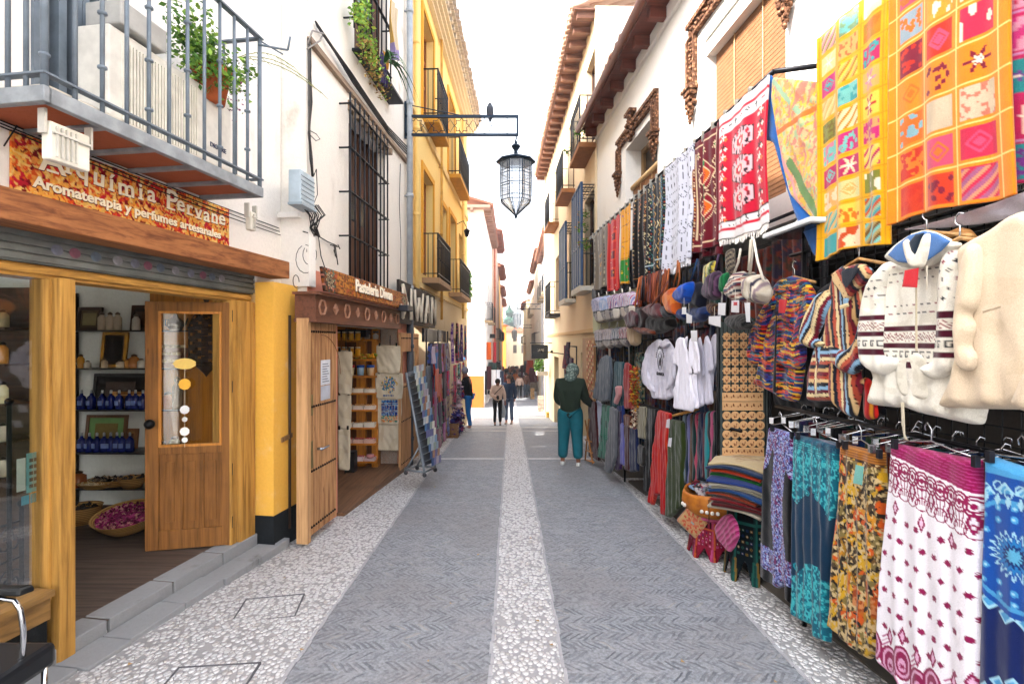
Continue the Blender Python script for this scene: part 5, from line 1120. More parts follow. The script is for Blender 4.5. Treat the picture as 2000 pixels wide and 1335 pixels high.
def p3(c, W, H):
 bk_ = '#23242e'; rows_ = 12
 for i in range(rows_):
  v = H*(i+.5)/rows_; k = i % 4
  if k in (0, 2) and i % 2 == 0 and k == 0:
   for s_ in (0, .5): c.zig(v, H*.030, W/4, .007, bk_, s_)
   for j in range(5): c.dia(W*(.0+.25*j), v, .011, .02, bk_)
  elif k == 1:
   for j in range(9): c.ell(W*(.06+.11*j), v, .008, .024, bk_)
  elif k == 2:
   for j in range(9): c.ell(W*(.06+.11*j), v, .008, .024, bk_).rect(W*(.06+.11*j)-.002, W*(.06+.11*j)+.002, v-.04, v, bk_)
  else:
   for j in range(16): c.dia(W*(.03+.063*j), v-.012, .008, .008, bk_); c.dia(W*(.03+.063*j), v+.015, .008, .008, bk_)
def p4(c, W, H):
 r = jit(7)
 for u, cc in ((.1, '#c9c0a0'), (.2, '#3f8a8a'), (.32, '#c9a25a'), (.68, '#c9a25a'), (.8, '#5a94a0'), (.9, '#c9c0a0')): c.vzig(W*u, .014, .05, .008, cc)
 for u in (.15, .26, .74, .86):
  for i in range(int(H/.035)): c.ell(W*u, .02+.035*i, .007, .008, ['#b94a2a', '#d8cfae', '#3a7a6a', '#2f5a8a'][(i+int(u*10)) % 4])
 for v in (.25, .5, .75): c.dia(W*.5, H*v, W*.15, H*.09, '#c9c0a0').dia(W*.5, H*v, W*.125, H*.075, '#1c2a30').dia(W*.5, H*v, W*.08, H*.05, '#c4542a').star(W*.5, H*(v+.125), .03, '#3f9a6a', 6, .5)
 for v in (.05, .95):
  for j in range(6): c.star(W*(.1+.16*j), H*v, .018, '#d8cfae', 4, .5)
 c.rect(0, W, H*.90, H*.91, '#b8c8cc')
def p5(c, W, H):
 r = jit(8); n = int(H/.052)
 for i in range(n):
  for j in range(5):
   c.star(W*(.12+.19*j), .03+.052*i, .021, ['#c9a876', '#8a5a34', '#d8c8a0', '#b5764a'][r.randrange(4)], 5, .45)
 c.frame(.02, .008, '#8a6a44'); c.vzig(W*.5, .03, .1, .008, '#c9a876')
def p6(c, W, H):
 c.rect(0, W, H*.68, H*.97, '#2f8a34'); r = jit(3)
 for i in range(16): c.star(W*r.random(), H*(.72+.22*r.random()), .022, ['#e8d44a', '#e0b020', '#c9302a'][i % 3], 5, .4)
 for i in range(28): c.star(W*(.15+.7*r.random()), H*(.04+.6*r.random()), .016, ['#7a6a1a', '#c94a1a', '#3f6a9a'][i % 3], 4, .5)
 for v in (.22, .44, .66): c.rect(0, W, H*v, H*v+.008, '#a8761a')
def p7(c, W, H):
 c.frame(.03, .012, '#d8603a').frame(.07, .006, '#e0a08a'); r = jit(5)
 for v in (.25, .5, .75): c.rect(W*.3, W*.7, H*(v-.08), H*(v+.08), '#d84a2a').rect(W*.38, W*.62, H*(v-.05), H*(v+.05), '#7a1a2a')
 for i in range(30): c.star(W*(.2+.6*r.random()), H*r.random(), .014, ['#e8b04a', '#8a1218', '#e8d0c0'][i % 3], 4, .5)
def p8(c, W, H):
 r = jit(6)
 for i in range(int(H/.06)):
  for j in range(4): c.rect(W*(.08+.23*j), W*(.08+.23*j)+.045, .01+.06*i, .05+.06*i, ['#a89f8c', '#6f6557', '#4a3c34', '#b5aa90'][r.randrange(4)])
 for v in (.4, .55, .7): c.rect(W*.42, W*.68, H*v, H*v+.05, '#c9963a').rect(W*.48, W*.62, H*v+.012, H*v+.035, '#3a2414')
rug(1405, 1501, 2.49, 'crimson rug with white bands and three pale medallions, nearest the blue edged cloth', p1, '#dcd8d8', fringe='#e9e4dc', seed=1, d=.06)
rug(1353, 1413, 2.50, 'dark maroon rug with orange diamonds and green tips', p2, '#6e0d26', seed=2, d=.03, fr=.03)
rug(1302, 1358, 2.44, 'white fringed rug with black diamond and teardrop rows', p3, '#c6c7d2', fringe='#dcdce2', seed=3, d=.05, fr=.03)
rug(1266, 1304, 2.47, 'black and teal rug with small rust diamonds beside the white rug', p4, '#10161c', seed=4, fr=.03)
rug(1233, 1264, 2.44, 'black rug covered with gold brown motifs', p5, '#17100d', seed=5, fr=.03)
rug(1211, 1232, 2.47, 'yellow hanging with a green lower panel', p6, '#dca21a', seed=6, fr=.02)
rug(1188, 1210, 2.44, 'bright red hanging with orange frames', p7, '#c0141e', seed=7, fr=.02)
rug(1161, 1187, 2.55, 'grey brown rug with small square motifs at the far end of the rail', p8, '#857b6c', seed=8, fr=.02)
for px0, px1, zb, z1_, c_, lb in ((1156, 1192, 2.44, 2.62, '#0d0f16', 'black cloth peeping out under the grey brown rug'), (1214, 1250, 2.38, 2.9, '#0f1420', 'navy cloth behind the yellow hanging'), (1258, 1306, 2.40, 3.4, '#131b30', 'navy cloth behind the black and teal rug'), (1350, 1412, 2.43, 3.2, '#6b0b28', 'plain maroon cloth showing under the maroon diamond rug')):
 rug(px0, px1, zb, lb, lambda c, W, H: None, c_, d=-.02, cell=.02, ztop=z1_, name='plain_cloth', cat='cloth', seed=len(lb))
def patchwork(c, W, H, nc, nr, border, cols, seed, bw=.03, stitch='#d8c05a'):
 r = random.Random(seed); cw, ch = (W-2*bw)/nc, H/nr
 for i in range(nr):
  for j in range(nc):
   u0, v0 = bw+cw*j, ch*i; c1 = r.choice(cols); mr = .10; c.rect(u0+cw*mr, u0+cw*(1-mr), v0+ch*mr, v0+ch*(1-mr), c1); k = r.randrange(7); c2 = r.choice(cols); uc, vc = u0+cw/2, v0+ch/2
   ins = (c.u > u0+cw*mr) & (c.u < u0+cw*(1-mr)) & (c.v > v0+ch*mr) & (c.v < v0+ch*(1-mr))
   if k == 0: c.star(uc, vc, cw*.32, c2, 6, .4).star(uc, vc, cw*.14, '#e8dcc8', 6, .4)
   elif k == 1:
    for q in range(14): c.ell(u0+cw*(.18+.64*r.random()), v0+ch*(.18+.64*r.random()), .011, .011, c2)
   elif k == 2: c.put(ins & (((c.u+c.v)/.02).astype(int) % 3 == 0), c2); c.put(ins & (((c.u+c.v)/.02).astype(int) % 3 == 1), '#d8c890', .5)
   elif k == 3: c.dia(uc, vc, cw*.3, ch*.3, c2, .3).dia(uc, vc, cw*.14, ch*.14, c2)
   elif k == 4: c.put(ins & (fnoise(c.u/.025, c.v/.025, r.randrange(999)) > .55), c2)
   elif k == 5: c.put(ins & (fnoise(c.u/.02, c.v/.05, r.randrange(999)) > .64), '#e6d8c4')
   else: c.put(ins & (fnoise(c.u/.015, c.v/.015, r.randrange(999)) > .6), c2, .6)
   if i: c.rect(0, W, ch*i-.003, ch*i+.003, stitch, .8)
  for j in range(nc+1): c.rect(bw+cw*j-.003, bw+cw*j+.003, 0, H, stitch, .8)
 c.mul(.98+.12*(fnoise(c.u/.05, c.v/.05, seed)[..., None]-.5))
YC = ['#b5841c', '#d07a1c', '#b8336a', '#b5342a', '#4a9fa0', '#7fb8b0', '#dcc25a', '#d8a868', '#c9c490', '#cf8a9a', '#c25a2a', '#8a8a3a', '#7a5a1c', '#e0c8a8', '#c0387a']
OC = ['#d8701c', '#c8402a', '#c73a5a', '#9aa8b0', '#8fb0b8', '#e0a034', '#d88a3a', '#cf5a7a', '#a86a8a', '#d87a2a', '#8a2440', '#c9b8a0', '#e0902a', '#cc4a2a']
rug(1596, 1738, 2.17, 'tall yellow patchwork quilt with a grid of small squares', lambda c, W, H: patchwork(c, W, H, 3, 10, 0, YC, 5, .02, '#c99a1c'), '#e0ac10', seed=11, d=.06, cell=.0065, ztop=3.42, fr=.015, name='quilt', cat='quilt')
rug(1733, 1982, 2.235, 'large orange patchwork quilt with shimmering gold seams', lambda c, W, H: patchwork(c, W, H, 3, 9, 0, OC, 9, .045, '#ecd08a'), '#e8922a', seed=12, d=.10, cell=.006, ztop=3.62, fr=.014, name='quilt', cat='quilt')
def p_pink(c, W, H):
 patchwork(c, W, H, 3, 9, 0, ['#c73a6a', '#cf4a8a', '#8a4a9a', '#3f9a9a', '#d88a3a', '#d8a0b0', '#7a2a5a', '#c0305a'], 21, .02, '#c9a0c0')
rug(1952, 2120, 2.26, 'pink and purple patchwork quilt at the right edge of the photo', p_pink, '#c93a72', seed=13, d=.05, cell=.008, ztop=3.65, name='quilt', cat='quilt')
cover('white_lining', [(1755, 448), (1850, 425), (1950, 392), (2060, 350), (2060, 400), (1940, 432), (1850, 442)], '#cfcbd6', 'loose pale lilac lining hanging below the orange quilt', 'cloth', d=.02, thick=.02, wr=.02)
Zq = Z((1450, 0), 2.3836)
cover('blue_cloth', Zq([(118, 352), (136, 350), (160, 560), (180, 760), (215, 900), (290, 985), (378, 1040), (408, 1080), (345, 1188), (325, 1185), (280, 1080), (240, 1000), (190, 840), (140, 660), (100, 650)]), '#1d6aac', 'vivid blue backing cloth curving below the peach embroidered cloth', 'cloth', d=.03, thick=.012, wr=.008, cell=.01)
def p_peach(c):
 c.noise(['#cfae7c', '#d89a6a', '#c9b98a'], .05, th=.55, seed=3).noise(['#a8b890', '#cf8a7a', '#d8b84a'], .02, th=.68, seed=8); W, H = c.W, c.H
 c.seg((W*.05, H*.02), (W*.6, H*.3), .03, '#9fb89a'); c.seg((W*.4, H*.25), (W*1.0, H*.06), .05, '#d8907c'); c.rect(0, W, H*.30, H*.325, '#cf7a34'); c.seg((W*.4, H*.5), (W*.95, H*.85), .05, '#6f8a5a'); c.seg((W*.2, H*.4), (W*.6, H*.75), .03, '#d8a0a0'); c.seg((W*.7, H*.0), (W*.4, H*.28), .02, '#c9b04a')
cover('peach_cloth', Zq([(132, 358), (200, 362), (345, 378), (365, 500), (372, 900), (378, 1180), (335, 1180), (368, 1060), (290, 985), (215, 900), (180, 760), (150, 600), (128, 460)]), lambda c: (solid('#d8b890')(c), p_peach(c)), 'peach and gold embroidered cloth hung between rugs and yellow quilt', 'cloth', d=.05, thick=.012, wr=.02, cell=.007, sm=1)
t = thing('flood_lamp', 'white framed flat flood lamp on the soffit below the blue cloth', 'lamp', FP.p(3.1, .1, 2.4)); a, b = FP.hit(1595, .1), FP.hit(1500, .1)
m = MB(); m.fbox(FP, a, b, -.12, .14, 2.37, 2.40); m.build('housing', plain('#cdd0d2', .4), t, bevel=.006); m = MB(); m.fbox(FP, a+.03, b-.03, -.09, .11, 2.362, 2.37); m.build('glass_face', plain('#23262c', .15), t); m = MB(); m.bar(FP.p(b-.05, 0, 2.4), FP.p(b-.05, -.2, 2.62), .01); m.build('arm', plain('#9a9a98', .4, .5), t)
def fold_fn(n, amp, W, seed=0, top=.3):
 r = random.Random(seed); a, b = r.random()*6, r.random()*6
 return lambda X, Zz: amp*.27*(np.sin(X*n*2*math.pi/W+a+Zz*.6)+.2*np.sin(X*n*3.7*math.pi/W+b))*np.clip(.35+(Zz.max()-Zz)*1.2, 0, 1)
Zg = Z((1450, 440), 3.178)
def garment(name, label, cat, base_d, parts, hook=None, tagc=None):
 """parts: list of (part, outline, colour function, depth offset, thickness)"""
 loc = outline(FP, base_d, parts[0][1])[0]; t = thing(name, label, cat, loc, FP.rz)
 for nm, pts, cf, off, th in parts: cover(nm, pts, cf, d=base_d, off=off, parent=t, thick=th*.8, round_=.045 if th > .03 else .02, wr=(.005 if base_d > .05 else .010) if th > .03 else .004, vf=fold_fn(3, .022 if base_d > .05 else .018, .35, len(nm)) if th > .03 else None, seed=len(nm)+int(th*999), cell=.0058)
 if hook:
  m = MB(); c = Vector(FP.pt(*hook, base_d)); dy = Vector(FP.p(1, 0, 0))-Vector(FP.p(0, 0, 0)); m.tube([c, c+Vector((0, 0, .05))]+[c+dy*.022*math.sin(a)+Vector((0, 0, .075-.025*math.cos(a))) for a in (.4, 1.2, 2, 3, 4)], .0035, 5); m.build('hanger_hook', plain('#c4c7c9', .2, .9), t)
  m = MB(); m.tube([c-dy*.2-Vector((0, 0, .06)), c, c+dy*.2-Vector((0, 0, .06))], .009, 6); m.build('hanger', wood('#b58a55'), t)
 return t
def stripes(cols, w_, ang=0, wob=.0, seed=0, dot=None):
 def f(c):
  s_ = c.u*math.cos(ang)+c.v*math.sin(ang)+wob*(fnoise(c.u/.1, c.v/.1, seed)-.5); k = (s_/w_).astype(int) % len(cols)
  for i, q in enumerate(cols): c.put(k == i, q)
  if dot: fr_ = (s_/w_) % 1; t_ = (-c.u*math.sin(ang)+c.v*math.cos(ang))/.012; c.put((np.abs(fr_-.5) > .42) & ((t_.astype(int) % 2) == 0), dot)
 return f
def rainbow(c):
 cols = ['#c4471c', '#1f3f8a', '#c99a1c', '#3a1d4a', '#14162a', '#b5251c', '#1f7a8a', '#3f2a6a', '#d8b83a', '#101022', '#cf6a1c', '#24408a', '#101020']
 y = c.v+.012*np.sin(c.u/.05)+.02*(fnoise(c.u/.06, c.v/.2, 5)-.5); row = (y/.0075).astype(int); seg = ((c.u+row*.037)/.07).astype(int); r = np.random.RandomState(5).randint(0, len(cols), (300, 60)); k = r[row % 300, seg % 60]
 for i, q in enumerate(cols): c.put(k == i, q)
jk = rainbow
garment('rainbow_jacket', 'knitted jacket in multicoloured fleck stripes with a red tag', 'jacket', -.03, [
 ('body', Zg([(230, 340), (300, 305), (400, 350), (445, 430), (410, 560), (355, 700), (375, 850), (350, 1030), (330, 1095), (250, 1085), (180, 1035), (60, 985), (90, 900), (130, 780), (110, 620), (140, 480), (185, 400)]), jk, 0, .05),
 ('sleeve', Zg([(180, 400), (90, 560), (40, 660), (33, 800), (60, 870), (105, 850), (130, 720), (165, 600), (210, 470)]), jk, .02, .05), ('sleeve', Zg([(400, 400), (340, 560), (325, 700), (215, 775), (200, 830), (280, 890), (350, 890), (385, 830), (380, 700), (440, 560), (445, 440)]), jk, .03, .05),
 ('hood', Zg([(190, 400), (215, 340), (300, 305), (400, 330), (445, 400), (420, 450), (330, 400), (240, 420)]), jk, .02, .03), ('price_tag', Zg([(225, 462), (278, 462), (262, 548), (222, 545)]), '#c4202c', .085, .003), ('zip', Zg([(205, 560), (212, 560), (205, 1040), (185, 1030)]), '#0d0d12', .06, .004)], (1552, 540))
SC = ['#7c1a34', '#c9a878', '#1c2236', '#b5604a', '#d8c8a0', '#6a1830', '#8fb0c8', '#14182a', '#cfb58a', '#a8503a']
garment('striped_hoodie', 'navy maroon and cream striped woven hooded pullover', 'pullover', .02, [
 ('body', Zg([(575, 280), (620, 240), (740, 230), (800, 285), (800, 340), (740, 560), (700, 650), (720, 840), (712, 930), (735, 960), (690, 1195), (640, 1180), (565, 1110), (560, 1085), (400, 1090), (405, 930), (440, 770), (510, 650), (510, 450), (545, 350)]), stripes(SC, .018, -.08, .01, 3, '#101018'), 0, .05),
 ('lower_band', Zg([(440, 745), (560, 720), (710, 840), (712, 915), (640, 920), (560, 860), (560, 1085), (400, 1090), (410, 930)]), stripes(SC[::-1], .02, 1.5, .01, 4, '#101018'), .012, .045),
 ('sleeve', Zg([(525, 385), (440, 430), (380, 560), (345, 690), (350, 730), (430, 765), (500, 740), (500, 720), (440, 700), (480, 620), (540, 480)]), stripes(['#8fb0c8', '#14182a', '#cfb58a', '#d8c8a0', '#7c1a34'], .018, .5, .01, 5, '#101018'), .03, .045),
 ('sleeve', Zg([(805, 300), (770, 440), (720, 600), (690, 700), (640, 770), (590, 760), (568, 820), (570, 880), (660, 925), (735, 890), (725, 790), (770, 600), (815, 420)]), stripes(['#8fb0c8', '#14182a', '#cfb58a', '#b5604a', '#7c1a34'], .02, .7, .01, 6, '#101018'), .03, .045),
 ('hood', Zg([(560, 290), (590, 255), (680, 232), (740, 225), (800, 270), (780, 330), (690, 400), (640, 470), (610, 400), (565, 350)]), stripes(['#cfb58a', '#b5604a', '#7c1a34', '#1c2236'], .02, -.6, .01, 7, '#101018'), .035, .03),
 ('hood_lining', Zg([(612, 285), (650, 262), (730, 262), (690, 330), (640, 390), (618, 350)]), '#1a2334', .07, .006), ('button_tab', Zg([(600, 500), (655, 480), (662, 505), (605, 525)]), '#d8c8a0', .075, .008), ('cuff_loop', Zg([(625, 455), (660, 455), (655, 485), (625, 490)]), '#8fb0c8', .075, .008)], (1678, 505))
def nordic(c):
 solid('#e4e0d6')(c); H = c.H; W = c.W; c.noise(['#dcd7cb'], .04, th=.6, seed=3); v0 = NV
 for i in range(30):
  for j in range(8):
   u, v = .02+.035*i+(.017 if j % 2 else 0), v0-.36+.036*j
   if v < v0-.06: c.star(u, v, .009, '#2a2c3a' if (i+j) % 3 else '#8a2a4a', 4, .45)
 mr = '#5a1230'; c.rect(0, W, v0-.055, v0-.03, mr); c.zig(v0-.012, .009, .022, .006, '#8a2444'); c.zig(v0+.004, .009, .022, .006, '#8a2444'); c.rect(0, W, v0+.02, v0+.045, mr)
 for i in range(40): u = .036*i; c.rect(u, u+.026, v0+.060, v0+.066, '#2a2c3a').rect(u, u+.005, v0+.060, v0+.088, '#2a2c3a').rect(u, u+.018, v0+.082, v0+.088, '#2a2c3a').rect(u+.014, u+.019, v0+.072, v0+.088, '#2a2c3a')
 c.rect(0, W, v0+.105, v0+.13, mr)
def nord(v0):
 def f(c):
  global NV; NV = v0; nordic(c)
 return f
wl = lambda c: (solid('#e2ddd0')(c), c.noise(['#d8d2c4'], .03, th=.6, seed=2))
garment('nordic_hoodie', 'cream fleece hoodie with maroon zigzag bands and pale blue hood lining', 'hoodie', .08, [
 ('body', Zg([(880, 215), (1010, 250), (1100, 250), (1290, 120), (1345, 140), (1330, 400), (1310, 650), (1320, 880), (1420, 900), (1500, 1100), (1480, 1195), (1470, 1235), (1380, 1230), (1240, 1195), (1100, 1165), (975, 1120), (990, 1100), (960, 1130), (780, 1110), (790, 1060), (820, 930), (760, 850), (745, 600), (790, 330)]), nord(.375), 0, .06),
 ('sleeve', Zg([(870, 240), (800, 300), (760, 400), (735, 560), (715, 700), (735, 850), (800, 905), (880, 935), (955, 870), (950, 815), (870, 800), (880, 600), (875, 400), (905, 260)]), nord(.285), .04, .055),
 ('sleeve', Zg([(1290, 125), (1350, 140), (1340, 400), (1315, 610), (1325, 860), (1290, 905), (1180, 955), (1110, 900), (1100, 860), (1185, 830), (1200, 640), (1215, 330), (1240, 180)]), nord(.31), .045, .055),
 ('hood', Zg([(872, 185), (950, 105), (1040, 45), (1110, 20), (1200, 40), (1300, 90), (1360, 110), (1290, 165), (1150, 255), (1100, 245), (1010, 262), (960, 245), (890, 210)]), wl, .05, .04),
 ('hood_lining', Zg([(898, 182), (950, 122), (1030, 62), (1120, 34), (1205, 50), (1290, 98), (1230, 160), (1150, 215), (1060, 238), (960, 226)]), '#5f86b8', .083, .008), ('hood_shadow_lining', Zg([(1030, 105), (1070, 55), (1125, 45), (1100, 110), (1070, 185), (1045, 160)]), '#26384a', .092, .006),
 ('collar', Zg([(990, 100), (1025, 72), (1048, 150), (1072, 190), (1125, 42), (1165, 50), (1155, 140), (1125, 262), (1040, 268), (1005, 180)]), wl, .093, .02),
 ('price_tag', Zg([(1008, 278), (1095, 262), (1085, 385), (990, 380)]), '#c9303c', .125, .003), ('zip', Zg([(1068, 250), (1080, 250), (1085, 780), (1070, 780)]), '#c9bfa8', .085, .006),
 ('drawstring', Zg([(1140, 250), (1150, 250), (1148, 400), (1138, 400)]), '#d8d0c0', .10, .006), ('drawstring', Zg([(978, 1100), (1000, 1100), (1008, 1300), (1025, 1335), (1000, 1330), (985, 1240)]), '#c4bba8', .05, .008),
 ('pocket', Zg([(960, 850), (1060, 780), (1120, 790), (1190, 860), (1210, 1000), (1180, 1090), (990, 1060), (950, 960)]), wl, .020, .022)], (1810, 452))
cr_ = lambda c: (solid('#decdb6')(c), c.noise(['#d9c8b0'], .06, th=.6, seed=4))
garment('cream_sweater', 'plain cream brushed cotton hooded sweater beside the nordic hoodie', 'sweater', .12, [
 ('body', Zg([(1345, 130), (1450, 65), (1560, 10), (1640, -60), (1760, -110), (1960, -60), (1960, 900), (1740, 1140), (1500, 1135), (1240, 1130), (1225, 1100), (1300, 930), (1400, 640), (1440, 540), (1390, 480), (1350, 300)]), cr_, 0, .07),
 ('sleeve', Zg([(1400, 95), (1350, 230), (1320, 450), (1308, 620), (1320, 850), (1370, 905), (1430, 885), (1445, 800), (1400, 745), (1440, 620), (1400, 545), (1450, 500), (1480, 300), (1470, 120)]), cr_, .05, .05),
 ('hem_seam', Zg([(1490, 535), (1600, 505), (1900, 480), (1900, 488), (1600, 515), (1495, 548)]), '#b5a48c', .075, .006), ('cuff', Zg([(1655, 1090), (1800, 800), (1900, 780), (1900, 1200), (1700, 1125)]), cr_, .06, .05)], (1875, 465))
t = thing('wooden_hanger', 'pale wooden coat hanger shoulder between hoodie and cream sweater', 'hanger', FP.pt(1875, 460, .03)); m = MB(); c = [FP.pt(*p, .03) for p in ((1850, 470), (1858, 458), (1873, 452), (1890, 456), (1900, 468))]; m.tube(c, .018, 8); m.build('bar', wood('#b58248', '#7c4e24', 1), t)
cover('dark_jumper', Zg([(560, 330), (700, 560), (690, 1000), (850, 1090), (880, 1170), (740, 1200), (560, 1100), (480, 1130), (330, 1100), (300, 600), (480, 380)]), lambda c: (solid('#141a26')(c), c.noise(['#2a1420', '#0d2030'], .05, th=.6)), 'dark navy jumpers hanging behind the striped hoodie', 'jumper', d=-.1, thick=.03)
cover('red_shawl', Zg([(740, 930), (800, 960), (840, 1190), (780, 1205), (745, 1190)]), stripes(['#a8141c', '#c9902a', '#7a0d14', '#c9302a'], .014, 0, .01, 8), 'red and gold striped shawl end between the hoodies', 'shawl', d=-.02, thick=.02)
cover('dark_sweater', Zg([(160, 400), (230, 320), (420, 360), (500, 400), (380, 900), (420, 1140), (200, 1130), (150, 900)]), '#12202c', 'dark blue sweater hanging behind the multicoloured jacket', 'sweater', d=-.13, thick=.03)
Zs = Z((1450, 780), 2.4055)
def paisley(c, u, v, s_, c1, c2, flip=1):
 c.ell(u, v, s_, s_*1.5, c1).ell(u, v, s_*.78, s_*1.25, c2).ell(u, v, s_*.6, s_*1.0, c1).ell(u, v+s_*.2, s_*.34, s_*.6, c2).star(u, v+s_*.3, s_*.28, c1, 6, .3)
def sk_white(c):
 solid('#ece8ee')(c); W, H = c.W, c.H; m_, m2 = '#98155c', '#b54a88'
 e = .155+.035*(c.u/W); slope = (c.v-.09*(c.u/W))     # waistband follows the hanger line
 top = slope < .20; c.put(slope < .045, m_); c.put((slope < .045) & ((slope*1000).astype(int) % 14 < 4), m2)
 for i in range(12):
  u = W*(.04+.084*i); v0 = .075+.09*u/W
  c.ell(u, v0+.02, .034, .042, m_, .22).ell(u, v0+.02, .022, .028, m_, .3).ell(u, v0+.02, .010, .012, m_)
  if i % 2: c.dia(u, v0+.085, .022, .05, m_).dia(u, v0+.085, .010, .03, '#dcd6de')
  else:
   for q in (-.02, 0, .02): c.seg((u+q, v0+.05), (u+q*.4, v0+.12), .005, m_)
  c.ell(u, v0+.12, .03, .03, m_, .18)
  if i % 3 == 0: c.dia(u, v0+.20, .016, .04, m_).dia(u, v0+.2, .008, .022, '#e8c8dc')
 r = jit(3)
 for i in range(9):
  for j in range(9):
   u, v = W*(.06+.11*i+(.05 if j % 2 else 0)), .36+.085*j
   if v < H-.30: c.star(u, v, .0155, m_, 12, .16)
 for i in range(7):
  u = W*(.05+.15*i)+.01*(i % 2); v0 = H-.20+(.04 if i % 2 else 0)
  paisley(c, u, v0, .05, m_, '#d8a8c4'); c.dia(u, v0-.12, .018, .045, m_).dia(u, v0-.12, .009, .025, '#e0b8d0')
  for q in range(5): c.seg((u+.05, v0-.06+.02*q), (u+.08, v0-.09+.02*q), .005, m2)
 c.rect(0, W, H-.10, H, m_, .85);
 for i in range(7): paisley(c, W*(.12+.15*i), H-.07, .04, '#d8a8c4', m_)
def sk_teal(c):
 solid('#14405c')(c); W, H = c.W, c.H; t1, t2 = '#1f98a4', '#0f6c80'; edge = .34+.07*np.sin(c.u/W*9)+.05*fnoise(c.u/.03, c.v/.03, 3); up = c.v < edge; lo = c.v > H-.40+.08*np.sin(c.u/W*7+1)+.05*fnoise(c.u/.03, c.v/.03, 4); k = up | lo; c.put(k, t2)
 r = np.random.RandomState(2)
 for _ in range(150):
  u, v = r.rand()*W, r.rand()*H;
  if v < .36 or v > H-.36: s_ = .012+.014*r.rand(); c.ell(u, v, s_, s_, t1, .35).ell(u, v, s_*.4, s_*.4, '#5fc0c4')
 c.put(k & (fnoise(c.u/.008, c.v/.014, 5) > .6), '#4fb4ba'); c.put(c.v < .02, '#d0c4bc'); c.put(c.v < .045+.02*(c.u/W), '#1c2a5a', .7); c.put((c.v < .10) & ((c.v*1000).astype(int) % 12 < 4), '#0d5a6c')
def sk_gold(c):
 solid('#7c5c24')(c); W, H = c.W, c.H; c.noise(['#a8801c', '#4a3424', '#c9922a', '#5c4a34', '#8a7a4a'], .028, th=.56, seed=5, av=1.6).noise(['#c9641c', '#c9a42a'], .06, th=.70, seed=8).noise(['#2f241c', '#c9b48a'], .010, th=.66, seed=9, av=2)
 c.put(c.v < .06, '#b07a34'); c.put((c.v < .08) & ((c.v*1000).astype(int) % 12 < 4), '#7a4a1c')
 for i in range(6): c.rect(W*(.45+.1*i), W*(.52+.1*i), H*(.62+.05*(i % 3)), H*(.72+.05*(i % 3)), '#c4641c', .6)
def sk_black(c):
 solid('#0c0d16')(c); W, H = c.W, c.H; k = (c.v < .20+.10*np.sin(c.u/W*8)) | (np.abs(c.u-W*.62-.02*np.sin(c.v*9)) < W*.17) | ((c.v > H-.28) & (c.v < H-.12)); c.put(k, '#3d3a74')
 c.put(k & (fnoise(c.u/.008, c.v/.012, 2) > .5), '#7f86c0'); c.put(k & (fnoise(c.u/.012, c.v/.018, 7) > .62), '#7a2a6a'); c.put(k & (fnoise(c.u/.006, c.v/.006, 9) > .7), '#b8c4e0')
def sk_blue(c):
 solid('#0d2c6a')(c); W, H = c.W, c.H; b1, b2, b3 = '#1a5ca8', '#5aa4d0', '#a8d0e0'
 c.put(c.v < .34+.03*np.sin(c.u*30), b1)
 for cu, cvv, s_ in ((.16, .34, 1.0), (.19, 1.02, .95), (.50, .55, 1)):
  for k_ in range(18): a = k_*2*math.pi/18; c.dia(cu+.20*s_*math.cos(a)*.9, cvv+.23*s_*math.sin(a), .032, .032, b3).dia(cu+.20*s_*math.cos(a)*.9, cvv+.23*s_*math.sin(a), .02, .02, b2)
  c.ell(cu, cvv, .19*s_, .22*s_, b1).ell(cu, cvv, .175*s_, .20*s_, b2, .08)
  for rr_, n_ in ((.15, 16), (.115, 12)):
   for k_ in range(n_): a = k_*2*math.pi/n_; c.ell(cu+rr_*math.cos(a), cvv+rr_*1.15*math.sin(a), .012, .012, b2).ell(cu+rr_*math.cos(a), cvv+rr_*1.15*math.sin(a), .005, .005, b3)
  c.star(cu, cvv, .09, b3, 20, .15, .15).star(cu, cvv, .065, '#2f86c0', 20, .15).star(cu, cvv, .045, '#0d3c7a', 16, .15).star(cu, cvv, .03, '#6ab0d0', 12, .2)
 c.put(c.v < .06, b2);
 for k_ in range(14): c.ell(.02+.04*k_, .10+.02*(k_ % 2), .017, .02, b3, .3); c.dia(.02+.04*k_, .15, .012, .025, b3)
def skirt(label, pts, cf, d, n, amp, seed, th=.045, name='skirt'):
 loc, P = outline(FP, d, pts); W_ = max(p[0] for p in P)-min(p[0] for p in P); t = thing(name, label, 'skirt', loc, FP.rz)
 cover('cloth', pts, cf, d=d, parent=t, thick=th, round_=.03, wr=.004, cell=.0042, vf=fold_fn(n, amp, W_, seed), sm=0, seed=seed)
 top = sorted(pts, key=lambda p: p[1])[:2]; a, b = sorted(top); m = MB()
 for q in (a, b):
  c = Vector(FP.pt(q[0]+(5 if q == a else -5), q[1]+2, d+.03)); m.box(c.x-.010, c.x+.010, c.y-.010, c.y+.010, c.z-.022, c.z+.022); m.build('clip', plain('#2c2c32', .3, .4), t); m = MB()
 pa, pb = Vector(FP.pt(a[0]+5, a[1]-5, d)), Vector(FP.pt(b[0]-5, b[1]-5, d)); mm = (pa+pb)/2+Vector((0, 0, .03)); m = MB(); m.tube([pa, pa*.75+pb*.25+Vector((0, 0, .012)), mm, pa*.25+pb*.75+Vector((0, 0, .012)), pb], .004, 5); m.tube([mm, mm+Vector((.0, 0, .05)), mm+Vector((0, .02, .075)), mm+Vector((0, .035, .06)), mm+Vector((0, .03, .04))], .0035, 5); m.build('hanger', plain('#b9bcc0', .2, .9), t); return t
skirt('black skirt with purple and blue printed panels, farthest of the front skirts', Zs([(128, 128), (245, 162), (248, 400), (250, 700), (238, 965), (205, 940), (205, 870), (165, 885), (88, 835), (95, 600), (112, 300)]), sk_black, .0, 3, .022, 1)
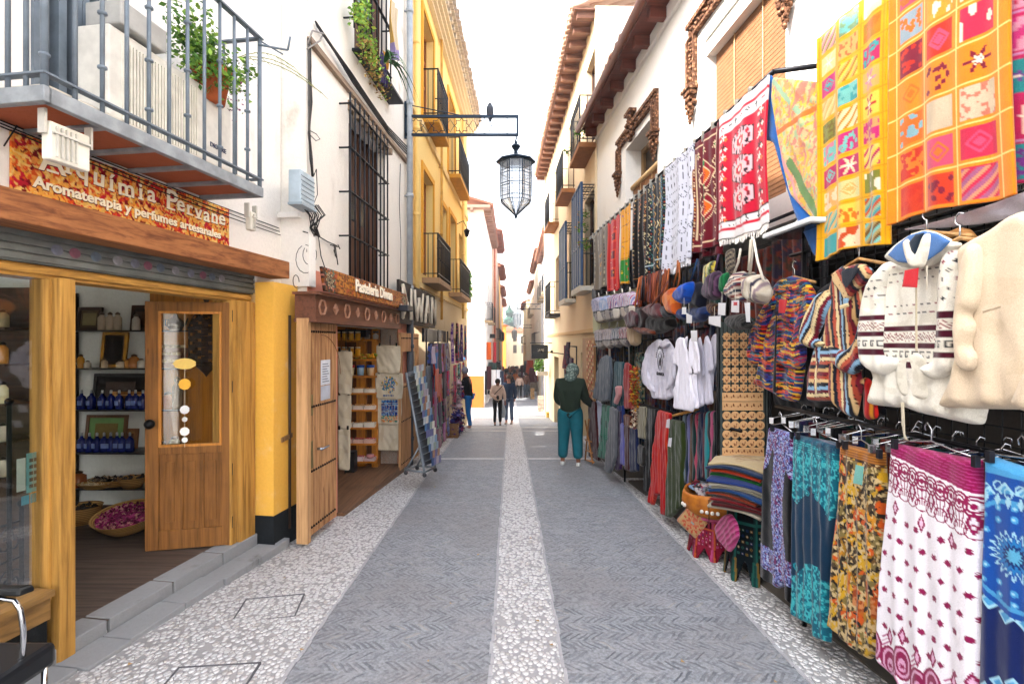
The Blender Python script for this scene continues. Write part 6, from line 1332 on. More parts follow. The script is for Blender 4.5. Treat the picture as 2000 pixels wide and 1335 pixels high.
skirt('teal and navy rayon skirt with printed yoke and hem', Zs([(248, 165), (465, 205), (460, 450), (420, 700), (408, 900), (402, 1140), (345, 1120), (330, 1060), (270, 1035), (238, 1010), (240, 700), (244, 400)]), sk_teal, .03, 6, .022, 2)
skirt('gold brown batik skirt with a pale tag', Zs([(470, 208), (655, 250), (668, 450), (662, 800), (640, 1185), (590, 1218), (510, 1160), (450, 1100), (402, 1065), (425, 800), (450, 500)]), sk_gold, .045, 6, .022, 3)
skirt('white skirt with magenta paisley waist, dots and hem', Zs([(703, 203), (1108, 285), (1122, 500), (1118, 900), (1105, 1500), (760, 1430), (740, 1330), (625, 1215), (650, 900), (670, 600), (690, 380)]), sk_white, .07, 5, .020, 4)
skirt('royal blue skirt with large mandala prints at the right edge', Zs([(1150, 262), (1560, 400), (1580, 700), (1600, 1500), (1110, 1500), (1120, 1100), (1140, 700)]), sk_blue, .05, 4, .02, 5)
cover('price_tag', Zs([(532, 308), (570, 318), (562, 405), (518, 395)]), '#7fb8b0', 'pale green price tag pinned to the gold brown skirt', 'tag', d=.125, thick=.003, wr=0)
# packed skirts and hangers behind
r = random.Random(31); pal = ['#12304a', '#5a1430', '#1c5a5a', '#2a2a2e', '#7a5a2a', '#3a2a5a', '#204a2a', '#8a3a1c', '#0d1420', '#6a2a4a', '#1a4a7a', '#4a4a3a']
for i in range(24):
 y = 3.25-.095*i; z1_ = 1.2; z0_ = .18+r.random()*.1; W_ = .30; f = folds(W_, 3, .03, i); cv = Cv(W_, z1_-z0_, .02, pal[i % 12]).noise([pal[(i+5) % 12]], .03, th=.6, seed=i)
 o = cloth('packed_skirt', cv, fold=f, loc=FP.p(y, -.22, z1_), rz=FP.rz+R(80), thick=.02); tag(o, 'patterned skirt packed edge on behind the front row of skirts', 'skirt', 'skirts packed behind the front row')
ch_m = plain('#c4c6ca', .18, .9)
hp = None
for i in range(34):
 y = 3.3-.07*i;
 if hp is None:
  m = MB(); m.tube([(-.17, 0, -.05), (0, 0, 0), (.17, 0, -.05)], .0035, 5); m.tube([(0, 0, 0), (0, 0, .03), (.012, 0, .05), (.028, 0, .045), (.03, 0, .03)], .003, 5); m.box(-.185, -.16, -.012, .012, -.085, -.045); m.box(.16, .185, -.012, .012, -.085, -.045); hp = m.build('skirt_hanger', ch_m, rebase=False); b = hp
 else: b = hp.copy(); C.objects.link(b)
 b.location = FP.p(y, -.10-.04*(i % 3), 1.245+.012*(i % 2)); b.rotation_euler = (0, 0, FP.rz+R(62+r.uniform(-16, 16))); tag(b, 'chrome clip hanger crowded on the rail above the skirts', 'hanger', 'chrome clip hangers on the skirt rail')
# dense stock packed on the inner wall
r = random.Random(41); pal = [('#5a1420', 'dark red'), ('#14284a', 'navy'), ('#1c4a44', 'teal'), ('#4a3420', 'brown'), ('#2a1c3c', 'purple'), ('#6a5a3a', 'olive gold'), ('#3c3c40', 'charcoal'), ('#7a3418', 'rust'), ('#24446a', 'denim blue'), ('#6a6458', 'stone')]
for zt, H_, y0 in ((2.45, .62, 3.6), (1.86, .62, 4.4), (1.28, .6, 4.3), (.72, .62, 4.2)):
 for k in range(15):
  y = y0+.36*k
  if y > 9.1: continue
  c_, nm = pal[(k*3+int(zt*10)) % 10]; W_ = .37; cv = Cv(W_, H_, .018, c_).noise([pal[(k*7+3) % 10][0]], .05, th=.6, seed=k).noise([pal[(k*5+int(zt*7)) % 10][0]], .02, th=.68, seed=k+50)
  o = cloth('packed_garment', cv, fold=folds(W_, 3, .02, k), loc=FP.p(y, -.20-.03*(k % 3), zt+r.uniform(-.05, .05)), rz=FP.rz, thick=.03); tag(o, '%s patterned garment packed at the back of the textile shop front' % nm, 'garment', '%s garments packed at the back' % nm)
# ============================================================ middle part of the textile shop front
Z5 = Z((1150, 400), 4.451); Z6 = Z((1150, 640), 4.603); Z7 = Z((1050, 550), 2.428)
def vf_(n, amp, W, s=0): return fold_fn(n, amp, W, s)
def hang(name, label, cat, pts, cf, d=0, n=3, amp=.016, th=.03, group=None, seed=0, cell=.008, **kw):
 W_ = .3; return cover(name, pts, cf, label, cat, d=d, thick=th, round_=.02, wr=.008, vf=vf_(n, amp*1.7, W_, seed), seed=seed, cell=cell, group=group, sm=1, **kw)
# board with wooden magnets
YB = 4.05; zb_ = lambda v: EYE+(667.5-640-v/4.767)/1000*YB; xb_ = lambda v: (380+v/4.767)/1000*YB
BD = thing('magnet_board', 'tall black wire board crowded with pale wooden souvenir magnets', 'board', (1.83, YB, g(YB)))
m = MB(); m.box(xb_(120), xb_(600), YB+.03, YB+.05, .62, 1.86); m.build('back_panel', plain('#4a5452', .7), BD); m = MB()
for i in range(13): x = xb_(125)+(xb_(600)-xb_(125))*i/12; m.bar((x, YB+.02, .6), (x, YB+.02, 1.86), .003, 4)
for e in (xb_(118), xb_(598)): m.bar((e, YB+.02, .6), (e, YB+.02, 1.9), .014, 6)
m.build('wire_frame', plain('#17181a', .4, .5), BD)
wm_ = wood('#c49a6c', '#8a6040', 0, .6, .25); wd2 = plain('#7a4a2c', .6, var=.4); r = random.Random(5); protos = {}
def magnet(shape, y, z, hh, ww, ink, rowname):
 if shape not in protos:
  t = thing({'star': 'star_magnet', 'block': 'square_magnet', 'disc': 'round_magnet'}[shape], '', 'magnet'); m = MB()
  if shape == 'star': P = [((.027 if k % 2 else .035)*math.cos(k*math.pi/8), (.027 if k % 2 else .035)*math.sin(k*math.pi/8)) for k in range(16)]
  elif shape == 'disc': P = [(.0335*math.cos(k*math.pi/12), .0335*math.sin(k*math.pi/12)) for k in range(24)]
  else: P = [(-.0265, -.034), (.0265, -.034), (.0265, .034), (-.0265, .034)]
  m.slab(P, .008, Matrix.Translation((0, -.004, 0))); m.build('plaque', wm_, t, world=False); m = MB(); rr = random.Random(hash(shape) % 7 if 0 else len(shape))
  for k in range(5): x, zz = rr.uniform(-.012, .012), rr.uniform(-.016, .014); m.box(x-.0025, x+.0025, -.0065, -.004, zz-.007, zz+.007)
  m.build('burnt_mark', wd2, t, world=False); protos[shape] = t; b = t
 else: b = copy_tree(protos[shape])
 b.location = (y, YB, z); tag(b, 'pale wooden %s magnet in %s of the board' % ({'star': 'star shaped', 'block': 'oblong', 'disc': 'round'}[shape], rowname), 'magnet', 'wooden magnets in %s' % rowname)
for ri, (v, sh_, n_) in enumerate([(80, 'star', 5), (160, 'star', 5), (240, 'star', 5), (320, 'star', 5), (400, 'star', 5), (478, 'star', 5), (556, 'star', 5), (642, 'block', 6), (727, 'block', 6), (815, 'disc', 5), (905, 'disc', 5), (990, 'disc', 5), (1073, 'disc', 5), (1153, 'block', 7)]):
 for k in range(n_): magnet(sh_, xb_(188+78*k if n_ == 5 else 178+(63 if n_ == 6 else 54)*k), zb_(v), 0, 0, 0, 'row %s from the top' % ['one', 'two', 'three', 'four', 'five', 'six', 'seven', 'eight', 'nine', 'ten', 'eleven', 'twelve', 'thirteen', 'fourteen'][ri])
for k, c_ in enumerate(('#14161a', '#7a1420', '#a01c28')):
 m = MB(); x = xb_(165+72*k); m.box(x, x+.055, YB-.02, YB+.01, zb_(1250), zb_(1200)); m.box(x+.012, x+.045, YB-.021, YB-.0201, zb_(1245), zb_(1228)); o = m.build('boxed_trinket', plain(c_, .4)); tag(o, ['black box with white label under the magnet rows', 'dark red box with white label under the magnet rows', 'bright red box with white label under the magnet rows'][k], 'box')
# farther board beside the man
m = MB(); q0, q1 = FP.hit(1160, -.1), FP.hit(1146, -.1); m.fbox(FP, q0, q1+.4, -.14, -.10, .5, 1.78); o = m.build('magnet_board', wood('#a8763f')); tag(o, 'narrow pale board of wooden magnets behind the man in the green jacket', 'board')
m = MB(); r = random.Random(8)
for i in range(18):
 for j in range(5): y = q0+.04+.12*j; z = .54+.067*i; m.cur = (i+j) % 3; m.box(*sorted((FP.p(y, -.095, 0)[0]-.01, FP.p(y, -.095, 0)[0])), y-.035, y+.035, z, z+.045)
m.build('magnets', [wood('#c9995f'), plain('#a8503a'), plain('#d8b890')], o)
# hoodie and t-shirts
hdy = lambda c: (solid('#d2d0dc')(c), c.noise(['#c8c6d4'], .05, th=.6, seed=2))
hp_ = Z6([(625, 95), (555, 140), (510, 200), (485, 330), (478, 420), (492, 510), (550, 560), (560, 630), (640, 640), (700, 648), (745, 622), (752, 560), (775, 450), (775, 340), (765, 200), (722, 130), (690, 92), (655, 120)])
HD = thing('grey_hoodie', 'pale grey hoodie with a black round crest and lettering', 'hoodie', outline(FP, .03, hp_)[0], FP.rz)
cover('body', hp_, hdy, d=.03, parent=HD, thick=.028, round_=.025, wr=.010, vf=fold_fn(3, .03, .35, 4), cell=.008, sm=1)
for nm, pp, c_ in (('sleeve', [(510, 210), (483, 330), (478, 430), (495, 510), (560, 575), (600, 580), (560, 500), (530, 400), (530, 300)], hdy), ('sleeve', [(765, 210), (777, 340), (775, 450), (740, 520), (690, 560), (700, 520), (730, 430), (735, 300)], hdy), ('hood', [(620, 95), (580, 125), (600, 170), (640, 190), (700, 170), (730, 135), (690, 90), (655, 118)], hdy), ('drawstring', [(628, 120), (636, 120), (634, 300), (627, 300)], '#dcdce2')): cover(nm, Z6(pp), c_, d=.03, off=.022, parent=HD, thick=.022, round_=.025, wr=.006, vf=fold_fn(3, .03, .3, 7), cell=.008, sm=1)
bkm = plain('#1c1c24', .8, var=0); hm = chain(HD).inverted(); fm0 = lambda px, py: hm @ Matrix.Translation(FP.pt(px, py, .105)) @ Matrix.Rotation(FP.rz, 4, 'Z')
cx, cy = Z6([(640, 300)])[0]
mm_ = fm0(cx, cy); m = MB()
for k in range(24):
 a, b = 2*math.pi*k/24, 2*math.pi*(k+1)/24
 for rr_ in (.09, .074): m.bar(mm_ @ Vector((rr_*.75*math.cos(a), 0, rr_*1.05*math.sin(a))), mm_ @ Vector((rr_*.75*math.cos(b), 0, rr_*1.05*math.sin(b))), .0022, 4)
for p_ in ([(-.012, .03), (.02, .04), (.03, .0), (.015, -.05), (-.02, -.045), (-.028, 0)], [(-.02, .05), (-.008, .035), (-.015, .028)], [(.02, .055), (.03, .05), (.015, .035)]): m.slab(p_, .002, mm_)
m.build('crest', bkm, HD, world=False)
for k, ch in enumerate('UNIVERSIDAD'):
 a = R(160-14*k); text(ch, .042, bkm, 'arc_lettering', HD, mm_ @ Matrix.Translation((.10*math.cos(a), 0, .13*math.sin(a)-.0)) @ Matrix.Rotation(math.pi/2-a if 0 else (a-math.pi/2)*-1, 4, 'Y'), .001, bold=.0012)
text('GRANADA', .045, bkm, 'lower_lettering', HD, mm_ @ Matrix.Translation((.005, 0, -.145)), .001, bold=.0022)
tees = [([(800, 80), (770, 180), (755, 330), (800, 335), (790, 440), (765, 560), (750, 720), (830, 735), (930, 755), (945, 640), (900, 420), (920, 400), (880, 250), (850, 90)], .12), ([(880, 60), (850, 110), (900, 250), (915, 410), (960, 400), (965, 560), (985, 720), (930, 725), (900, 600), (870, 300)], .10), ([(930, 60), (960, 110), (985, 250), (990, 400), (945, 420), (915, 300), (900, 110)], .14), ([(990, 60), (1020, 200), (1030, 420), (1000, 440), (1010, 560), (1030, 690), (970, 715), (950, 500), (960, 200)], .07), ([(1050, 50), (1090, 150), (1110, 380), (1075, 400), (1090, 520), (1110, 670), (1040, 690), (1010, 500), (1010, 200)], .05), ([(1130, 40), (1170, 160), (1190, 300), (1130, 345), (1115, 400), (1100, 690), (1060, 680), (1070, 400), (1070, 150)], .02)]
for i, (pp, d_) in enumerate(tees): hang('white_tshirt', ['white t-shirt at the front of the hanging row beside the grey hoodie', 'second white t-shirt from the grey hoodie', 'white t-shirt sleeve fold in the middle of the row', 'fourth white t-shirt from the grey hoodie', 'fifth white t-shirt from the grey hoodie', 'white t-shirt nearest the magnet board'][i], 't-shirt', Z6(pp), '#e2e0ea' if i < 3 else '#c9c7d4', d_-.02, 4, .016, .018, seed=i)
hang('maroon_sweater', 'dark maroon sweater shoulder behind the grey hoodie', 'sweater', Z6([(680, 90), (740, 95), (790, 200), (780, 420), (760, 700), (720, 700), (720, 400), (700, 150)]), '#3a0c1c', -.06, seed=4)
hang('black_trousers', 'black trousers hanging left of the striped red trousers', 'trousers', Z7([(512, 585), (565, 600), (545, 760), (535, 900), (522, 998), (508, 990), (510, 800)]), '#0e0f16', -.03, 3, seed=1)
def p_red(c): solid('#ae1418')(c); c.put((c.u/.025 % 1) < .14, '#d0502a')
hang('red_trousers', 'red trousers with thin orange stripes hanging beside olive ones', 'trousers', Z7([(570, 605), (628, 622), (618, 760), (612, 900), (605, 1108), (582, 1100), (585, 1000), (560, 1010), (545, 1060), (528, 1040), (545, 850), (560, 700)]), p_red, .02, 4, .014, .035, seed=2)
hang('olive_trousers', 'olive green cargo trousers hanging to the ground', 'trousers', Z7([(632, 648), (690, 660), (695, 800), (688, 900), (682, 1060), (650, 1100), (625, 1118), (606, 1110), (615, 900), (622, 750)]), lambda c: (solid('#3c4a1e')(c), c.rect(.02, .3, .42, .43, '#2a3414').rect(.0, 1, .02, .03, '#2a3414')), .02, 3, .012, .035, seed=3)
cover('price_tag', Z7([(612, 655), (627, 650), (625, 695), (608, 692)]), '#cfcfd6', 'white tag on the red striped trousers', 'tag', d=.08, thick=.002, wr=0); cover('price_tag', Z7([(622, 742), (637, 742), (632, 785), (617, 780)]), '#cfcfd6', 'white tag on the olive cargo trousers', 'tag', d=.08, thick=.002, wr=0)
cols = [('#7c8a98', 'grey blue'), ('#14304a', 'navy'), ('#6a6a9a', 'violet grey'), ('#5a3a1c', 'brown'), ('#0f3a3a', 'dark green'), ('#a84a64', 'rose edged'), ('#0f1a3a', 'deep blue'), ('#12244a', 'marine blue'), ('#5a1030', 'wine red'), ('#2a8a90', 'turquoise'), ('#1a2a30', 'charcoal'), ('#a04a70', 'pink edged'), ('#101420', 'black')]
for i, (c_, nm) in enumerate(cols):
 x = 690+12.2*i; bt = [945, 950, 960, 955, 940, 945, 935, 930, 925, 930, 925, 920, 915][i]
 hang('hanging_trousers', '%s trousers hung edge on between olive trousers and magnet board' % nm, 'trousers', Z7([(x, 628-1.5*i), (x+15, 620-1.5*i), (x+17, 760), (x+14, bt), (x-3, bt+6), (x-1, 780)]), c_, -.01-.006*(i % 3), 2, .008, .03, seed=i)
m = MB()
for i in range(5): a = FP.pt(1313+8*i, 812-2*i, .04); b = FP.pt(1333+8*i, 806-2*i, -.05); m.bar(a, b, .012, 6)
tag(m.build('wooden_hangers', wood('#b08040', '#6a4420', 1)), 'bundle of orange wooden hangers above the olive trousers', 'hangers')
hang('black_fabric', 'black fabric column beside the magnet board', 'cloth', Z6([(1150, 330), (1190, 320), (1200, 700), (1205, 1180), (1150, 1200), (1130, 1000), (1140, 700)]), '#12151c', -.08, 2, seed=6)
# farther clothes
far = [('grey_jacket', 'shiny grey jacket hanging beside the man in green', 'jacket', [(150, 240), (190, 260), (205, 400), (185, 650), (120, 672), (35, 630), (60, 500), (85, 350), (110, 270)], '#5f666f', .10), ('brown_jacket', 'grey brown jacket behind the shiny grey one', 'jacket', [(190, 265), (232, 300), (222, 600), (175, 695), (130, 670), (180, 500)], '#3c3a38', .03),
 ('teal_shirt', 'teal tops hanging on the far rail', 'top', [(240, 300), (312, 310), (315, 700), (240, 722), (200, 705), (225, 450)], '#14525c', .04), ('pink_scarf', 'pink and white printed scarf draped on the teal tops', 'scarf', [(245, 520), (290, 520), (285, 600), (250, 690), (228, 670), (250, 600)], '#c08a8a', .10), ('red_shirt', 'brick red shirt hanging beside the garland', 'shirt', [(330, 300), (372, 330), (387, 722), (320, 727), (312, 500)], '#9a2a28', .05),
 ('maroon_trousers', 'long maroon trousers reaching the ground beside the man', 'trousers', [(0, 650), (60, 660), (72, 900), (86, 1195), (0, 1150)], '#4a0a1a', .06), ('white_trousers', 'white cotton trousers behind the shiny jacket', 'trousers', [(70, 640), (120, 680), (118, 900), (100, 1025), (80, 780)], '#b4b8cc', .02), ('checked_trousers', 'green checked trousers hanging low', 'trousers', [(120, 680), (192, 700), (182, 1000), (150, 1180), (80, 1160), (108, 900)], '#1d5a4c', .06),
 ('grey_trousers', 'light grey striped trousers touching the paving', 'trousers', [(190, 700), (250, 730), (242, 1160), (192, 1305), (148, 1285), (150, 1130), (182, 900)], '#6c6e74', .10), ('purple_trousers', 'purple trousers in the far group', 'trousers', [(250, 725), (296, 740), (288, 1270), (245, 1275)], '#3f1a50', .04), ('lilac_trousers', 'lilac trousers lower in the far group', 'trousers', [(285, 850), (318, 860), (322, 1240), (290, 1225)], '#6a6aa8', .05), ('wine_trousers', 'dark red trousers at the bottom of the far group', 'trousers', [(320, 860), (368, 860), (372, 1280), (330, 1280)], '#4a1222', .04), ('brown_shirt', 'brown orange garment above the dark red trousers', 'top', [(320, 770), (382, 790), (380, 900), (322, 880)], '#6a3a18', .05), ('navy_trousers', 'navy trousers at the right of the far group', 'trousers', [(370, 880), (432, 900), (442, 1280), (370, 1292)], '#14244e', .03), ('blue_shirt', 'bright blue top below the teal tops', 'top', [(260, 690), (312, 690), (312, 860), (262, 850)], '#1a3a7a', .03)]
for i, (nm, lb, ct_, pp, c_, d_) in enumerate(far): hang(nm, lb, ct_, Z6(pp), c_ if nm != 'checked_trousers' else (lambda c: (solid('#1d5a4c')(c), c.put(((c.u/.03 % 1) < .3) ^ ((c.v/.03 % 1) < .3), '#3a8a74'))), d_, 3, .012, .03, seed=i, cell=.014)
# garlands, beads, dark case
c = [Vector(FP.pt(*Z6([(412, y)])[0], .05)) for y in range(370, 700, 20)]; o = leafball('felt_garland', c, 420, .07, .022, [plain('#c98a1c'), plain('#a8481c'), plain('#7a7a2a'), plain('#8a2a1c')], None, 5); tag(o, 'hanging garland of orange, mustard and rust felt leaves', 'garland')
c = [Vector(FP.pt(*Z6([(420, y)])[0], .04)) for y in range(720, 900, 20)]; o = leafball('shell_garland', c, 160, .06, .02, [plain('#b5a48c'), plain('#7a3a34'), plain('#c9b8a0')], None, 6); tag(o, 'garland of pale and maroon shells under the felt garland', 'garland')
hang('crochet_hanging', 'cream crochet wall hanging with long tassels beside the black trousers', 'wall hanging', Z6([(435, 700), (512, 705), (505, 1000), (435, 985)]), lambda c: (solid('#a8a28c')(c), c.put((c.u/.02 % 1) < .3, '#3a3a34')), .0, 6, .01, seed=3)
hang('dark_case', 'dark leather satchel leaning low behind the trousers', 'satchel', Z6([(450, 1040), (500, 1070), (490, 1245), (400, 1200)]), '#2b2622', .02, 1, .004, seed=2); hang('glass_display', 'column of green glass ornaments beside the hoodie', 'ornaments', Z6([(430, 215), (485, 215), (490, 660), (440, 690)]), lambda c: (solid('#1c2c2a')(c), c.noise(['#3f6a60', '#7a9a90', '#a89a7a'], .035, th=.62, seed=2)), -.12, 2, .01, seed=2)
# wooden folding frame under the maroon trousers
m = MB(); A_ = lambda px, py, d=0: Vector(FP.pt(px, py, d))
for a, b in (((1143, 820), (1158, 905)), ((1150, 818), (1143, 898)), ((1143, 858), (1155, 862)), ((1144, 878), (1157, 884)), ((1146, 898), (1160, 902))): m.bar(A_(*a, .14), A_(*b, .10), .014, 4)
tag(m.build('wooden_trestle', wood('#a8703a')), 'small orange wooden trestle standing behind the man', 'trestle')
def bag(name, label, pts, cf, d=.05, th=.07, straps=(), strapc=None, n=2, amp=.008, seed=0, scl=Z5, cell=.009, cat='bag', extra=()):
 P = scl(pts); loc = outline(FP, d, P)[0]; t = thing(name, label, cat, loc, FP.rz); cover('body', P, cf, d=d, parent=t, thick=th, round_=.05, wr=.010, cell=cell, vf=vf_(n, amp, .25, seed), seed=seed, sm=2)
 m = MB()
 for s_ in straps: q = [Vector(FP.pt(*scl([p])[0], d+.02)) for p in s_]; m.tube(q, .009, 6)
 if straps: m.build('strap', plain(strapc or '#3a2418', .6), t)
 for nm, pp, cc, off in extra: cover(nm, scl(pp), cc, d=d, off=off, parent=t, thick=.012, round_=.02, wr=.002, cell=cell)
 return t
def bpk(c0, cols_):
 def f(c): stripes(cols_, .014, .1, .02, int(c0*9))(c); c.rect(0, 1, c.H*.55, c.H*.62, '#1c1c22'); c.put(c.v > c.H*.62, '#8f8880'); c.noise(['#a89f96', '#6a6064'], .03, c.v > c.H*.66, .6, int(c0))
 return f
pal1 = [['#8f93b8', '#b8b4c0', '#5a5a8a', '#c4bcc4'], ['#5a8ac0', '#b8bcc8', '#7a9ac8', '#c9c4cc'], ['#5a5a90', '#b5b0b8', '#c0b8c0', '#a84a7a'], ['#a0487a', '#8a90b8', '#c4bcc4', '#b8b4b8'], ['#c4c0c4', '#8a8ab0', '#c9c4c4', '#a8507a']]
nth = ['first', 'second', 'third', 'fourth', 'fifth', 'sixth']
for i in range(5):
 x = 45+68*i; y = 815-12*i; bag('woven_backpack', 'striped woven backpack, %s from the left in the upper row under the rugs' % nth[i], [(x, y), (x+45, y-20), (x+80, y+10), (x+98, y+120), (x+88, y+205), (x+40, y+215), (x+5, y+120)], bpk(i+1, pal1[i]), .05+.02*i % .05, .09, [[(x+45, y-10), (x+40, y-50)]], '#c4bcb0', seed=i, cat='backpack', extra=(('pocket', [(x+28, y+110), (x+84, y+110), (x+84, y+190), (x+40, y+200)], ['#b5ada0', '#8a8078', '#c4bcb0', '#a89a8c', '#c4bcae'][i], .065),))
for i in range(5):
 x = 62+72*i; y = 1085-8*i; bag('woven_pouch', 'grey and white woven pouch, %s from the left in the lower row' % nth[i], [(x, y), (x+50, y-15), (x+85, y+20), (x+80, y+150), (x+40, y+175), (x+8, y+130)], [bpk(9, ['#a8a4ac', '#5a5660', '#c4bcb8']), bpk(8, ['#c4bcb0', '#8f7a80', '#a8a4b0']), bpk(7, ['#8f9aa8', '#c4c0bc', '#3a4660']), bpk(6, ['#d0ccd0', '#3a3a48', '#a83a4a']), stripes(['#b8a488', '#b09a7c'], .03)][i], .04, .07, [[(x+40, y), (x+45, y-50)]], '#8f8a84', seed=i+9, cat='pouch')
m = MB(); r = random.Random(9); stc = [plain(c, .55) for c in ('#7a3418', '#8f4a24', '#3a1c14', '#a85a2a', '#24161a', '#5a2a2a')]
for k in range(46):
 x0 = 420+r.random()*290; x1 = 400+ (x0-420)*.95+r.uniform(-25, 25); y0 = 640-(x0-420)*.33+r.uniform(-10, 10); y1 = 880+r.uniform(-60, 90); m.cur = r.randrange(6); a = Vector(FP.pt(*Z5([(x0, y0)])[0], .02+.10*r.random())); b = Vector(FP.pt(*Z5([(x1, y1)])[0], .05+.08*r.random())); m.tube([a, (a+b)/2+Vector((0, r.uniform(-.02, .02), -.01)), b], .006+.006*r.random(), 5)
tag(m.build('leather_straps', stc), 'dense bundle of brown and rust leather bag straps', 'straps')
lb_ = lambda a, b: (lambda c: (solid(a)(c), c.noise([b], .05, th=.55, seed=3)))
bag('leather_bag', 'dusty maroon leather envelope bag pointing down at the left of the straps', [(295, 975), (370, 905), (425, 950), (420, 1040), (345, 1075)], lb_('#5a2a32', '#482028'), .16, .03)
bag('leather_bag', 'mauve brown leather shoulder bag with white stitching', [(455, 905), (520, 860), (600, 850), (640, 975), (560, 985), (490, 945)], lb_('#5a3036', '#6a3a3c'), .16, .05, [[(470, 905), (540, 880), (620, 780), (690, 660)]], '#6a3a34')
bag('leather_bag', 'dark brown leather bag in the middle of the strap bundle', [(400, 880), (470, 880), (500, 1000), (470, 1100), (400, 1040)], lb_('#301a18', '#22110f'), .10, .06)
bag('leather_bag', 'large black leather bag below the straps', [(450, 950), (620, 985), (720, 980), (740, 1060), (620, 1120), (470, 1110), (440, 1040)], lb_('#120d0e', '#1c1416'), .05, .08)
bag('leather_bag', 'small slate grey leather bag right of the mauve bag', [(615, 880), (680, 870), (730, 960), (650, 985)], lb_('#3c3c48', '#2c2c36'), .13, .05)
bag('leather_bag', 'rust brown leather bag low in the bundle', [(380, 1040), (560, 1090), (570, 1130), (440, 1120), (380, 1080)], lb_('#7a3c14', '#5c2a10'), .12, .05)
bag('sling_bag', 'tan orange leather sling bag with crescent flap', [(690, 740), (735, 705), (760, 760), (765, 850), (780, 960), (700, 940), (668, 850), (668, 790)], lb_('#b05a1c', '#c47a34'), .14, .08, [[(735, 710), (765, 600), (775, 480)], [(760, 760), (790, 640), (785, 500)]], '#8a4a20')
bag('sling_bag', 'bright blue teardrop sling bag with zip', [(885, 655), (888, 730), (862, 840), (815, 862), (765, 835), (748, 785), (780, 715), (835, 675)], lb_('#0f58b0', '#0c4a98'), .18, .08, [[(885, 660), (920, 560), (945, 470)]], '#10345a')
bag('sling_bag', 'navy sling bag behind the bright blue one', [(890, 690), (960, 660), (1000, 780), (985, 900), (900, 890), (870, 800)], lb_('#0e1630', '#0a1024'), .10, .08, [[(950, 670), (955, 480)]], '#0e1630')
bag('bucket_hat', 'deep blue cloth hat hanging lower left under the sling bags', [(760, 895), (840, 900), (850, 985), (800, 1002), (750, 960)], lb_('#0c3a78', '#0a3068'), .12, .06, cat='hat')
bag('bucket_hat', 'large navy blue cloth hat hanging lower right under the sling bags', [(875, 890), (1000, 880), (1035, 940), (990, 1010), (900, 1025), (870, 960)], lb_('#0c2c58', '#0e3a70'), .10, .07, cat='hat')
bag('striped_pouch', 'white yellow and green striped woven pouch', [(1010, 520), (1085, 470), (1085, 560), (1040, 700), (995, 700)], stripes(['#c4bca0', '#8a9a6a', '#3a3a48', '#c9b84a'], .012, .2, .01, 3), .12, .05, cat='pouch')
bag('striped_pouch', 'purple and brown striped woven pouch bag', [(1050, 600), (1110, 560), (1140, 640), (1125, 800), (1060, 830), (1000, 800), (1010, 690)], stripes(['#4a2c4a', '#2a1a2c', '#6a4a64', '#3a2440'], .014, .1, .01, 4), .15, .07, [[(1100, 570), (1130, 430)]], '#3a2440', cat='pouch')
bag('striped_pouch', 'emerald green pleated pouch behind the purple one', [(1150, 600), (1200, 560), (1205, 700), (1170, 775), (1140, 720)], stripes(['#0f7a4a', '#0a5a38'], .012), .13, .05, cat='pouch')
bag('striped_pouch', 'brown and red patterned pouch under the purple one', [(1030, 850), (1110, 850), (1120, 930), (1060, 955), (1035, 920)], stripes(['#4a1c1c', '#8a6a4a', '#2a1a1c'], .012, .4), .10, .05, cat='pouch')
bag('woven_sling', 'cream sling bag with red white and navy woven bands', [(1240, 640), (1300, 560), (1350, 620), (1395, 560), (1390, 700), (1350, 760), (1380, 840), (1280, 835), (1215, 800), (1208, 720)], stripes(['#b8b0a4', '#8a3a34', '#c9c0b0', '#3a4660', '#7a2a34', '#c4bcae', '#26304a'], .013, 1.45, .02, 5), .18, .09, [[(1245, 640), (1300, 500), (1320, 380)], [(1390, 570), (1400, 440), (1410, 300)]], '#b8b0a0', seed=4)
bag('woven_sling', 'cream and navy tasselled sling bag at the right of the bag row', [(1380, 620), (1440, 590), (1500, 640), (1545, 760), (1500, 860), (1420, 850), (1360, 800), (1360, 740)], stripes(['#c4bcae', '#b8b0a2', '#3a3448', '#c9c0b0', '#8a7a80', '#b5ac9c'], .022, .2, .02, 6), .16, .09, [[(1400, 600), (1420, 440), (1425, 280)], [(1520, 660), (1470, 500), (1430, 290)]], '#c9c2b4', seed=5)
bag('woven_sling', 'dark and cream patterned bag hanging behind the tasselled sling bags', [(1205, 380), (1250, 350), (1250, 520), (1225, 640), (1200, 560)], stripes(['#2a2430', '#8a8070'], .012, .7), .06, .05)
bag('grey_bag', 'grey and black netted bag under the sling bags', [(1200, 960), (1340, 940), (1400, 1000), (1390, 1080), (1250, 1090), (1190, 1040)], stripes(['#3a3a3c', '#141416', '#5c5a58'], .012, .8, .03), .05, .06)
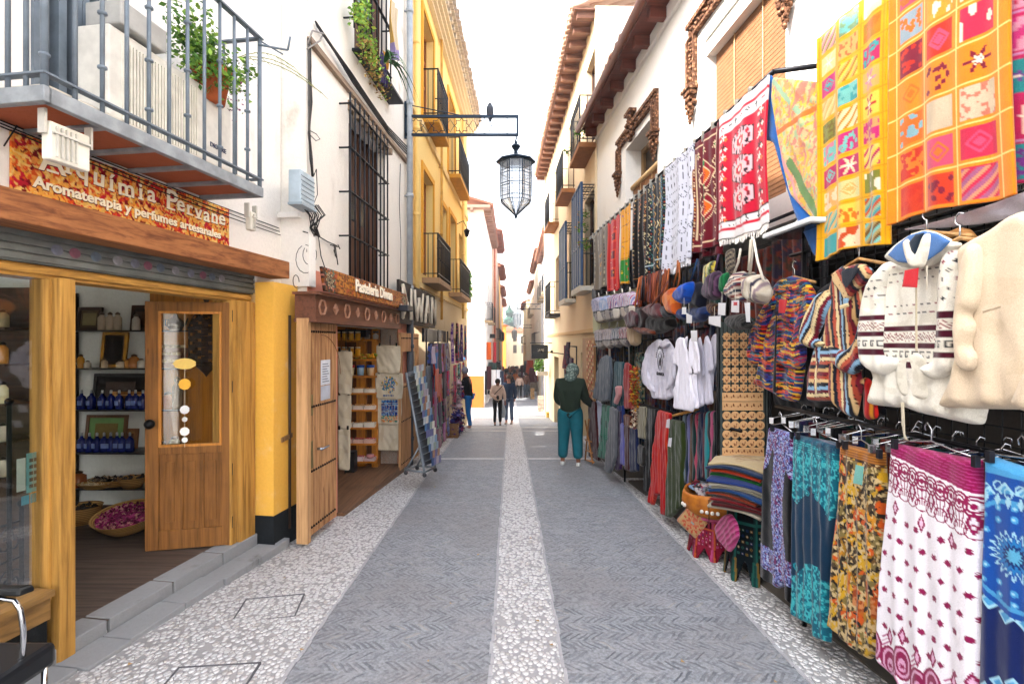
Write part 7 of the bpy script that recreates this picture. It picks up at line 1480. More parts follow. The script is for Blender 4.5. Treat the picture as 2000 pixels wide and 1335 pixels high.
for i, (pp, lb) in enumerate((([(1125, 850), (1190, 852), (1185, 960), (1122, 955)], 'white tag under the purple pouch'), ([(1240, 830), (1307, 826), (1305, 935), (1236, 930)], 'white tag with red stamp under the banded sling bag'), ([(1352, 858), (1402, 856), (1402, 1025), (1368, 1025)], 'long white tag under the tasselled sling bag'), ([(1042, 975), (1146, 970), (1146, 1068), (1042, 1040)], 'wide white tag above the t-shirts'), ([(886, 1098), (942, 1096), (943, 1192), (890, 1190)], 'white tag hanging before the t-shirts'), ([(810, 890), (846, 888), (845, 950), (808, 948)], 'small white tag on the left cloth hat'), ([(846, 940), (896, 965), (895, 1030), (848, 1028)], 'small white tag between the two cloth hats'))):
 loc = outline(FP, .24, Z5(pp))[0]; t = thing('price_tag', lb, 'tag', loc, FP.rz); cover('card', Z5(pp), '#cfcfd2', d=.24, parent=t, thick=.002, wr=0, cell=.012, sm=0)
 m = MB(); c_ = Vector(FP.pt(*Z5([((pp[0][0]+pp[1][0])/2, pp[0][1])])[0], .24)); m.bar(c_, c_+Vector((0, 0, .08)), .0015, 4); m.build('string', plain('#c9c4b8'), t)
 if i in (1,): cover('red_stamp', Z5([(1258, 850), (1290, 850), (1290, 880), (1258, 880)]), '#b8404a', d=.245, parent=t, thick=.002, wr=0, cell=.01)
# pale panel behind the woven bags
m = MB(); m.fbox(FP, FP.hit(1240, -.05), FP.hit(1157, -.05), -.1, -.06, 1.85, 2.6); tag(m.build('pale_panel', plaster('#b5b896', '#8a8a6a')), 'pale greenish panel behind the woven backpacks', 'panel')
sx, sy = 1.80, 4.56; gz = g(sy); ST = thing('painted_stool', 'red and orange painted octagonal stool with pointed legs holding the leather basket', 'stool', (sx, sy, gz))
def stool(t, rad, h, base, c2, c3, pal_, seed):
 for k in range(8):
  a0_, a1_ = 2*math.pi*(k+.5)/8, 2*math.pi*(k+1.5)/8; P0, P1 = Vector((math.cos(a0_), math.sin(a0_), 0)), Vector((math.cos(a1_), math.sin(a1_), 0)); W_ = (P1-P0).length*rad; cv = Cv(W_, h, .006, base); r = random.Random(seed)
  cv.rect(0, .016, 0, h, c3).rect(W_-.016, W_, 0, h, c2).rect(0, W_, 0, .02, c2).rect(0, W_, h*.22, h*.25, c3)
  for i in range(4):
   for j in range(5): cv.ell(W_*(.2+.2*i), h*(.32+.075*j), .011, .010, pal_[(i+j) % 3]).ell(W_*(.2+.2*i), h*(.32+.075*j), .005, .005, '#d8c0b0' if (i+j) % 2 else '#2a0c10')
  for i in range(4): cv.rect(W_*(.16+.2*i), W_*(.24+.2*i), h*.05, h*.19, '#1c0a10')
  cv.seg((W_*.08, h*.7), (W_*.16, h), .014, pal_[0]); cv.seg((W_*.92, h*.7), (W_*.84, h), .014, pal_[1])
  x = cv.u/W_; leg = .30*h; cut = (cv.v > h-leg) & (np.abs(x-.5) < .36*((cv.v-(h-leg))/leg)**.7); cut |= (cv.v > h*.97) & (np.abs(x-.5) < .38)
  keep = ~(cut[:-1, :-1] & cut[1:, 1:]); flare = rad*(1+.16*(cv.v/h)**2)
  P = np.stack([(P0.x*(1-x)+P1.x*x)*flare, (P0.y*(1-x)+P1.y*x)*flare, h-cv.v], -1); me = gridmesh('panel', P, cv.c, keep, False); o = link('side_panel', me, fabric_attr(.5, 0, 40), t); q = o.modifiers.new('s', 'SOLIDIFY'); q.thickness = .015; q.offset = -1
 m = MB(); m.lathe((0, 0, h), [(.001, -.01), (rad*1.02, -.01), (rad*1.06, .0), (rad*1.02, .012), (.001, .012)], 8); m.build('top', plain(c2, .5), t, world=False)
stool(ST, .20, .35, '#8c2440', '#a8486a', '#b8643a', ['#7a1028', '#b85a8a', '#7a3060'], 3)
tq = thing('painted_stool', 'tall turquoise and black painted stool under the pile of cushion covers', 'stool', (1.93, 4.08, g(4.0))); stool(tq, .2, .60, '#0c1e26', '#1c4a48', '#2a6a62', ['#8a703a', '#2f6a60', '#24406a'], 5)
LB = thing('leather_basket', 'round tan leather basket with cowrie shells full of small purses', 'basket', (sx, sy, gz+.365)); lm = Mt('tan_leather', .5); v_ = lm.coord(); n1 = lm.noise(v_, 12, 5, .6); lm.col(lm.mix(n1.ss(.3, .7), hx('#b06a1c'), hx('#8a4a14'))); lm.bump(lm.noise(v_, 40, 4), .004, .6)
m = MB(); N = 40; vs = []; prof = [(.001, 0), (.20, 0), (.255, .04), (.27, .10), (.262, .17), (.25, .20), (.235, .19), (.24, .12), (.001, .10)]
for r_, z in prof:
 for j in range(N): a = 2*math.pi*j/N; k = 1+.02*math.sin(a*5)+.012*math.sin(a*11); vs.append((r_*k*math.cos(a), r_*k*math.sin(a), z+(.012*math.sin(a*3+1) if z > .15 else 0)))
m.add(vs, [(i*N+j, i*N+(j+1) % N, (i+1)*N+(j+1) % N, (i+1)*N+j) for i in range(len(prof)-1) for j in range(N)], True); m.build('rim_wall', lm.m, LB, world=False)
m = MB()
for a in (R(232), R(250), R(180), R(300)):
 for e in (-.08, .08): m.ball((.272*math.cos(a+e), .272*math.sin(a+e), .075), .017, 8)
m.build('shell', plain('#d0ccc4', .3), LB, world=False); m = MB(); a = R(240); m.bar((.275*math.cos(a), .275*math.sin(a), .19), (.275*math.cos(a), .275*math.sin(a), -.02), .004, 4); m.build('lace', plain('#3a2010'), LB, world=False)
rr = random.Random(6); pc = ['#6a4a5a', '#7f9ab8', '#b8a0a8', '#a83a6a', '#c4b0a0', '#5a6a7a', '#8a8a90', '#3a4a4a', '#c0b8b8', '#7a3a3a', '#a8b4c8']
for k in range(22):
 a, q = rr.random()*6.28, .17*rr.random()**.5; cv = Cv(.13, .10, .008, rr.choice(pc)).noise([rr.choice(pc)], .02, th=.6, seed=k); P = np.stack([cv.u-.065, cv.v-.05, .012*np.sin(cv.u*50+k)+.01*np.cos(cv.v*40)], -1); me = gridmesh('p', P, cv.c); o = link('small_purse', me, fabric_attr()); o.location = (sx+q*math.cos(a), sy+q*math.sin(a), gz+.365+.15+.07*rr.random()*(1-q/.2)+.03); o.rotation_euler = (rr.uniform(-.5, .5), rr.uniform(-.5, .5), rr.random()*6); q_ = o.modifiers.new('s', 'SOLIDIFY'); q_.thickness = .014; tag(o, 'small woven purse heaped in the tan leather basket', 'purse', 'small purses in the leather basket')
def cushion(name, label, c, size, rot, base, seed, cat='pouch', th=.05):
 cv = Cv(size, size, .008, base); r = random.Random(seed); cv.star(size/2, size/2, size*.38, '#b8503a', 12, .3).star(size/2, size/2, size*.28, base, 12, .3).star(size/2, size/2, size*.2, '#c0705a', 8, .4).star(size/2, size/2, size*.07, '#8aa09a', 6, .3).frame(.008, .006, '#a8684a').noise(['#b86a50'], .012, th=.72, seed=seed)
 P = [(-size/2, -size/2), (size/2, -size/2), (size/2, size/2), (-size/2, size/2)]
 def cf(k): i = np.clip(((k.x+size/2)/size*(cv.nu-1)).astype(int), 0, cv.nu-1); j = np.clip((size/2-k.z)/size*(cv.nv-1), 0, cv.nv-1).astype(int); k.c[:] = cv.c[j, i]
 o = puff(name, P, .008, cf, None, th, .05, 0, .004, seed, sm=1); o.location = c; o.rotation_euler = rot; return tag(o, label, cat)
cushion('square_pouch', 'square cream pouch with red medallion leaning on the red stool, in front', (1.545, 4.55, gz+.21), .23, (0, R(36), R(-38)), '#b89a72', 1); cushion('square_pouch', 'second square pouch, red striped, behind the cream one', (1.60, 4.61, gz+.20), .22, (0, R(40), R(-36)), '#7a2a24', 2); cushion('square_pouch', 'third square pouch, grey brown, nearest the stool leg', (1.64, 4.64, gz+.18), .21, (0, R(42), R(-36)), '#6a5a4a', 3)
hang('pink_purse', 'pink patterned fringed purse hanging from the leather basket', 'purse', [(1412, 1005), (1425, 1000), (1438, 1020), (1442, 1045), (1432, 1068), (1424, 1078), (1412, 1062), (1400, 1050), (1396, 1030)], stripes(['#b03a7a', '#c86a9a', '#8a2a5a'], .012, .8, .02, 2), .05, 2, .01, .03)
pl_c = ['#b8a888', '#243a5a', '#c4481c', '#1f6a30', '#26407a', '#c0bcae', '#b5b0a0', '#1c4a7a', '#8a3a18', '#7a1220', '#5a1018', '#b0a898']; pcx, pcy = 1.80, 3.92
names_ = ['cream printed', 'navy', 'bright orange', 'green', 'blue', 'white', 'second white', 'steel blue', 'rust brown', 'crimson', 'dark red', 'stone grey lowest']
for k, c_ in enumerate(pl_c[::-1]):
 z = gz+.62+.030*k; n_ = names_[::-1][k]; sz = .41+.02*math.sin(k*2); cv = Cv(sz, sz, .012, c_)
 if k == 11: cv.star(sz*.5, sz*.5, .15, '#a08a6a', 6, .3, .1).star(sz*.5, sz*.5, .10, '#9a7a5a', 4, .3, .2).noise(['#a8906a'], .02, (np.hypot(cv.u-sz/2, cv.v-sz/2) < .13), .55, 4)
 du, dv = cv.u-sz/2, cv.v-sz/2; rr2 = np.hypot(du, dv); sagz = -.50*np.clip(rr2-.13, 0, 1)**1.5*(1+.3*np.sin(np.arctan2(dv, du)*4+k))+.004*np.sin(du*40+k)
 me = gridmesh('c', np.stack([du, -dv, sagz], -1), cv.c); o = link('folded_cover', me, fabric_attr()); o.location = (pcx+.02*math.sin(k*1.7), pcy+.02*math.cos(k*2.3), z); o.rotation_euler = (0, 0, R(40+5*math.sin(k*1.3))); q_ = o.modifiers.new('s', 'SOLIDIFY'); q_.thickness = .018; q_.offset = -1; tag(o, '%s cushion cover in the drooping pile beside the leather basket' % n_, 'cushion cover')
# ============================================================ yellow house on the left
H3 = thing('yellow_house', 'tall bright yellow house with iron balconies on the left', 'house', FC.p(12.7, -1, g(12.7)))
YW = plaster('#ecca80', '#d8b068', .25, .9); ywt = plaster('#dcbf86', '#b59a6a', .3)
W3 = [(9.75, 10.85, 5.95, 8.05), (12.9, 14.0, 5.95, 8.0), (9.75, 10.8, 3.0, 5.0), (11.9, 12.6, 3.3, 4.9), (13.1, 14.2, 3.0, 5.0), (15.0, 15.8, 3.2, 4.9), (15.0, 15.9, 6.2, 8.0)]
wall(FC, 8.5, 17, 2.75, 9.0, W3, .3).build('wall', YW, H3)
wall(FC, 8.5, 17, -1.6, 2.75, [(9.0, 10.4, -1.6, 2.0), (11, 12.2, -1.6, 1.9), (13, 14.6, -1.6, 1.8)], .3).build('ground_floor_wall', plaster('#c9b99a', '#8f7a5a', .4), H3)
m = MB(); m.fbox(FC, 16.7, 17.0, -8, -.3, -1.6, 9.0); m.build('end_wall', ywt, H3)
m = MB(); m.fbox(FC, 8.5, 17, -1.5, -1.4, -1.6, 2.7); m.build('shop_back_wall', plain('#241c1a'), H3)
for i, (a, b, c, d) in enumerate(W3): window(FC, a, b, c, d, H3, .14, '#a8622a', (2, 4))
m = MB()
for a, b, c, d in W3[:5]:
 m.fbox(FC, a-.12, a-.002, .002, .03, c, d+.12); m.fbox(FC, b+.002, b+.12, .002, .03, c, d+.12); m.fbox(FC, a, b, .002, .03, d+.002, d+.12)
m.build('window_surround', plaster('#d89a2c', '#b87a1c', .2), H3)
m = MB(); m.fbox(FC, 8.5, 17, .002, .05, 5.70, 5.84); m.fbox(FC, 8.5, 17, .002, .04, 2.70, 2.8); m.build('string_course', ywt, H3)
for a, b, z in ((9.7, 10.95, 5.86), (12.8, 14.9, 5.80), (9.7, 11.3, 2.82), (13.0, 15.2, 2.86)): balcony(FC, a, b, z, .33, H3, .92 if z > 4 else .84, '#b8842a' if z > 4 else '#9a7a5a', IRON, .11, .10)
eave(FC, 8.5, 17, 8.72, .42, H3, '#d8ccb8', '#c0b0a0', .3)
m = MB()
for k in range(4): m.fbox(FC, 8.5, 17, .002, .10+.07*k, 8.5+.06*k, 8.56+.06*k)
m.build('cornice', plaster('#d8cbb0', '#b0a080', .3), H3)
pipe(FC, 8.95, 2.0, 8.6, .07, .045, YW, 'downpipe', None, 'yellow painted downpipe near the street lamp arm', 'pipe'); pipe(FC, 15.4, 2.4, 8.6, .07, .045, YW, 'downpipe', None, 'yellow painted downpipe at the far end of the yellow house', 'pipe'); pipe(FC, 11.55, 2.2, 8.6, .07, .03, plain('#c99a4a'), 'downpipe', None, 'thin ochre downpipe between the yellow house windows', 'pipe')
c = [Vector(FC.p(15.1, .22, z)) for z in (3.05, 3.25, 3.45, 3.65)]; tag(leafball('ivy_screen', c, 1400, .16, .03, [plain('#3f8a1c'), plain('#5aa02a')], None, 3), 'bright green leafy screen on the low far balcony of the yellow house', 'plant')
t = thing('wall_lantern', 'small black bracket lamp on the yellow house wall', 'lamp', FC.p(14.4, .2, 4.6)); m = MB(); c = Vector(FC.p(14.4, .3, 4.9)); m.tube([FC.p(14.4, 0, 5.0), FC.p(14.4, .2, 5.1), c], .012, 5); m.lathe(c-Vector((0, 0, .25)), [(.04, 0), (.08, .15), (.09, .18), (.02, .24)], 6); m.build('body', IRON, t)
# shop sign of wooden letters
DV = thing('wooden_letter_sign', 'dark signboard with tall pale wooden letters reading DIWAN', 'sign', FC.p(10.2, .2, 2.0)); d0, d1 = FC.hit(797, .25), FC.hit(862, .25)
m = MB(); m.fbox(FC, d0, d1, .08, .12, 1.98, 2.62); m.build('board', plain('#2a201c', .7), DV)
lm_ = plain('#d0c4b0', .7); N5 = [FC.p(d0+(d1-d0)*t, .14, 0) for t in (0, 1)]
def stroke(name, segs, x0, wd):
 m = MB()
 for (a, b), (c, d) in segs: ya, yb = d0+(d1-d0)*(x0+wd*a), d0+(d1-d0)*(x0+wd*c); m.tube([FC.p(ya, .15, 2.05+.50*b), FC.p(yb, .15, 2.05+.50*d)], .030, 5, .018)
 m.build(name, lm_, DV)
for nm, segs, x0, wd in (('letter_d', [((0, 0), (0, 1)), ((0, 1), (1, .5)), ((1, .5), (0, 0))], .03, .10), ('letter_i', [((0, 0), (0, 1))], .22, .1), ('letter_w', [((0, 1), (.25, 0)), ((.25, 0), (.5, .8)), ((.5, .8), (.75, 0)), ((.75, 0), (1, 1))], .30, .24), ('letter_a', [((0, 0), (.5, 1)), ((.5, 1), (1, 0)), ((.2, .4), (.8, .4))], .60, .15), ('letter_n', [((0, 0), (0, 1)), ((0, 1), (1, 0)), ((1, 0), (1, 1))], .82, .14)): stroke(nm, segs, x0, wd)
# ============================================================ scarf stall on the left
FS = Fr(-1.72, .015)
stc = [('#5a6aa8', 'periwinkle blue'), ('#5a2a5a', 'plum'), ('#3a2a34', 'dark aubergine'), ('#7a5a64', 'dusty mauve'), ('#4a3a34', 'brown'), ('#8a2a5a', 'magenta'), ('#a8788a', 'rose'), ('#2a2a30', 'black'), ('#c0305a', 'crimson'), ('#3a4a54', 'slate'), ('#9a9488', 'pale patterned'), ('#4a1c24', 'wine'), ('#b87aa8', 'pink violet'), ('#9a8468', 'sand'), ('#b8703a', 'orange brown'), ('#8a3a34', 'brick'), ('#6a9a8a', 'sea green'), ('#a89a9a', 'pearl grey')]
r = random.Random(14); rows_ = [('top', 1.66, 1.08), ('second', 1.06, .52), ('third', .50, .02), ('bottom', -.0, -.38)]
for ri, (rn, zt, zb) in enumerate(rows_):
 for k in range(8):
  y = 9.3+.30*k; c_, nm = stc[(k*3+ri*5) % 18]; W_ = .24 if k % 3 else .34; cv = Cv(W_, zt-zb, .02, c_).noise([stc[(k*7+ri+4) % 18][0]], .05, th=.62, seed=k+9*ri); o = cloth('folded_scarf', cv, fold=folds(W_, 3, .02, k+ri), loc=FS.p(y, .10+.02*(k % 2), zt), rz=FS.rz, thick=.03)
  tag(o, '%s scarf folded over the %s rail of the scarf stall, %s from the rack' % (nm, rn, ['first', 'second', 'third', 'fourth', 'fifth', 'sixth', 'seventh', 'eighth'][k]), 'scarf')
RS = thing('scarf_rack', 'black metal tiered rack holding folded scarves on the left', 'rack', FS.p(10.4, .0, g(10.4))); m = MB()
for zt in (1.67, 1.07, .51, .01): m.bar(FS.p(9.1, .1, zt), FS.p(11.8, .1, zt), .012, 5)
for y in (9.1, 10.4, 11.8): m.bar(FS.p(y, .06, g(y)), FS.p(y, .06, 1.95), .016, 5)
m.fbox(FS, 9.1, 11.8, -.02, .02, 1.7, 1.95); m.build('bars', IRON, RS)
for k in range(16):
 y = 11.9+.16*k; c_, nm = [('#5a2a8a', 'violet'), ('#b0305a', 'raspberry'), ('#1c1c24', 'black'), ('#c4281c', 'scarlet'), ('#d0301c', 'red knotted'), ('#7ab0a8', 'mint'), ('#3a7a9a', 'sea blue'), ('#8a6ac0', 'lavender')][k % 8]; up = k % 2 == 0
 zt = 2.15 if up else 1.15; H_ = .95; cv = Cv(.16, H_, .02, c_).noise([['#c0a0b0', '#2a2a3a', '#a84a6a', '#5a5aa0'][k % 4]], .04, th=.6, seed=k)
 o = cloth('hanging_scarf', cv, fold=folds(.16, 2, .03, k), shape=lambda x, y_, z, c: (x*(1+.25*np.sin(-z*5)), y_, z), loc=FS.p(y, .16+.03*(k % 3), zt), rz=FS.rz, thick=.02); tag(o, '%s scarf in the %s hanging tier beyond the folded scarves, place %s' % (nm, 'upper' if up else 'lower', ['one', 'two', 'three', 'four', 'five', 'six', 'seven', 'eight'][k//2]), 'scarf')
for (y, zt, zb, c_, lb) in ((12.4, .75, .0, '#b8a0a8', 'bunch of pink and white striped scarves the woman is touching'), (12.2, .0, -.55, '#2c2660', 'dark violet long scarves below the striped bunch'), (12.9, -.05, -.6, '#8a3a5a', 'pink scarves low beside the woman')):
 m = MB(); c = [Vector(FS.p(y+.08*math.sin(i), .2, zt+(zb-zt)*i/7)) for i in range(8)]; o = leafball('scarf_bunch', c, 160, .15, .06, [plain(c_, .8), plain('#a88a98' if c_ == '#b8a0a8' else '#3a3a80', .8), plain('#8a7a84' if c_ == '#b8a0a8' else '#5a2a5a', .8)], None, 4); tag(o, lb, 'scarves')
for (py_, y, wd, hh, c_, lb) in ((0, 9.02, .24, .48, '#c97a64', 'salmon pink shopping bag hanging by the scarf stall'), (0, 9.25, .20, .75, '#2a7ab0', 'turquoise blue shawl beside the salmon bag'), (0, 9.0, .2, .3, '#c8b8c8', 'pale lilac cloth above the salmon bag'), (0, 9.12, .10, .4, '#a8302a', 'narrow red cloth between the salmon bag and blue shawl')):
 zt = {'#c97a64': 1.22, '#2a7ab0': 1.50, '#c8b8c8': 1.62, '#a8302a': 1.5}[c_]; o = cloth('hanging_cloth', Cv(wd, hh, .02, c_), fold=folds(wd, 2, .02, 3), loc=FS.p(y, .26 if c_ == '#c97a64' else .2, zt), rz=FS.rz, thick=.02); tag(o, lb, 'cloth')
CRT = thing('wooden_crate', 'small slatted wooden crate on the paving beside the scarf stall', 'crate', (-1.45, 11.9, g(11.9))); m = MB()
for s_ in (-.15, .15):
 for z in (.0, .11, .22): m.box(-.2, .2, s_-.008, s_+.008, z+.01, z+.08)
for s_ in (-.2, .2):
 for z in (.0, .11, .22): m.box(s_-.008, s_+.008, -.15, .15, z+.01, z+.08)
for a in (-.18, .18):
 for b in (-.13, .13): m.box(a-.015, a+.015, b-.015, b+.015, 0, .31)
m.build('slats', wood('#7a5434'), CRT, world=False); m = MB(); m.box(-.19, .19, -.14, .14, .012, .03); m.build('bottom', wood('#4a3424'), CRT, world=False)
# grey cloth tablecloth column behind the postcard rack
o = cloth('grey_drape', Cv(.5, 1.7, .02, '#6a7078'), fold=folds(.5, 5, .02, 2), loc=FS.p(9.0, .12, 1.28), rz=FS.rz, thick=.02); tag(o, 'slate grey drape hanging behind the postcard rack', 'drape')
o = cloth('pink_drape', Cv(.16, 1.2, .02, '#9a6a84'), fold=folds(.16, 2, .02, 2), loc=FS.p(8.75, .28, .85), rz=FS.rz, thick=.02); tag(o, 'dusty pink scarf between postcard rack and grey drape', 'scarf')
# ============================================================ street lamp arm, lantern, pigeon
AY = 8.32; AX0, AX1 = -1.745, .108
SA = thing('street_lamp', 'wall bracket street lamp with star fretwork and glass octagonal lantern over the street', 'street lamp', (AX0, AY, 5.0)); zb, zt = 5.06, 5.36; bm_ = plain('#1c2b3a', .45, .5, .15)
m = MB();
for z in (zb, zt): m.box(AX0, AX1, AY-.02, AY+.02, z-.02, z+.02)
for x in (AX0+.02, AX1-.02): m.box(x-.018, x+.018, AY-.018, AY+.018, zb-.02, zt+.02)
m.bar((AX0, AY, 5.56), (AX0+1.0, AY, zt), .009, 5); m.box(AX0, AX0+.03, AY-.02, AY+.02, 5.0, 5.6); m.build('arm', bm_, SA)
m = MB(); n = 5; L = (AX1-AX0)/n
for i in range(n):
 cx = AX0+L*(i+.5); zc = (zb+zt)/2; P = [((.125 if k % 2 == 0 else .085)*math.cos(k*math.pi/8), (.125 if k % 2 == 0 else .085)*math.sin(k*math.pi/8)) for k in range(16)]
 for a, b in zip(P, P[1:]+P[:1]): m.bar((cx+a[0], AY, zc+a[1]), (cx+b[0], AY, zc+b[1]), .0055, 4)
 if i < n-1:
  for e in (-1, 1): m.tube([(cx+.12, AY, zc), (cx+L/2, AY, zc+e*.10), (cx+L-.12, AY, zc)], .005, 4)
m.build('fretwork', bm_, SA)
LX = AX1-.045; m = MB(); m.tube([(LX, AY, zb), (LX+.01, AY, zb-.06), (LX-.01, AY, zb-.10)], .012, 6); m.lathe((LX, AY, 4.60), [(.305, 0), (.325, .015), (.32, .035), (.14, .11), (.035, .15), (.03, .20), (.05, .23), (.075, .27), (.07, .29), (.03, .31), (.02, .36), (.001, .37)], 8, smooth=False)
lanY = 4.60; L0 = m.build('lantern_cap', bm_, SA)
rings = [(0.270, 4.60), (0.270, 4.45), (0.274, 4.40), (0.271, 4.24), (0.271, 4.20), (0.269, 4.04), (0.258, 3.98), (0.024, 3.76)]
m = MB(); lead = MB()
for (r0, z0), (r1, z1) in zip(rings, rings[1:]):
 for k in range(8):
  a0_, a1_ = 2*math.pi*(k+.5)/8, 2*math.pi*(k+1.5)/8; q = lambda r, a, z: Vector((LX+r*math.cos(a), AY+r*math.sin(a), z)); A_, B_, C_, D_ = q(r0, a0_, z0), q(r0, a1_, z0), q(r1, a1_, z1), q(r1, a0_, z1); m.quad(A_, D_, C_, B_)
  lead.bar(A_, B_, .006, 4); lead.bar(A_, D_, .007, 4); e = .2; lead.bar(A_.lerp(B_, e), D_.lerp(C_, e), .0045, 4); lead.bar(A_.lerp(B_, 1-e), D_.lerp(C_, 1-e), .0045, 4)
lead.ball((LX, AY, 3.74), .028, 8, 1.3); lead.bar((LX, AY, 3.71), (LX, AY, 3.66), .012, 5, .002); lead.build('leading', bm_, SA); lg = Mt('milk_glass', .15); lg.col((.62, .68, .75)); lg.b.inputs['Transmission Weight'].default_value = .55; lg.b.inputs['Alpha'].default_value = .55; m.build('panes', lg.m, SA)
PG = Vector((AX0+(957-790)/223*(AX1-AX0), AY, zt+.02)); me = mesh_skin([(0, 1), (1, 2), (2, 3), (3, 4), (4, 5)], [(0, .09, -.05), (0, .05, .0), (0, .0, .06), (0, -.03, .11), (0, -.035, .135), (0, -.065, .13)], [(.008, .03), .042, .052, .03, .026, .006], 2, 2)
pg = link('pigeon', me, plain('#4c525c', .7), loc=PG, rebase=False); pg.scale = (1.25,)*3; tag(pg, 'grey pigeon perched on the lamp arm', 'bird'); m = MB()
for e in (-.02, .02): m.bar((e, 0, -.0), (e, 0, .04), .005, 5); m.bar((e, -.02, 0.002), (e, .015, 0.002), .004, 4)
m.build('leg', plain('#8a4a44'), pg, world=False)
# ============================================================ white house with orange base (far left)
def fwall(m, x0, x1, y, z0, z1, holes):
 xs = sorted({x0, x1, *[h[0] for h in holes], *[h[1] for h in holes]}); zs = sorted({z0, z1, *[h[2] for h in holes], *[h[3] for h in holes]})
 for a, b in zip(xs, xs[1:]):
  for c, d in zip(zs, zs[1:]):
   if not any(h[0] <= a and b <= h[1] and h[2] <= c and d <= h[3] for h in holes): m.quad((a, y, c), (b, y, c), (b, y, d), (a, y, d))
 for h in holes:
  a, b, c, d = h[:4]; t = .15; m.quad((a, y, c), (a, y, d), (a, y+t, d), (a, y+t, c)); m.quad((b, y, c), (b, y+t, c), (b, y+t, d), (b, y, d)); m.quad((a, y, d), (b, y, d), (b, y+t, d), (a, y+t, d)); m.quad((a, y, c), (a, y+t, c), (b, y+t, c), (b, y, c))
FD = Fr(-1.5, .004)
H4 = thing('white_house', 'white house with orange painted base beyond the gap on the left', 'house', (-4, 25, g(25)))
m = MB(); hw = [(-3.65, -3.15, 1.9, 3.4), (-4.6, -3.9, 3.6, 5.4)]; fwall(m, -9, -1.4, 25, .05, 8.2, hw); m.build('front_wall', WHITE, H4)
for a, b, c, d in hw:
 w_ = MB(); w_.box(a, b, 25.12, 25.14, c, d); o = w_.build('window', plain('#6a5a50'), H4); w_ = MB()
 for i in range(5): x = a+(b-a)*i/4; w_.box(x-.02, x+.02, 24.98, 25.0, c, d)
 w_.build('bars', IRON, o)
m = MB(); m.box(-9, -1.38, 24.96, 25.2, -2.2, .05); m.build('orange_base', plaster('#b05c20', '#8a5a30', .3), H4)
W4 = [(26.2, 27.2, 3.0, 5.0), (29.5, 30.4, 3.0, 5.0), (32.5, 33.4, 3, 5)]
wall(FD, 25, 35, -2.6, 8.2, W4+[(26.2, 28.8, -2.6, .2), (30.5, 33.5, -2.6, .3)], .25).build('side_wall', WHITE, H4)
for a, b, c, d in W4: window(FD, a, b, c, d, H4, .1, '#6a3a2c', (2, 3));
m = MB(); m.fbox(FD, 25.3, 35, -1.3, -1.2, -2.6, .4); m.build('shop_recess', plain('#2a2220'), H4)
balcony(FD, 26, 27.4, 2.7, .4, H4, .9); balcony(FD, 29.3, 30.7, 2.7, .4, H4, .9)
t = MB(); t.box(-3.2, -1.95, 24.55, 24.99, 4.4, 4.52); b_ = t.build('balcony', WHITE, H4); t = MB()
for i in range(12): x = -3.15+.106*i; t.bar((x, 24.57, 4.52), (x, 24.57, 5.4), .012, 4)
for z in (4.6, 5.4): t.box(-3.2, -1.95, 24.55, 24.59, z-.012, z+.012)
t.build('railing', IRON, b_); tag(leafball('flower_tuft', [Vector((-2.9, 24.6, 4.75))], 60, .16, .05, [plain('#8a1c4a')], None, 2), 'small tuft of magenta flowers on the far white balcony', 'plant')
m = MB(); zr_ = 8.15
m.box(-9, -1.05, 24.5, 25.0, zr_, zr_+.12); m.box(-1.4, -.95, 25.0, 35, zr_, zr_+.12)
for i in range(20): m.box(-1.38, -1.0, 25.2+.5*i, 25.32+.5*i, zr_-.12, zr_-.002)
for i in range(14): m.box(-8.5+.5*i, -8.38+.5*i, 24.52, 24.98, zr_-.12, zr_-.002)
m.build('eave', wood('#9a7a6a', '#5a3c30', 0, .7), H4)
def tiles(name, x0, x1, y0, y1, z, par, rise=.3, sx=1, c='#a8705a'):
 m = MB(); n = int((y1-y0)/.22); W_ = x1-x0
 for i in range(n):
  y = y0+.22*i; vs = []
  for xx, zz in ((x1, z), (x0, z+W_*rise)) if sx > 0 else ((x0, z), (x1, z+W_*rise)):
   for j in range(5): a = math.pi*j/4; vs.append((xx, y+.11-.10*math.cos(a), zz+.09*math.sin(a)))
  m.add(vs, [(j, j+1, j+6, j+5) for j in range(4)], True)
 m.quad((x0, y0, z+(W_*rise if sx > 0 else 0)-.01), (x1, y0, z+(0 if sx > 0 else W_*rise)-.01), (x1, y1, z+(0 if sx > 0 else W_*rise)-.01), (x0, y1, z+(W_*rise if sx > 0 else 0)-.01)); o = m.build(name, plaster(c, '#6a4a3a', .4, 3), par); o.modifiers.new('s', 'SOLIDIFY').thickness = .02; return o
tiles('roof', -6, -.9, 24.5, 35, zr_+.13, H4)
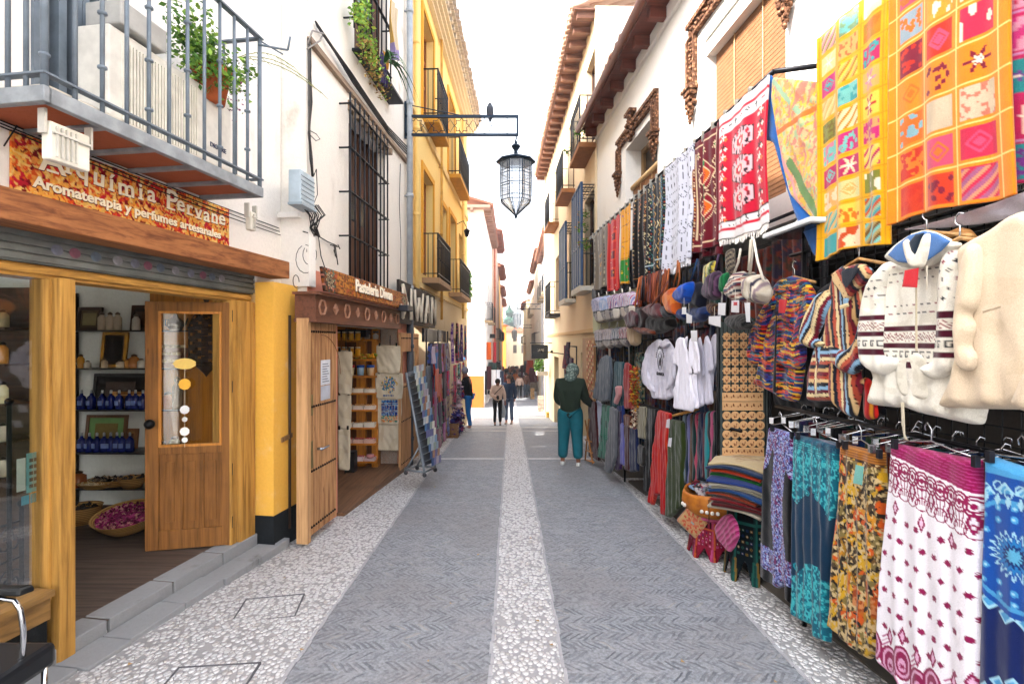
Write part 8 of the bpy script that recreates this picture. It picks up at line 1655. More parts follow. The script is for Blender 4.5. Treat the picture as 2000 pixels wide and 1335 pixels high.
# farther left houses
ROWL = [('pale pink house with brick dentil eave farther down on the left', 35, 43, -1.55, 9.4, '#d8b8a4', '#7a4a3a'), ('ochre and cream house farther on the left', 43, 52, -1.6, 8.2, '#d8a860', '#5a4434'), ('small white house at the far left of the street', 52, 62, -1.75, 7.4, '#d8cdbc', '#8a7a6a'), ('tall orange house at the distant left bend', 62, 74, -1.9, 7.0, '#dc9a4a', '#6a4a34')]
for k, (lb, y0, y1, x, h, c_, jc) in enumerate(ROWL):
 F = Fr(x, .008); t = thing('distant_house', lb, 'house', (x-2, (y0+y1)/2, g(y0))); W_ = [(y0+1+i*2.4, y0+2+i*2.4, z, z+1.6) for i in range(int((y1-y0-1.5)/2.4)+0) for z in ((1.9, 4.8) if h > 7.2 else (2.2,))]; zz = h-1.7
 wall(F, y0, y1, -3.5, h, W_, .25).build('wall', plaster(c_, '#a08a70', .2), t); m = MB(); m.box(x-6, F.p(y0, 0, 0)[0]-.001, y0, y0+.2, -3.5, h); m.build('gable_wall', plaster(c_, '#a08a70', .2), t)
 for w_ in W_: window(F, *w_, t, .1, jc, (2, 2))
 for w_ in W_[::2]: balcony(F, w_[0]-.15, w_[1]+.15, w_[2]-.15, .4, t, .8, step=.2)
 eave(F, y0, y1, h-.3, .55, t, '#8a5a4a', '#a8705a', .5); pipe(F, y0+.25, -2.5, h-.3, .08, .06, plain('#b5664a' if k == 0 else '#9a8a80'), 'downpipe', t)
# ============================================================ right side: beige house with blue balconies
HB = thing('beige_house', 'beige house with blue boxed balconies beyond the white one on the right', 'house', F2.p(15, -1, g(15)))
BE = plaster('#d8c2a0', '#b59a72', .25); WB = [(10.5, 11.6, 2.92, 4.85), (12.95, 14.1, 2.9, 4.7), (16.3, 17.3, 2.75, 4.5), (10.4, 11.4, 5.85, 7.7), (13.2, 14.2, 5.7, 7.6), (16.6, 17.6, 5.6, 7.5)]
wall(F2, 10.36, 21, 1.95, 8.5, WB, .3).build('wall', BE, HB); wall(F2, 10.36, 21, -1.8, 1.95, [(11.0, 12.2, -1.8, 1.45), (13.4, 14.7, -1.8, 1.3), (16.5, 17.8, -1.8, 1.2)], .3).build('ground_floor_wall', plaster('#d0bc96', '#a88a5c', .3), HB)
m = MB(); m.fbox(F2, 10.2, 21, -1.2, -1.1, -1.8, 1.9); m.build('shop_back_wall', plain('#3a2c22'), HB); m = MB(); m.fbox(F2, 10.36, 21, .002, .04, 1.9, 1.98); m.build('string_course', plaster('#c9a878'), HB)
m = MB(); m.fbox(F2, 20.7, 21.02, -6, .05, -1.8, 8.5); m.build('end_wall', plaster('#dccfb8'), HB); m = MB(); m.fbox(F2, 10.36, 10.5, -6, -.3, 5, 8.5); m.build('upper_side_wall', plaster('#d8cfc0'), HB)
for w_ in WB: window(F2, *w_, HB, .12, '#5a3a28', (2, 3))
def boxbal(y0, y1, z0, z1, d, par):
 m = MB(); m.fbox(F2, y0, y1, .002, d, z0, z0+.09); m.fbox(F2, y0, y1, d-.02, d+.01, z0-.02, z0+.10); o = m.build('balcony', plain('#b8b4a8', .7), par); bl = plain('#1f3f62', .5, .1)
 m = MB(); n = 4; L = (y1-y0)/n; zm = z0+.95
 for i in range(n+1): y = y0+.02+(y1-y0-.04)*i/n; m.fbox(F2, y-.025, y+.025, d-.05, d, z0+.1, z1)
 for z in (z0+.13, zm, z1): m.fbox(F2, y0, y1, d-.05, d, z-.03, z)
 for i in range(n): m.fbox(F2, y0+L*i+.05, y0+L*(i+1)-.05, d-.035, d-.015, z0+.16, zm-.04)
 for i in range(n):
  for j in range(22): z = zm+.03+(z1-zm-.1)*j/22; m.fbox(F2, y0+L*i+.05, y0+L*(i+1)-.05, d-.04, d-.012, z, z+.045)
 m.build('blue_louvre', bl, o); m = MB()
 for i in range(4): dd = .02+(d-.08)*i/3; m.bar(F2.p(y0+.02, dd, z0+.1), F2.p(y0+.02, dd, z0+1.0), .010, 4); m.bar(F2.p(y0+.02, dd, z1-.05), F2.p(y1-.02, dd, z1-.05), .008, 4)
 for z in (z0+1.0, z0+.75, z1-.05): m.fbox(F2, y0+.01, y0+.035, .01, d-.05, z-.01, z+.01)
 for j in range(8): y = y0+.02+(y1-y0-.04)*j/7; m.bar(F2.p(y, .02, z1-.05), F2.p(y, d-.06, z1-.05), .007, 4)
 for i in range(5): z = z1-.05-.07*i; m.fbox(F2, y0+.012, y0+.03, .01, d-.05, z-.006, z+.006)
 m.build('side_railing', IRON, o)
boxbal(10.4, 11.65, 2.75, 4.95, .30, HB); boxbal(12.9, 14.15, 2.70, 4.75, .28, HB); balcony(F2, 16.1, 17.7, 2.5, .35, HB, 1.0, '#3a3634')
for a, b, z in ((10.3, 11.6, 5.62), (13.0, 14.4, 5.5), (16.4, 17.8, 5.45)): balcony(F2, a, b, z, .35, HB, .95, '#8a5a34')
eave(F2, 10.36, 21, 8.3, .42, HB, '#7c5442', '#c09a84', .5)
c = [Vector(F2.p(10.5, .2, 4.3)), Vector(F2.p(10.5, .25, 4.05)), Vector(F2.p(10.45, .2, 3.7))]; tag(leafball('hanging_plants', c, 300, .14, .03, [G1, G2, plain('#8a6a3a')], None, 4), 'hanging green plants inside the nearest blue balcony', 'plant')
c = [Vector(F2.p(13.2, .2, 6.6)), Vector(F2.p(10.4, .3, 5.95))]; tag(leafball('balcony_plant', c, 160, .15, .03, [G1, G2], None, 4), 'leafy plants on the upper balconies of the beige house', 'plant')
m = MB(); y = 18.4; m.fbox(F2, y, y+.06, .15, .75, 1.1, 1.6); o = m.build('hanging_sign', plain('#2a2e34', .5)); tag(o, 'small dark hanging sign with CAFE in pale letters on the right', 'sign');
text('CAFE', .13, plain('#c9c4b8', var=0), 'lettering', o, chain(o).inverted() @ Matrix.Translation((F2.p(y, .45, 0)[0], y-.012, 1.36)), .004)
m = MB(); m.bar(F2.p(y, 0, 1.66), F2.p(y, .8, 1.66), .015, 5); m.build('bracket', IRON, o)
t = thing('door_planter', 'green leafy plant in a white trough beside the dark hanging sign', 'plant', F2.p(19.2, .2, .6)); leafball('foliage', [Vector(F2.p(19.2, .35, .95)), Vector(F2.p(19.2, .4, .75))], 260, .22, .05, [G1, G2], t, 4); m = MB(); m.fbox(F2, 18.9, 19.6, .1, .5, .45, .6); m.build('trough', plain('#c4c0b8'), t)
m = MB(); m.tube([F2.p(14.9, .02, 1.35), F2.p(14.9, .5, 1.4), F2.p(14.9, .95, 1.42)], .014, 5); m.ball(F2.p(14.9, .4, 1.42), .04, 6); m.ball(F2.p(14.9, .7, 1.42), .04, 6); tag(m.build('iron_bracket', IRON), 'horizontal iron bracket sticking out from the beige house', 'bracket')
t = thing('cloth_stand', 'stand of red and purple shawls in front of the beige house', 'stand', F2.p(11.6, .3, -.3)); m = MB()
for y in (10.9, 12.2): m.bar(F2.p(y, .3, g(y)), F2.p(y, .3, 1.6), .015, 5)
m.bar(F2.p(10.9, .3, 1.6), F2.p(12.2, .3, 1.6), .015, 5); m.build('bars', IRON, t)
for k, (y, zt, H_, c_, lb) in enumerate(((12.2, 1.62, .55, '#a01434', 'crimson shawl at the top of the shawl stand'), (11.75, 1.7, .5, '#3a1c34', 'dark plum shawl at the top of the shawl stand'), (11.2, 1.35, 1.1, '#5a1a4a', 'long purple shawl on the shawl stand'), (12.1, 1.05, .85, '#3a1830', 'dark red and blue shawl low on the shawl stand'), (11.5, .9, .7, '#4a2a2c', 'brown shawl low on the shawl stand'))):
 o = cloth('shawl', Cv(.4, H_, .02, c_).noise(['#2a1c44', '#7a2a4a'], .05, th=.62, seed=k), fold=folds(.4, 4, .03, k), loc=F2.p(y, .36, zt), rz=F2.rz, thick=.02); tag(o, lb, 'shawl')
# farther right houses
ROWR = [('white house with vertical dark windows farther down on the right', 21, 33, 1.62, 7.0, '#d8d6da', '#3a3a44'), ('cream house with tiled eave farther down on the right', 33, 44, 1.72, 7.8, '#d8ccb8', '#4a5a50'), ('pale house with green shutters far down on the right', 44, 54, 1.9, 7.0, '#d4c4ac', '#2c4a40'), ('distant low house at the right bend', 54, 66, 1.7, 6.0, '#d8c8a8', '#5a4a3a')]
for k, (lb, y0, y1, x, h, c_, jc) in enumerate(ROWR):
 F = Fr(x, .008-.004*k); t = thing('distant_house', lb, 'house', (x+2, (y0+y1)/2, g(y0))); W_ = [(y0+1.2+i*2.6, y0+2.1+i*2.6, z, z+1.7) for i in range(int((y1-y0-1.5)/2.6)) for z in (1.6, 4.2)]
 wall(F, y0, y1, -3.5, h, W_+[(y0+2.2, y0+4.2, -3.5, -.1), (y0+6, y0+8, -3.5, -.1)], .25).build('wall', plaster(c_, '#a09a90', .15), t); m = MB(); m.box(F.p(y0, 0, 0)[0]+.001, x+6, y0, y0+.2, -3.5, h); m.fbox(F, y0, y1, -1.0, -.9, -3.5, .2); m.build('gable_wall', plaster(c_, '#a09a90', .15), t)
 for w_ in W_: window(F, *w_, t, .1, jc, (2, 2))
 for w_ in W_[(k+1) % 2::2]: balcony(F, w_[0]-.15, w_[1]+.15, w_[2]-.15, .35, t, .8, step=.2)
 eave(F, y0, y1, h-.3, .35, t, '#9a6a54', '#a8705a', .5)
# closing houses in the distance
def block(label, x0, x1, y0, y1, z0, z1, c_, roofc='#a87058', wins=(), rise=1.0):
 t = thing('distant_house', label, 'house', ((x0+x1)/2, (y0+y1)/2, z0)); m = MB(); m.box(x0, x1, y0, y1, z0, z1); m.build('wall', plaster(c_, '#a89a80', .15), t); m = MB(); xm = (x0+x1)/2; m.add([(x0-.3, y0-.3, z1), (x1+.3, y0-.3, z1), (x1+.3, y1, z1), (x0-.3, y1, z1), (xm, y0-.3, z1+rise), (xm, y1, z1+rise)], [(0, 1, 4), (2, 3, 5), (0, 4, 5, 3), (1, 2, 5, 4), (0, 3, 2, 1)]); m.build('roof', plaster(roofc, '#7a5a48', .4), t)
 for a, b, c, d in wins: m = MB(); m.box(a, b, y0-.06, y0-.002, c, d); m.build('window', plain('#5c5650'), t)
block('pale house closing the end of the street', -1.2, 3.0, 88, 96, -4.3, 3.4, '#dccfb4', wins=((.2, .8, -.2, 1.2), (1.6, 2.2, -.2, 1.2), (.2, .8, 1.8, 2.8)))
block('bright orange house front left of the street end', -3.4, -.95, 76, 82, -4.3, 4.2, '#dc9440', wins=((-2.1, -1.6, .4, 1.8), (-2.1, -1.6, 2.2, 3.4)), rise=.5)
block('low white house with tiled roof below the tree', -3.6, 1.6, 98, 106, -4.3, 3.9, '#dcd6cc', wins=((-.9, -.3, 2, 3.2), (.2, .8, 2, 3.2)))
block('cream tower like house right of the street end', 1.9, 6.5, 70, 80, -4.3, 6.2, '#dccdae', wins=((2.2, 2.8, 2.5, 4), (2.2, 2.8, -.2, 1.3)))
block('distant white house on the slope behind', 2.2, 8, 110, 120, -4.3, 10.0, '#dcd8d0', wins=((3, 3.8, 6, 7.6),))
block('broad house far left behind the orange one', -12, -3.4, 84, 96, -4.3, 5.5, '#d0c0a8')
TR = thing('conifer_tree', 'blue green conifer rising above the roofs at the street end', 'tree', (-.6, 118, -4.2)); m = MB(); m.bar((-.6, 118, -4.2), (-.6, 118, 9.5), .35, 8, .05); m.build('trunk', plain('#4a3a2c'), TR)
m = MB(); r = random.Random(5); fm_ = [plain(c, .8) for c in ('#2c4a3c', '#3f6a58', '#1f3a30', '#4a7a68')]
def conif(cx, cy, zt, zb, Rm, n):
 for _ in range(n):
  t_ = r.random()**.7; z = zt-(zt-zb)*t_; rad = Rm*t_**.75*(.75+.3*math.sin(z*3.1))*r.random()**.4; a = r.random()*6.28; c = Vector((cx+rad*math.cos(a), cy+rad*math.sin(a), z)); s_ = .22+.2*r.random(); u = Vector((math.cos(a)*s_, math.sin(a)*s_, -.35*s_)); v = Vector((-math.sin(a), math.cos(a), r.uniform(-.3, .3)))*s_*.4; m.cur = r.randrange(4); m.add([c-u, c-v, c+u, c+v], [(0, 1, 2, 3)])
conif(-.6, 118, 10.2, -1, 4.4, 6500); conif(-2.9, 119, 7.4, -1, 3.8, 4000); m.build('crown', fm_, TR)
TR2 = thing('distant_tree', 'small pale treetop beside the tall conifer', 'tree', (4.0, 125, -4.2)); m = MB(); m.bar((4.0, 125, -4.2), (4.0, 125, 9.0), .2, 6, .05); m.build('trunk', plain('#4a3a2c'), TR2); m = MB(); conif(4.0, 125, 10.2, 5, 1.3, 500); m.build('crown', fm_, TR2)
# second street lamp far away
for k, (y, xa, xb, zz, lb) in enumerate(((30, 1.7, .3, 3.6, 'distant street lamp hanging over the middle of the street'), (48, 1.9, .2, 3.0, 'farthest street lamp hanging over the street'))):
 t = thing('street_lamp', lb, 'street lamp', (xa, y, zz)); m = MB(); m.box(xb, xa, y-.02, y+.02, zz, zz+.04); m.box(xb, xa, y-.02, y+.02, zz+.3, zz+.34); m.box(xb, xb+.04, y-.02, y+.02, zz, zz+.34);
 for i in range(5): x = xb+(xa-xb)*(i+.5)/5; m.tube([(x+.12*math.cos(q), y, zz+.17+.12*math.sin(q)) for q in [j*.785 for j in range(9)]], .008, 4)
 m.build('arm', bm_, t); m = MB(); m.lathe((xb+.02, y, zz-1.15), [(.02, 0), (.2, .25), (.24, .85), (.27, .88), (.05, 1.05), (.04, 1.15)], 8, smooth=False); m.build('lantern', plain('#d0d8dc', .3), t); m = MB()
 for j in range(8): a = 2*math.pi*j/8; m.bar((xb+.02+.21*math.cos(a), y+.21*math.sin(a), zz-.9), (xb+.02+.25*math.cos(a), y+.25*math.sin(a), zz-.3), .014, 4)
 m.build('lantern_bars', plain('#7f90a0', .5), t)
# goods hung outside the far shops
r = random.Random(77); fc = ['#5a1c2c', '#14141c', '#b0481c', '#1c2a4a', '#c4bcb4', '#7a2a3a', '#3a2a2c', '#c9772a', '#2a4a44', '#8a1c24', '#4a3a5a', '#a89a8a', '#d0cccc', '#2c2c34']
wds = ['maroon', 'black', 'burnt orange', 'navy', 'cream', 'wine red', 'dark brown', 'amber', 'dark green', 'red', 'violet grey', 'beige', 'white', 'charcoal']
def far_goods(side, ys, z_lo, z_hi, n, grp):
 for k in range(n):
  y = r.uniform(*ys); i = r.randrange(14); H_ = r.uniform(.6, 1.0); W_ = r.uniform(.35, .6); x = (-1.25 if side < 0 else 1.42)+r.uniform(-.3, .3)*(1 if side < 0 else -1); zg = g(y); z = zg+r.uniform(z_lo, z_hi)+H_
  cv = Cv(W_, H_, .05, fc[i]); f = folds(W_, 2, .04, k); o = cloth('hung_garment', cv, fold=f, shape=lambda x_, y_, z_, c: (x_*(.75+.35*(-z_/c.H)), y_, z_), loc=(x, y, z), rz=0, thick=.03); tag(o, '%s garment hung outside the far shops on the %s side' % (wds[i], 'left' if side < 0 else 'right'), 'garment', '%s garments outside the far %s shops' % (wds[i], 'left' if side < 0 else 'right'))
far_goods(-1, (27, 44), .3, 1.6, 42, 'l'); far_goods(1, (34, 54), .2, 1.7, 34, 'r')
def far_piece(px, py, Y, wpx, hpx, c_, nm, lb, cat):
 W_, H_ = wpx/1000*Y, hpx/1000*Y; o = cloth(nm, Cv(W_, H_, .05, c_), fold=folds(W_, 2, .03, int(px)), loc=Q(px, py, Y), thick=.04, rz=0); return tag(o, lb, cat)
for a in ((955, 715, 27, 9, 45, '#4a1a24', 'maroon jacket hanging at the far left shop corner'), (964, 722, 27, 9, 42, '#cfcfd2', 'white shirt hanging beside the maroon jacket far left'), (974, 722, 27, 9, 40, '#c9ccd4', 'second white shirt hanging far left'), (980, 724, 27, 7, 42, '#26304a', 'navy jacket hanging right of the white shirts far left'), (948, 724, 27, 6, 46, '#2a2a30', 'dark coat hanging by the orange wall corner'), (955, 668, 27.5, 9, 34, '#c4641c', 'orange shawl hanging high at the far left shop'), (966, 668, 28, 6, 40, '#a8303a', 'red scarf hanging high at the far left shop'), (962, 652, 26, 10, 8, '#2a2a2c', 'black lamp cover high on the far left wall')): far_piece(*a[:6], 'hung_garment', a[6], 'garment')
# low wooden boards and sandwich stands on the right far pavement
for (px, y, lb, c_) in ((1056, 22.5, 'small patterned cushion stack at the foot of the far white house', '#8a7a6a'), (1040, 33, 'folding wooden board leaning by the far right wall', '#b08a5a'), (1075, 19.6, 'yellow crate on the sunny pavement at right', '#c9a84a'), (1066, 24, 'dark goods rack outside the far white house', '#3a3436')):
 x = (px-1000)/1000*y; z = g(y); m = MB(); w_, h_ = (.25, .7) if 'crate' not in lb else (.3, .22)
 for k in range(4): m.box(x-w_/2, x+w_/2, y-.12+.01*k, y+.12-.01*k, z+h_*k/4+.004, z+h_*(k+1)/4-.01)
 tag(m.build('goods_stack', plain(c_, .7, var=.5)), lb, 'goods')
# ============================================================ people
def person(label, loc, rz, H=1.65, top='#22301f', legs='#1c5a66', skin='#8a5a42', hair='#1c1614', shoe='#2a2a2c', lean=0, arms=None, feet=((-.10, .0), (.10, .02)), coat=0, scarf=None, longhair=False, head_dx=0, head_tilt=0, bulk=1.0, sleeves=True, loose=1.0, near=False, stride=0):
 s = H/1.70; t = thing('person', label, 'person', loc, rz)
 V = lambda x, y, z: Vector((x*s, y*s, z*s))
 ln = lambda z: -lean*max(0, z-.92)        # leaning forward (toward local -y)
 hipL, hipR = V(-.09, 0, .92), V(.09, 0, .92); pel = V(0, 0, .95); waist = V(0, ln(1.08), 1.08); chest = V(0, ln(1.30), 1.30); neck = V(0, ln(1.46)-.005, 1.46); head = V(head_dx, ln(1.58)-.02-head_tilt, 1.58-head_tilt*.5); crown = V(head_dx, ln(1.64)-.0-head_tilt*1.2, 1.655-head_tilt*.8)
 ft = [V(feet[0][0], feet[0][1], .07), V(feet[1][0], feet[1][1], .07)]; kn = [V((feet[0][0]-.09)/2, (feet[0][1])*.5-.03, .50), V((feet[1][0]+.09)/2, (feet[1][1])*.5-.03, .50)]
 shL, shR = V(-.155*bulk, ln(1.385), 1.385), V(.155*bulk, ln(1.385), 1.385)
 arms = arms or (((-.25, .0, 1.14), (-.25, -.06, .90)), ((.25, .0, 1.14), (.25, -.06, .90)))
 el = [V(arms[0][0][0], ln(1.14)+arms[0][0][1], arms[0][0][2]), V(arms[1][0][0], ln(1.14)+arms[1][0][1], arms[1][0][2])]; wr = [V(arms[0][1][0], ln(arms[0][1][2])+arms[0][1][1], arms[0][1][2]), V(arms[1][1][0], ln(arms[1][1][2])+arms[1][1][1], arms[1][1][2])]
 hd = [w_+(w_-e).normalized()*.075*s for w_, e in zip(wr, el)]; toe = [f+Vector((0, -.15*s, -.035*s)) for f in ft]
 pts = [pel, waist, chest, neck, head, crown, hipL, kn[0], ft[0], toe[0], hipR, kn[1], ft[1], toe[1], shL, el[0], wr[0], hd[0], shR, el[1], wr[1], hd[1]]
 rad = [(.13, .095), (.115, .085), (.13, .095), (.052, .052), (.078, .092), (.055, .062), .085, .055, .038, .03, .085, .055, .038, .03, .055, .040, .027, .024, .055, .040, .027, .024]
 rad = [tuple(q*s for q in r_) if isinstance(r_, tuple) else r_*s for r_ in rad]
 ed = [(0, 1), (1, 2), (2, 3), (3, 4), (4, 5), (0, 6), (6, 7), (7, 8), (8, 9), (0, 10), (10, 11), (11, 12), (12, 13), (2, 14), (14, 15), (15, 16), (16, 17), (2, 18), (18, 19), (19, 20), (20, 21)]
 if near:
  n0 = len(pts)
  for q, (w_, h_) in enumerate(((16, 17), (20, 21))):
   d_ = (pts[h_]-pts[w_]).normalized(); sd = d_.cross(Vector((0, 0, 1)) if abs(d_.z) < .8 else Vector((0, 1, 0))).normalized()
   for f_, (o_, L) in enumerate(((-.025, .062), (-.009, .072), (.009, .068), (.024, .055), (-.036, .04))):
    a = pts[h_]+sd*o_*s; b = a+d_*L*.5*s; c = a+d_*L*s+Vector((0, 0, -.012*s)); i0 = len(pts); pts += [b, c]; rad += [.0085*s, .007*s]; ed += [(h_, i0), (i0, i0+1)]
 body = link('body', mesh_skin(ed, pts, rad, 1 if not near else 2), plain(skin, .6), t)
 # trousers
 lo = loose; tp = [pel+V(0, 0, .06), hipL+V(-.01, 0, -.02), (hipL+kn[0])/2, kn[0], ft[0]+V(0, .01, .04), hipR+V(.01, 0, -.02), (hipR+kn[1])/2, kn[1], ft[1]+V(0, .01, .04)]; tr = [(.145, .115), .10*lo, .092*lo, .074*lo, .062*lo, .10*lo, .092*lo, .074*lo, .062*lo]; tr = [tuple(q*s for q in r_) if isinstance(r_, tuple) else r_*s for r_ in tr]
 link('trousers', mesh_skin([(0, 1), (1, 2), (2, 3), (3, 4), (0, 5), (5, 6), (6, 7), (7, 8)], tp, tr, 2), plain(legs, .85), t)
 b_ = bulk; jp = [pel+V(0, 0, .02-coat*.15), waist, chest, neck+V(0, 0, -.035), shL, el[0], wr[0], shR, el[1], wr[1]]; jr = [(.165*b_, .135*b_), (.16*b_, .13*b_), (.165*b_, .125*b_), (.075, .07), .092*b_, .07*b_, .05*b_, .092*b_, .07*b_, .05*b_]; jr = [tuple(q*s for q in r_) if isinstance(r_, tuple) else r_*s for r_ in jr]
 link('jacket' if sleeves else 'top', mesh_skin([(0, 1), (1, 2), (2, 3), (2, 4), (4, 5), (5, 6), (2, 7), (7, 8), (8, 9), (0, 10), (0, 11)], jp+[pel+V(-.075*b_, 0, -.09-coat*.1), pel+V(.075*b_, 0, -.09-coat*.1)], jr+[.105*s*b_]*2, 2, 1), plain(top, .9), t)
 m = MB()
 for f in ft: m.lathe(f+Vector((0, -.06*s, -.07*s)), [(.001, 0), (.05*s, 0), (.052*s, .03*s), (.038*s, .065*s), (.001, .08*s)], 10, sx=.85, sy=2.3)
 m.build('shoes', plain(shoe, .6), t, world=False)
 hc = (head+crown)/2; fw = Vector((0, -1, 0))
 if scarf:
  m = MB(); m.ball(hc+Vector((0, .012*s, .0)), .118*s, 16, 1.12); m.lathe(neck-Vector((0, 0, .04*s)), [(.10*s, 0), (.115*s, .03*s), (.10*s, .09*s), (.095*s, .12*s)], 14); o = m.build('headscarf', scarf, t, world=False)
 else:
  m = MB(); m.ball(hc+Vector((0, .022*s, .028*s)), .102*s, 14, 1.05)
  if longhair: m.lathe(hc+Vector((0, .05*s, -.2*s)), [(.04*s, 0), (.085*s, .05*s), (.10*s, .2*s)], 12)
  m.build('hair', plain(hair, .7), t, world=False)
  m = MB(); m.ball(head+Vector((0, -.092*s, .02*s)), .014*s, 6, 1.6); m.build('nose', plain(skin, .6), t, world=False); m = MB()
  for e in (-1, 1): m.ball(head+Vector((e*.03*s, -.086*s, .045*s)), .010*s, 6, .6)
  m.build('eyes', plain('#1a1412', .3), t, world=False); m = MB(); m.ball(head+Vector((0, -.084*s, -.03*s)), .018*s, 6, .3); m.build('mouth', plain('#7a3a34', .5), t, world=False)
  m = MB()
  for e in (-1, 1): m.ball(head+Vector((e*.082*s, .0, .03*s)), .020*s, 6, 1.4, .5)
  m.build('ears', plain(skin, .6), t, world=False)
 t['_h'] = list(hd[0])+list(hd[1]); return t, [t.matrix_basis @ h for h in hd]
scm = Mt('green_print_scarf', .8); v_ = scm.coord(); scm.col(scm.mix(scm.vor(v_, 30, 'F1').ss(.3, .5), hx('#8c988e'), hx('#4c5c56'))); scm.bump(scm.noise(v_, 9, 3), .03, .8)
# man in the green jacket: seen from behind, reaching right to the clothes
p, _ = person('person in dark green fleece, teal trousers and green headscarf facing the hanging clothes', (.96, 8.46, g(8.46)+.0), R(180-12), 1.66, '#1c271c', '#0c5a66', scarf=scm.m, arms=(((-.24, -.08, 1.12), (-.38, -.28, .98)), ((.22, -.04, 1.10), (.13, -.24, 1.0))), feet=((-.14, .02), (.13, -.02)), bulk=1.22, loose=1.42, coat=.45, lean=.10, head_dx=-.03, head_tilt=.03, near=True, shoe='#c9c9c4')
# woman at the scarves
person('person with grey hair, black top and blue jeans touching the scarves at left', (-1.13, 13.4, g(13.4)), R(-50-180+130), 1.62, '#0e0e12', '#1b5a94', '#9a6a58', '#7c8290', '#b8b8b8', arms=(((-.18, -.2, 1.18), (-.12, -.42, 1.12)), ((.18, -.18, 1.14), (.10, -.42, 1.05))), feet=((-.09, 0), (.09, .06)), near=True, loose=.92, lean=.12, head_tilt=.03)
# two walkers
w1_, hn = person('person in cream jumper and black trousers looking at a phone in the street', (-.47, 16.6, g(16.6)), R(6), 1.52, '#c4ab9c', '#101216', '#7a4c38', '#14100e', '#1a1a1c', arms=(((-.24, -.05, 1.12), (-.06, -.30, 1.06)), ((.24, -.03, 1.12), (.27, -.02, .88))), feet=((-.10, -.05), (.10, .03)), lean=.10, head_tilt=.06, near=True, bulk=1.08, loose=.95)
h = hn[0]; m = MB(); m.box(h.x-.035, h.x+.035, h.y-.06, h.y-.045, h.z-.05, h.z+.07); tag(m.build('phone', plain('#15161a', .2)), 'dark phone held by the person in the cream jumper', 'phone')
m = MB(); m.tube([(-.30, 16.42, g(16.6)+1.30), (-.45, 16.36, g(16.6)+1.15), (-.60, 16.42, g(16.6)+.98)], .014, 5); tag(m.build('bag_strap', plain('#1c1a1a')), 'dark strap worn across the cream jumper', 'strap')
w2_, hn = person('person in a navy blue coat over pale blue shirt walking with white bags', (-.10, 17.2, g(17.2)), R(-14), 1.62, '#2b3950', '#4a5a74', '#a87460', '#4a3a30', '#8a7a70', coat=.8, arms=(((-.24, -.02, 1.12), (-.24, -.10, .86)), ((.24, -.0, 1.12), (.23, -.08, .88))), lean=.05, bulk=1.08)
tb = thing('shopping_bag', 'white carrier bag hanging from the hand of the person in the navy coat', 'bag', (hn[0].x, hn[0].y, hn[0].z-.55)); puff('body', [(-.13, 0), (.12, .02), (.16, .25), (.09, .44), (.03, .5), (-.03, .5), (-.10, .42), (-.15, .25)], .02, lambda c: (solid('#b8c0c8')(c), c.rect(.08, .2, .2, .35, '#6a8aa8')), tb, .07, .1, 0, .02, 3)
m = MB(); m.tube([(-.04, 0, .48), (0, -.01, .56), (.04, 0, .48)], .008, 5); m.build('handle', plain('#b8c0c8'), tb, world=False)
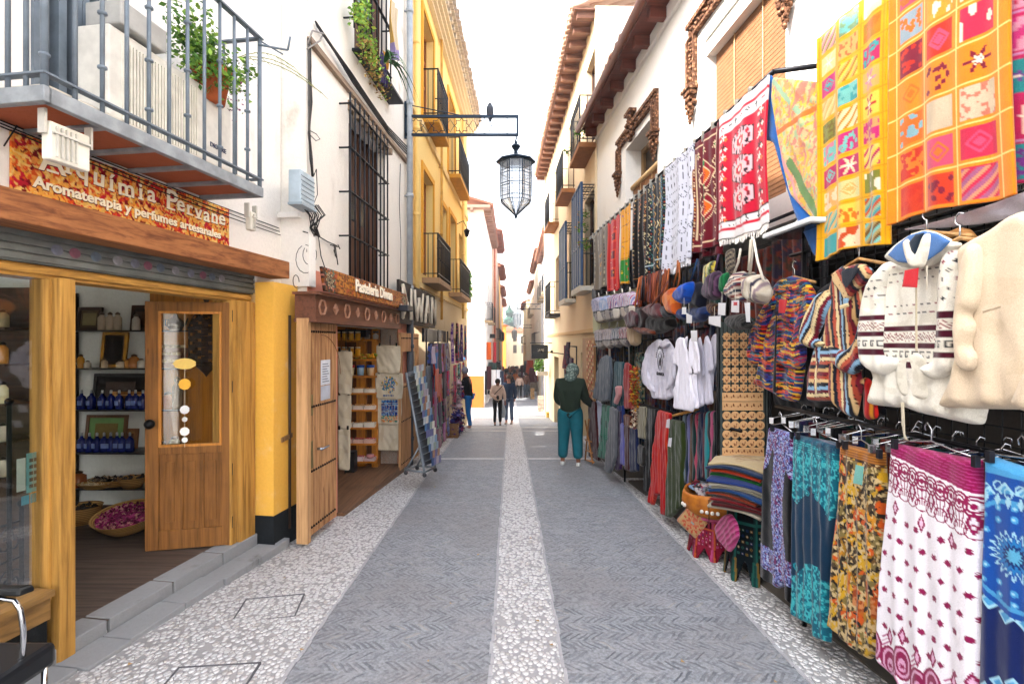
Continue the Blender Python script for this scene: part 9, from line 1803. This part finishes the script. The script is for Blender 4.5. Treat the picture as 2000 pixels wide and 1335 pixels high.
# distant walkers
P_ = [(.50, 34, 176, '#c4a898', '#14161c', '#3a2a24', 'person in pale pink top and dark trousers walking away in the middle distance'), (1.15, 37, 170, '#4a2428', '#3a4a5a', '#5a2a1c', 'person in dark red jacket walking away near the far right shops'), (.95, 35, 190, '#6a4434', '#4a5a6a', '#3a2218', 'person in brown jacket beside the dark red one'), (-.1, 40, 0, '#1c1e26', '#1c1c22', '#1c1612', 'person in black coat walking toward us far down the street'), (-.45, 43, 10, '#a83a24', '#24242c', '#2a1c16', 'person in rust red jumper far down the street'), (.3, 45, 0, '#c86a2a', '#2a2a34', '#1c1612', 'person in orange jacket far down the street'), (.0, 50, 0, '#2a3a5a', '#1c1c24', '#3a2a20', 'person in blue jacket far down the street'), (.8, 50, 180, '#5a2a44', '#14141c', '#14100e', 'person in plum coat far down the street'), (.45, 55, 0, '#d0c8c0', '#2a2a34', '#2a2018', 'person in white top at the far end of the street'), (-.2, 56, 180, '#3a3a40', '#1c1c24', '#4a3424', 'person in grey coat at the far end of the street'), (1.5, 42, 200, '#14141a', '#1c1c22', '#1c1612', 'person in black near the far right wall'), (-.75, 37, 20, '#7a2a2a', '#2a2a3a', '#2a1c14', 'person in wine red coat near the far left shops')]
for x, y, rz, a, b, c_, lb in P_: person(lb, (x, y, g(y)), R(rz), 1.62+.05*math.sin(x*9), a, b, '#9a6a54', c_, feet=((-.10, -.08), (.10, .08)))
for x, y, lb, c_ in ((.75, 62, 'distant dark group of shoppers at the end of the street', '#2a2428'),):
 m = MB(); r = random.Random(3)
 for k in range(70): xx, yy = r.uniform(-1.3, 1.6), r.uniform(47, 70); z = g(yy); m.cur = k % 4; m.lathe((xx, yy, z), [(.10, 0), (.14, .5), (.2, 1.0), (.22, 1.35), (.07, 1.48), (.10, 1.6), (.07, 1.72), (.01, 1.75)], 8)
 tag(m.build('crowd', [plain('#1c1a22'), plain('#5a2424'), plain('#3a2c2c'), plain('#8a4a2a')]), lb, 'crowd', kind='stuff')
hz = MB(); hz.box(-170, 170, -45, 910, -6, 14.5); o = hz.build('haze', None, rebase=False); tag(o, kind='stuff', label='thin pale haze filling the street air', cat='haze')
vm = bpy.data.materials.new('pale_air'); vm.use_nodes = True; t_ = vm.node_tree; t_.nodes.clear(); oo = t_.nodes.new('ShaderNodeOutputMaterial'); pv = t_.nodes.new('ShaderNodeVolumePrincipled'); pv.inputs['Color'].default_value = (.92, .95, 1, 1); pv.inputs['Density'].default_value = 0.0017; t_.links.new(pv.outputs[0], oo.inputs['Volume']); o.data.materials.append(vm)
print('objects', len(bpy.data.objects), 'faces', sum(len(m.polygons) for m in bpy.data.meshes))
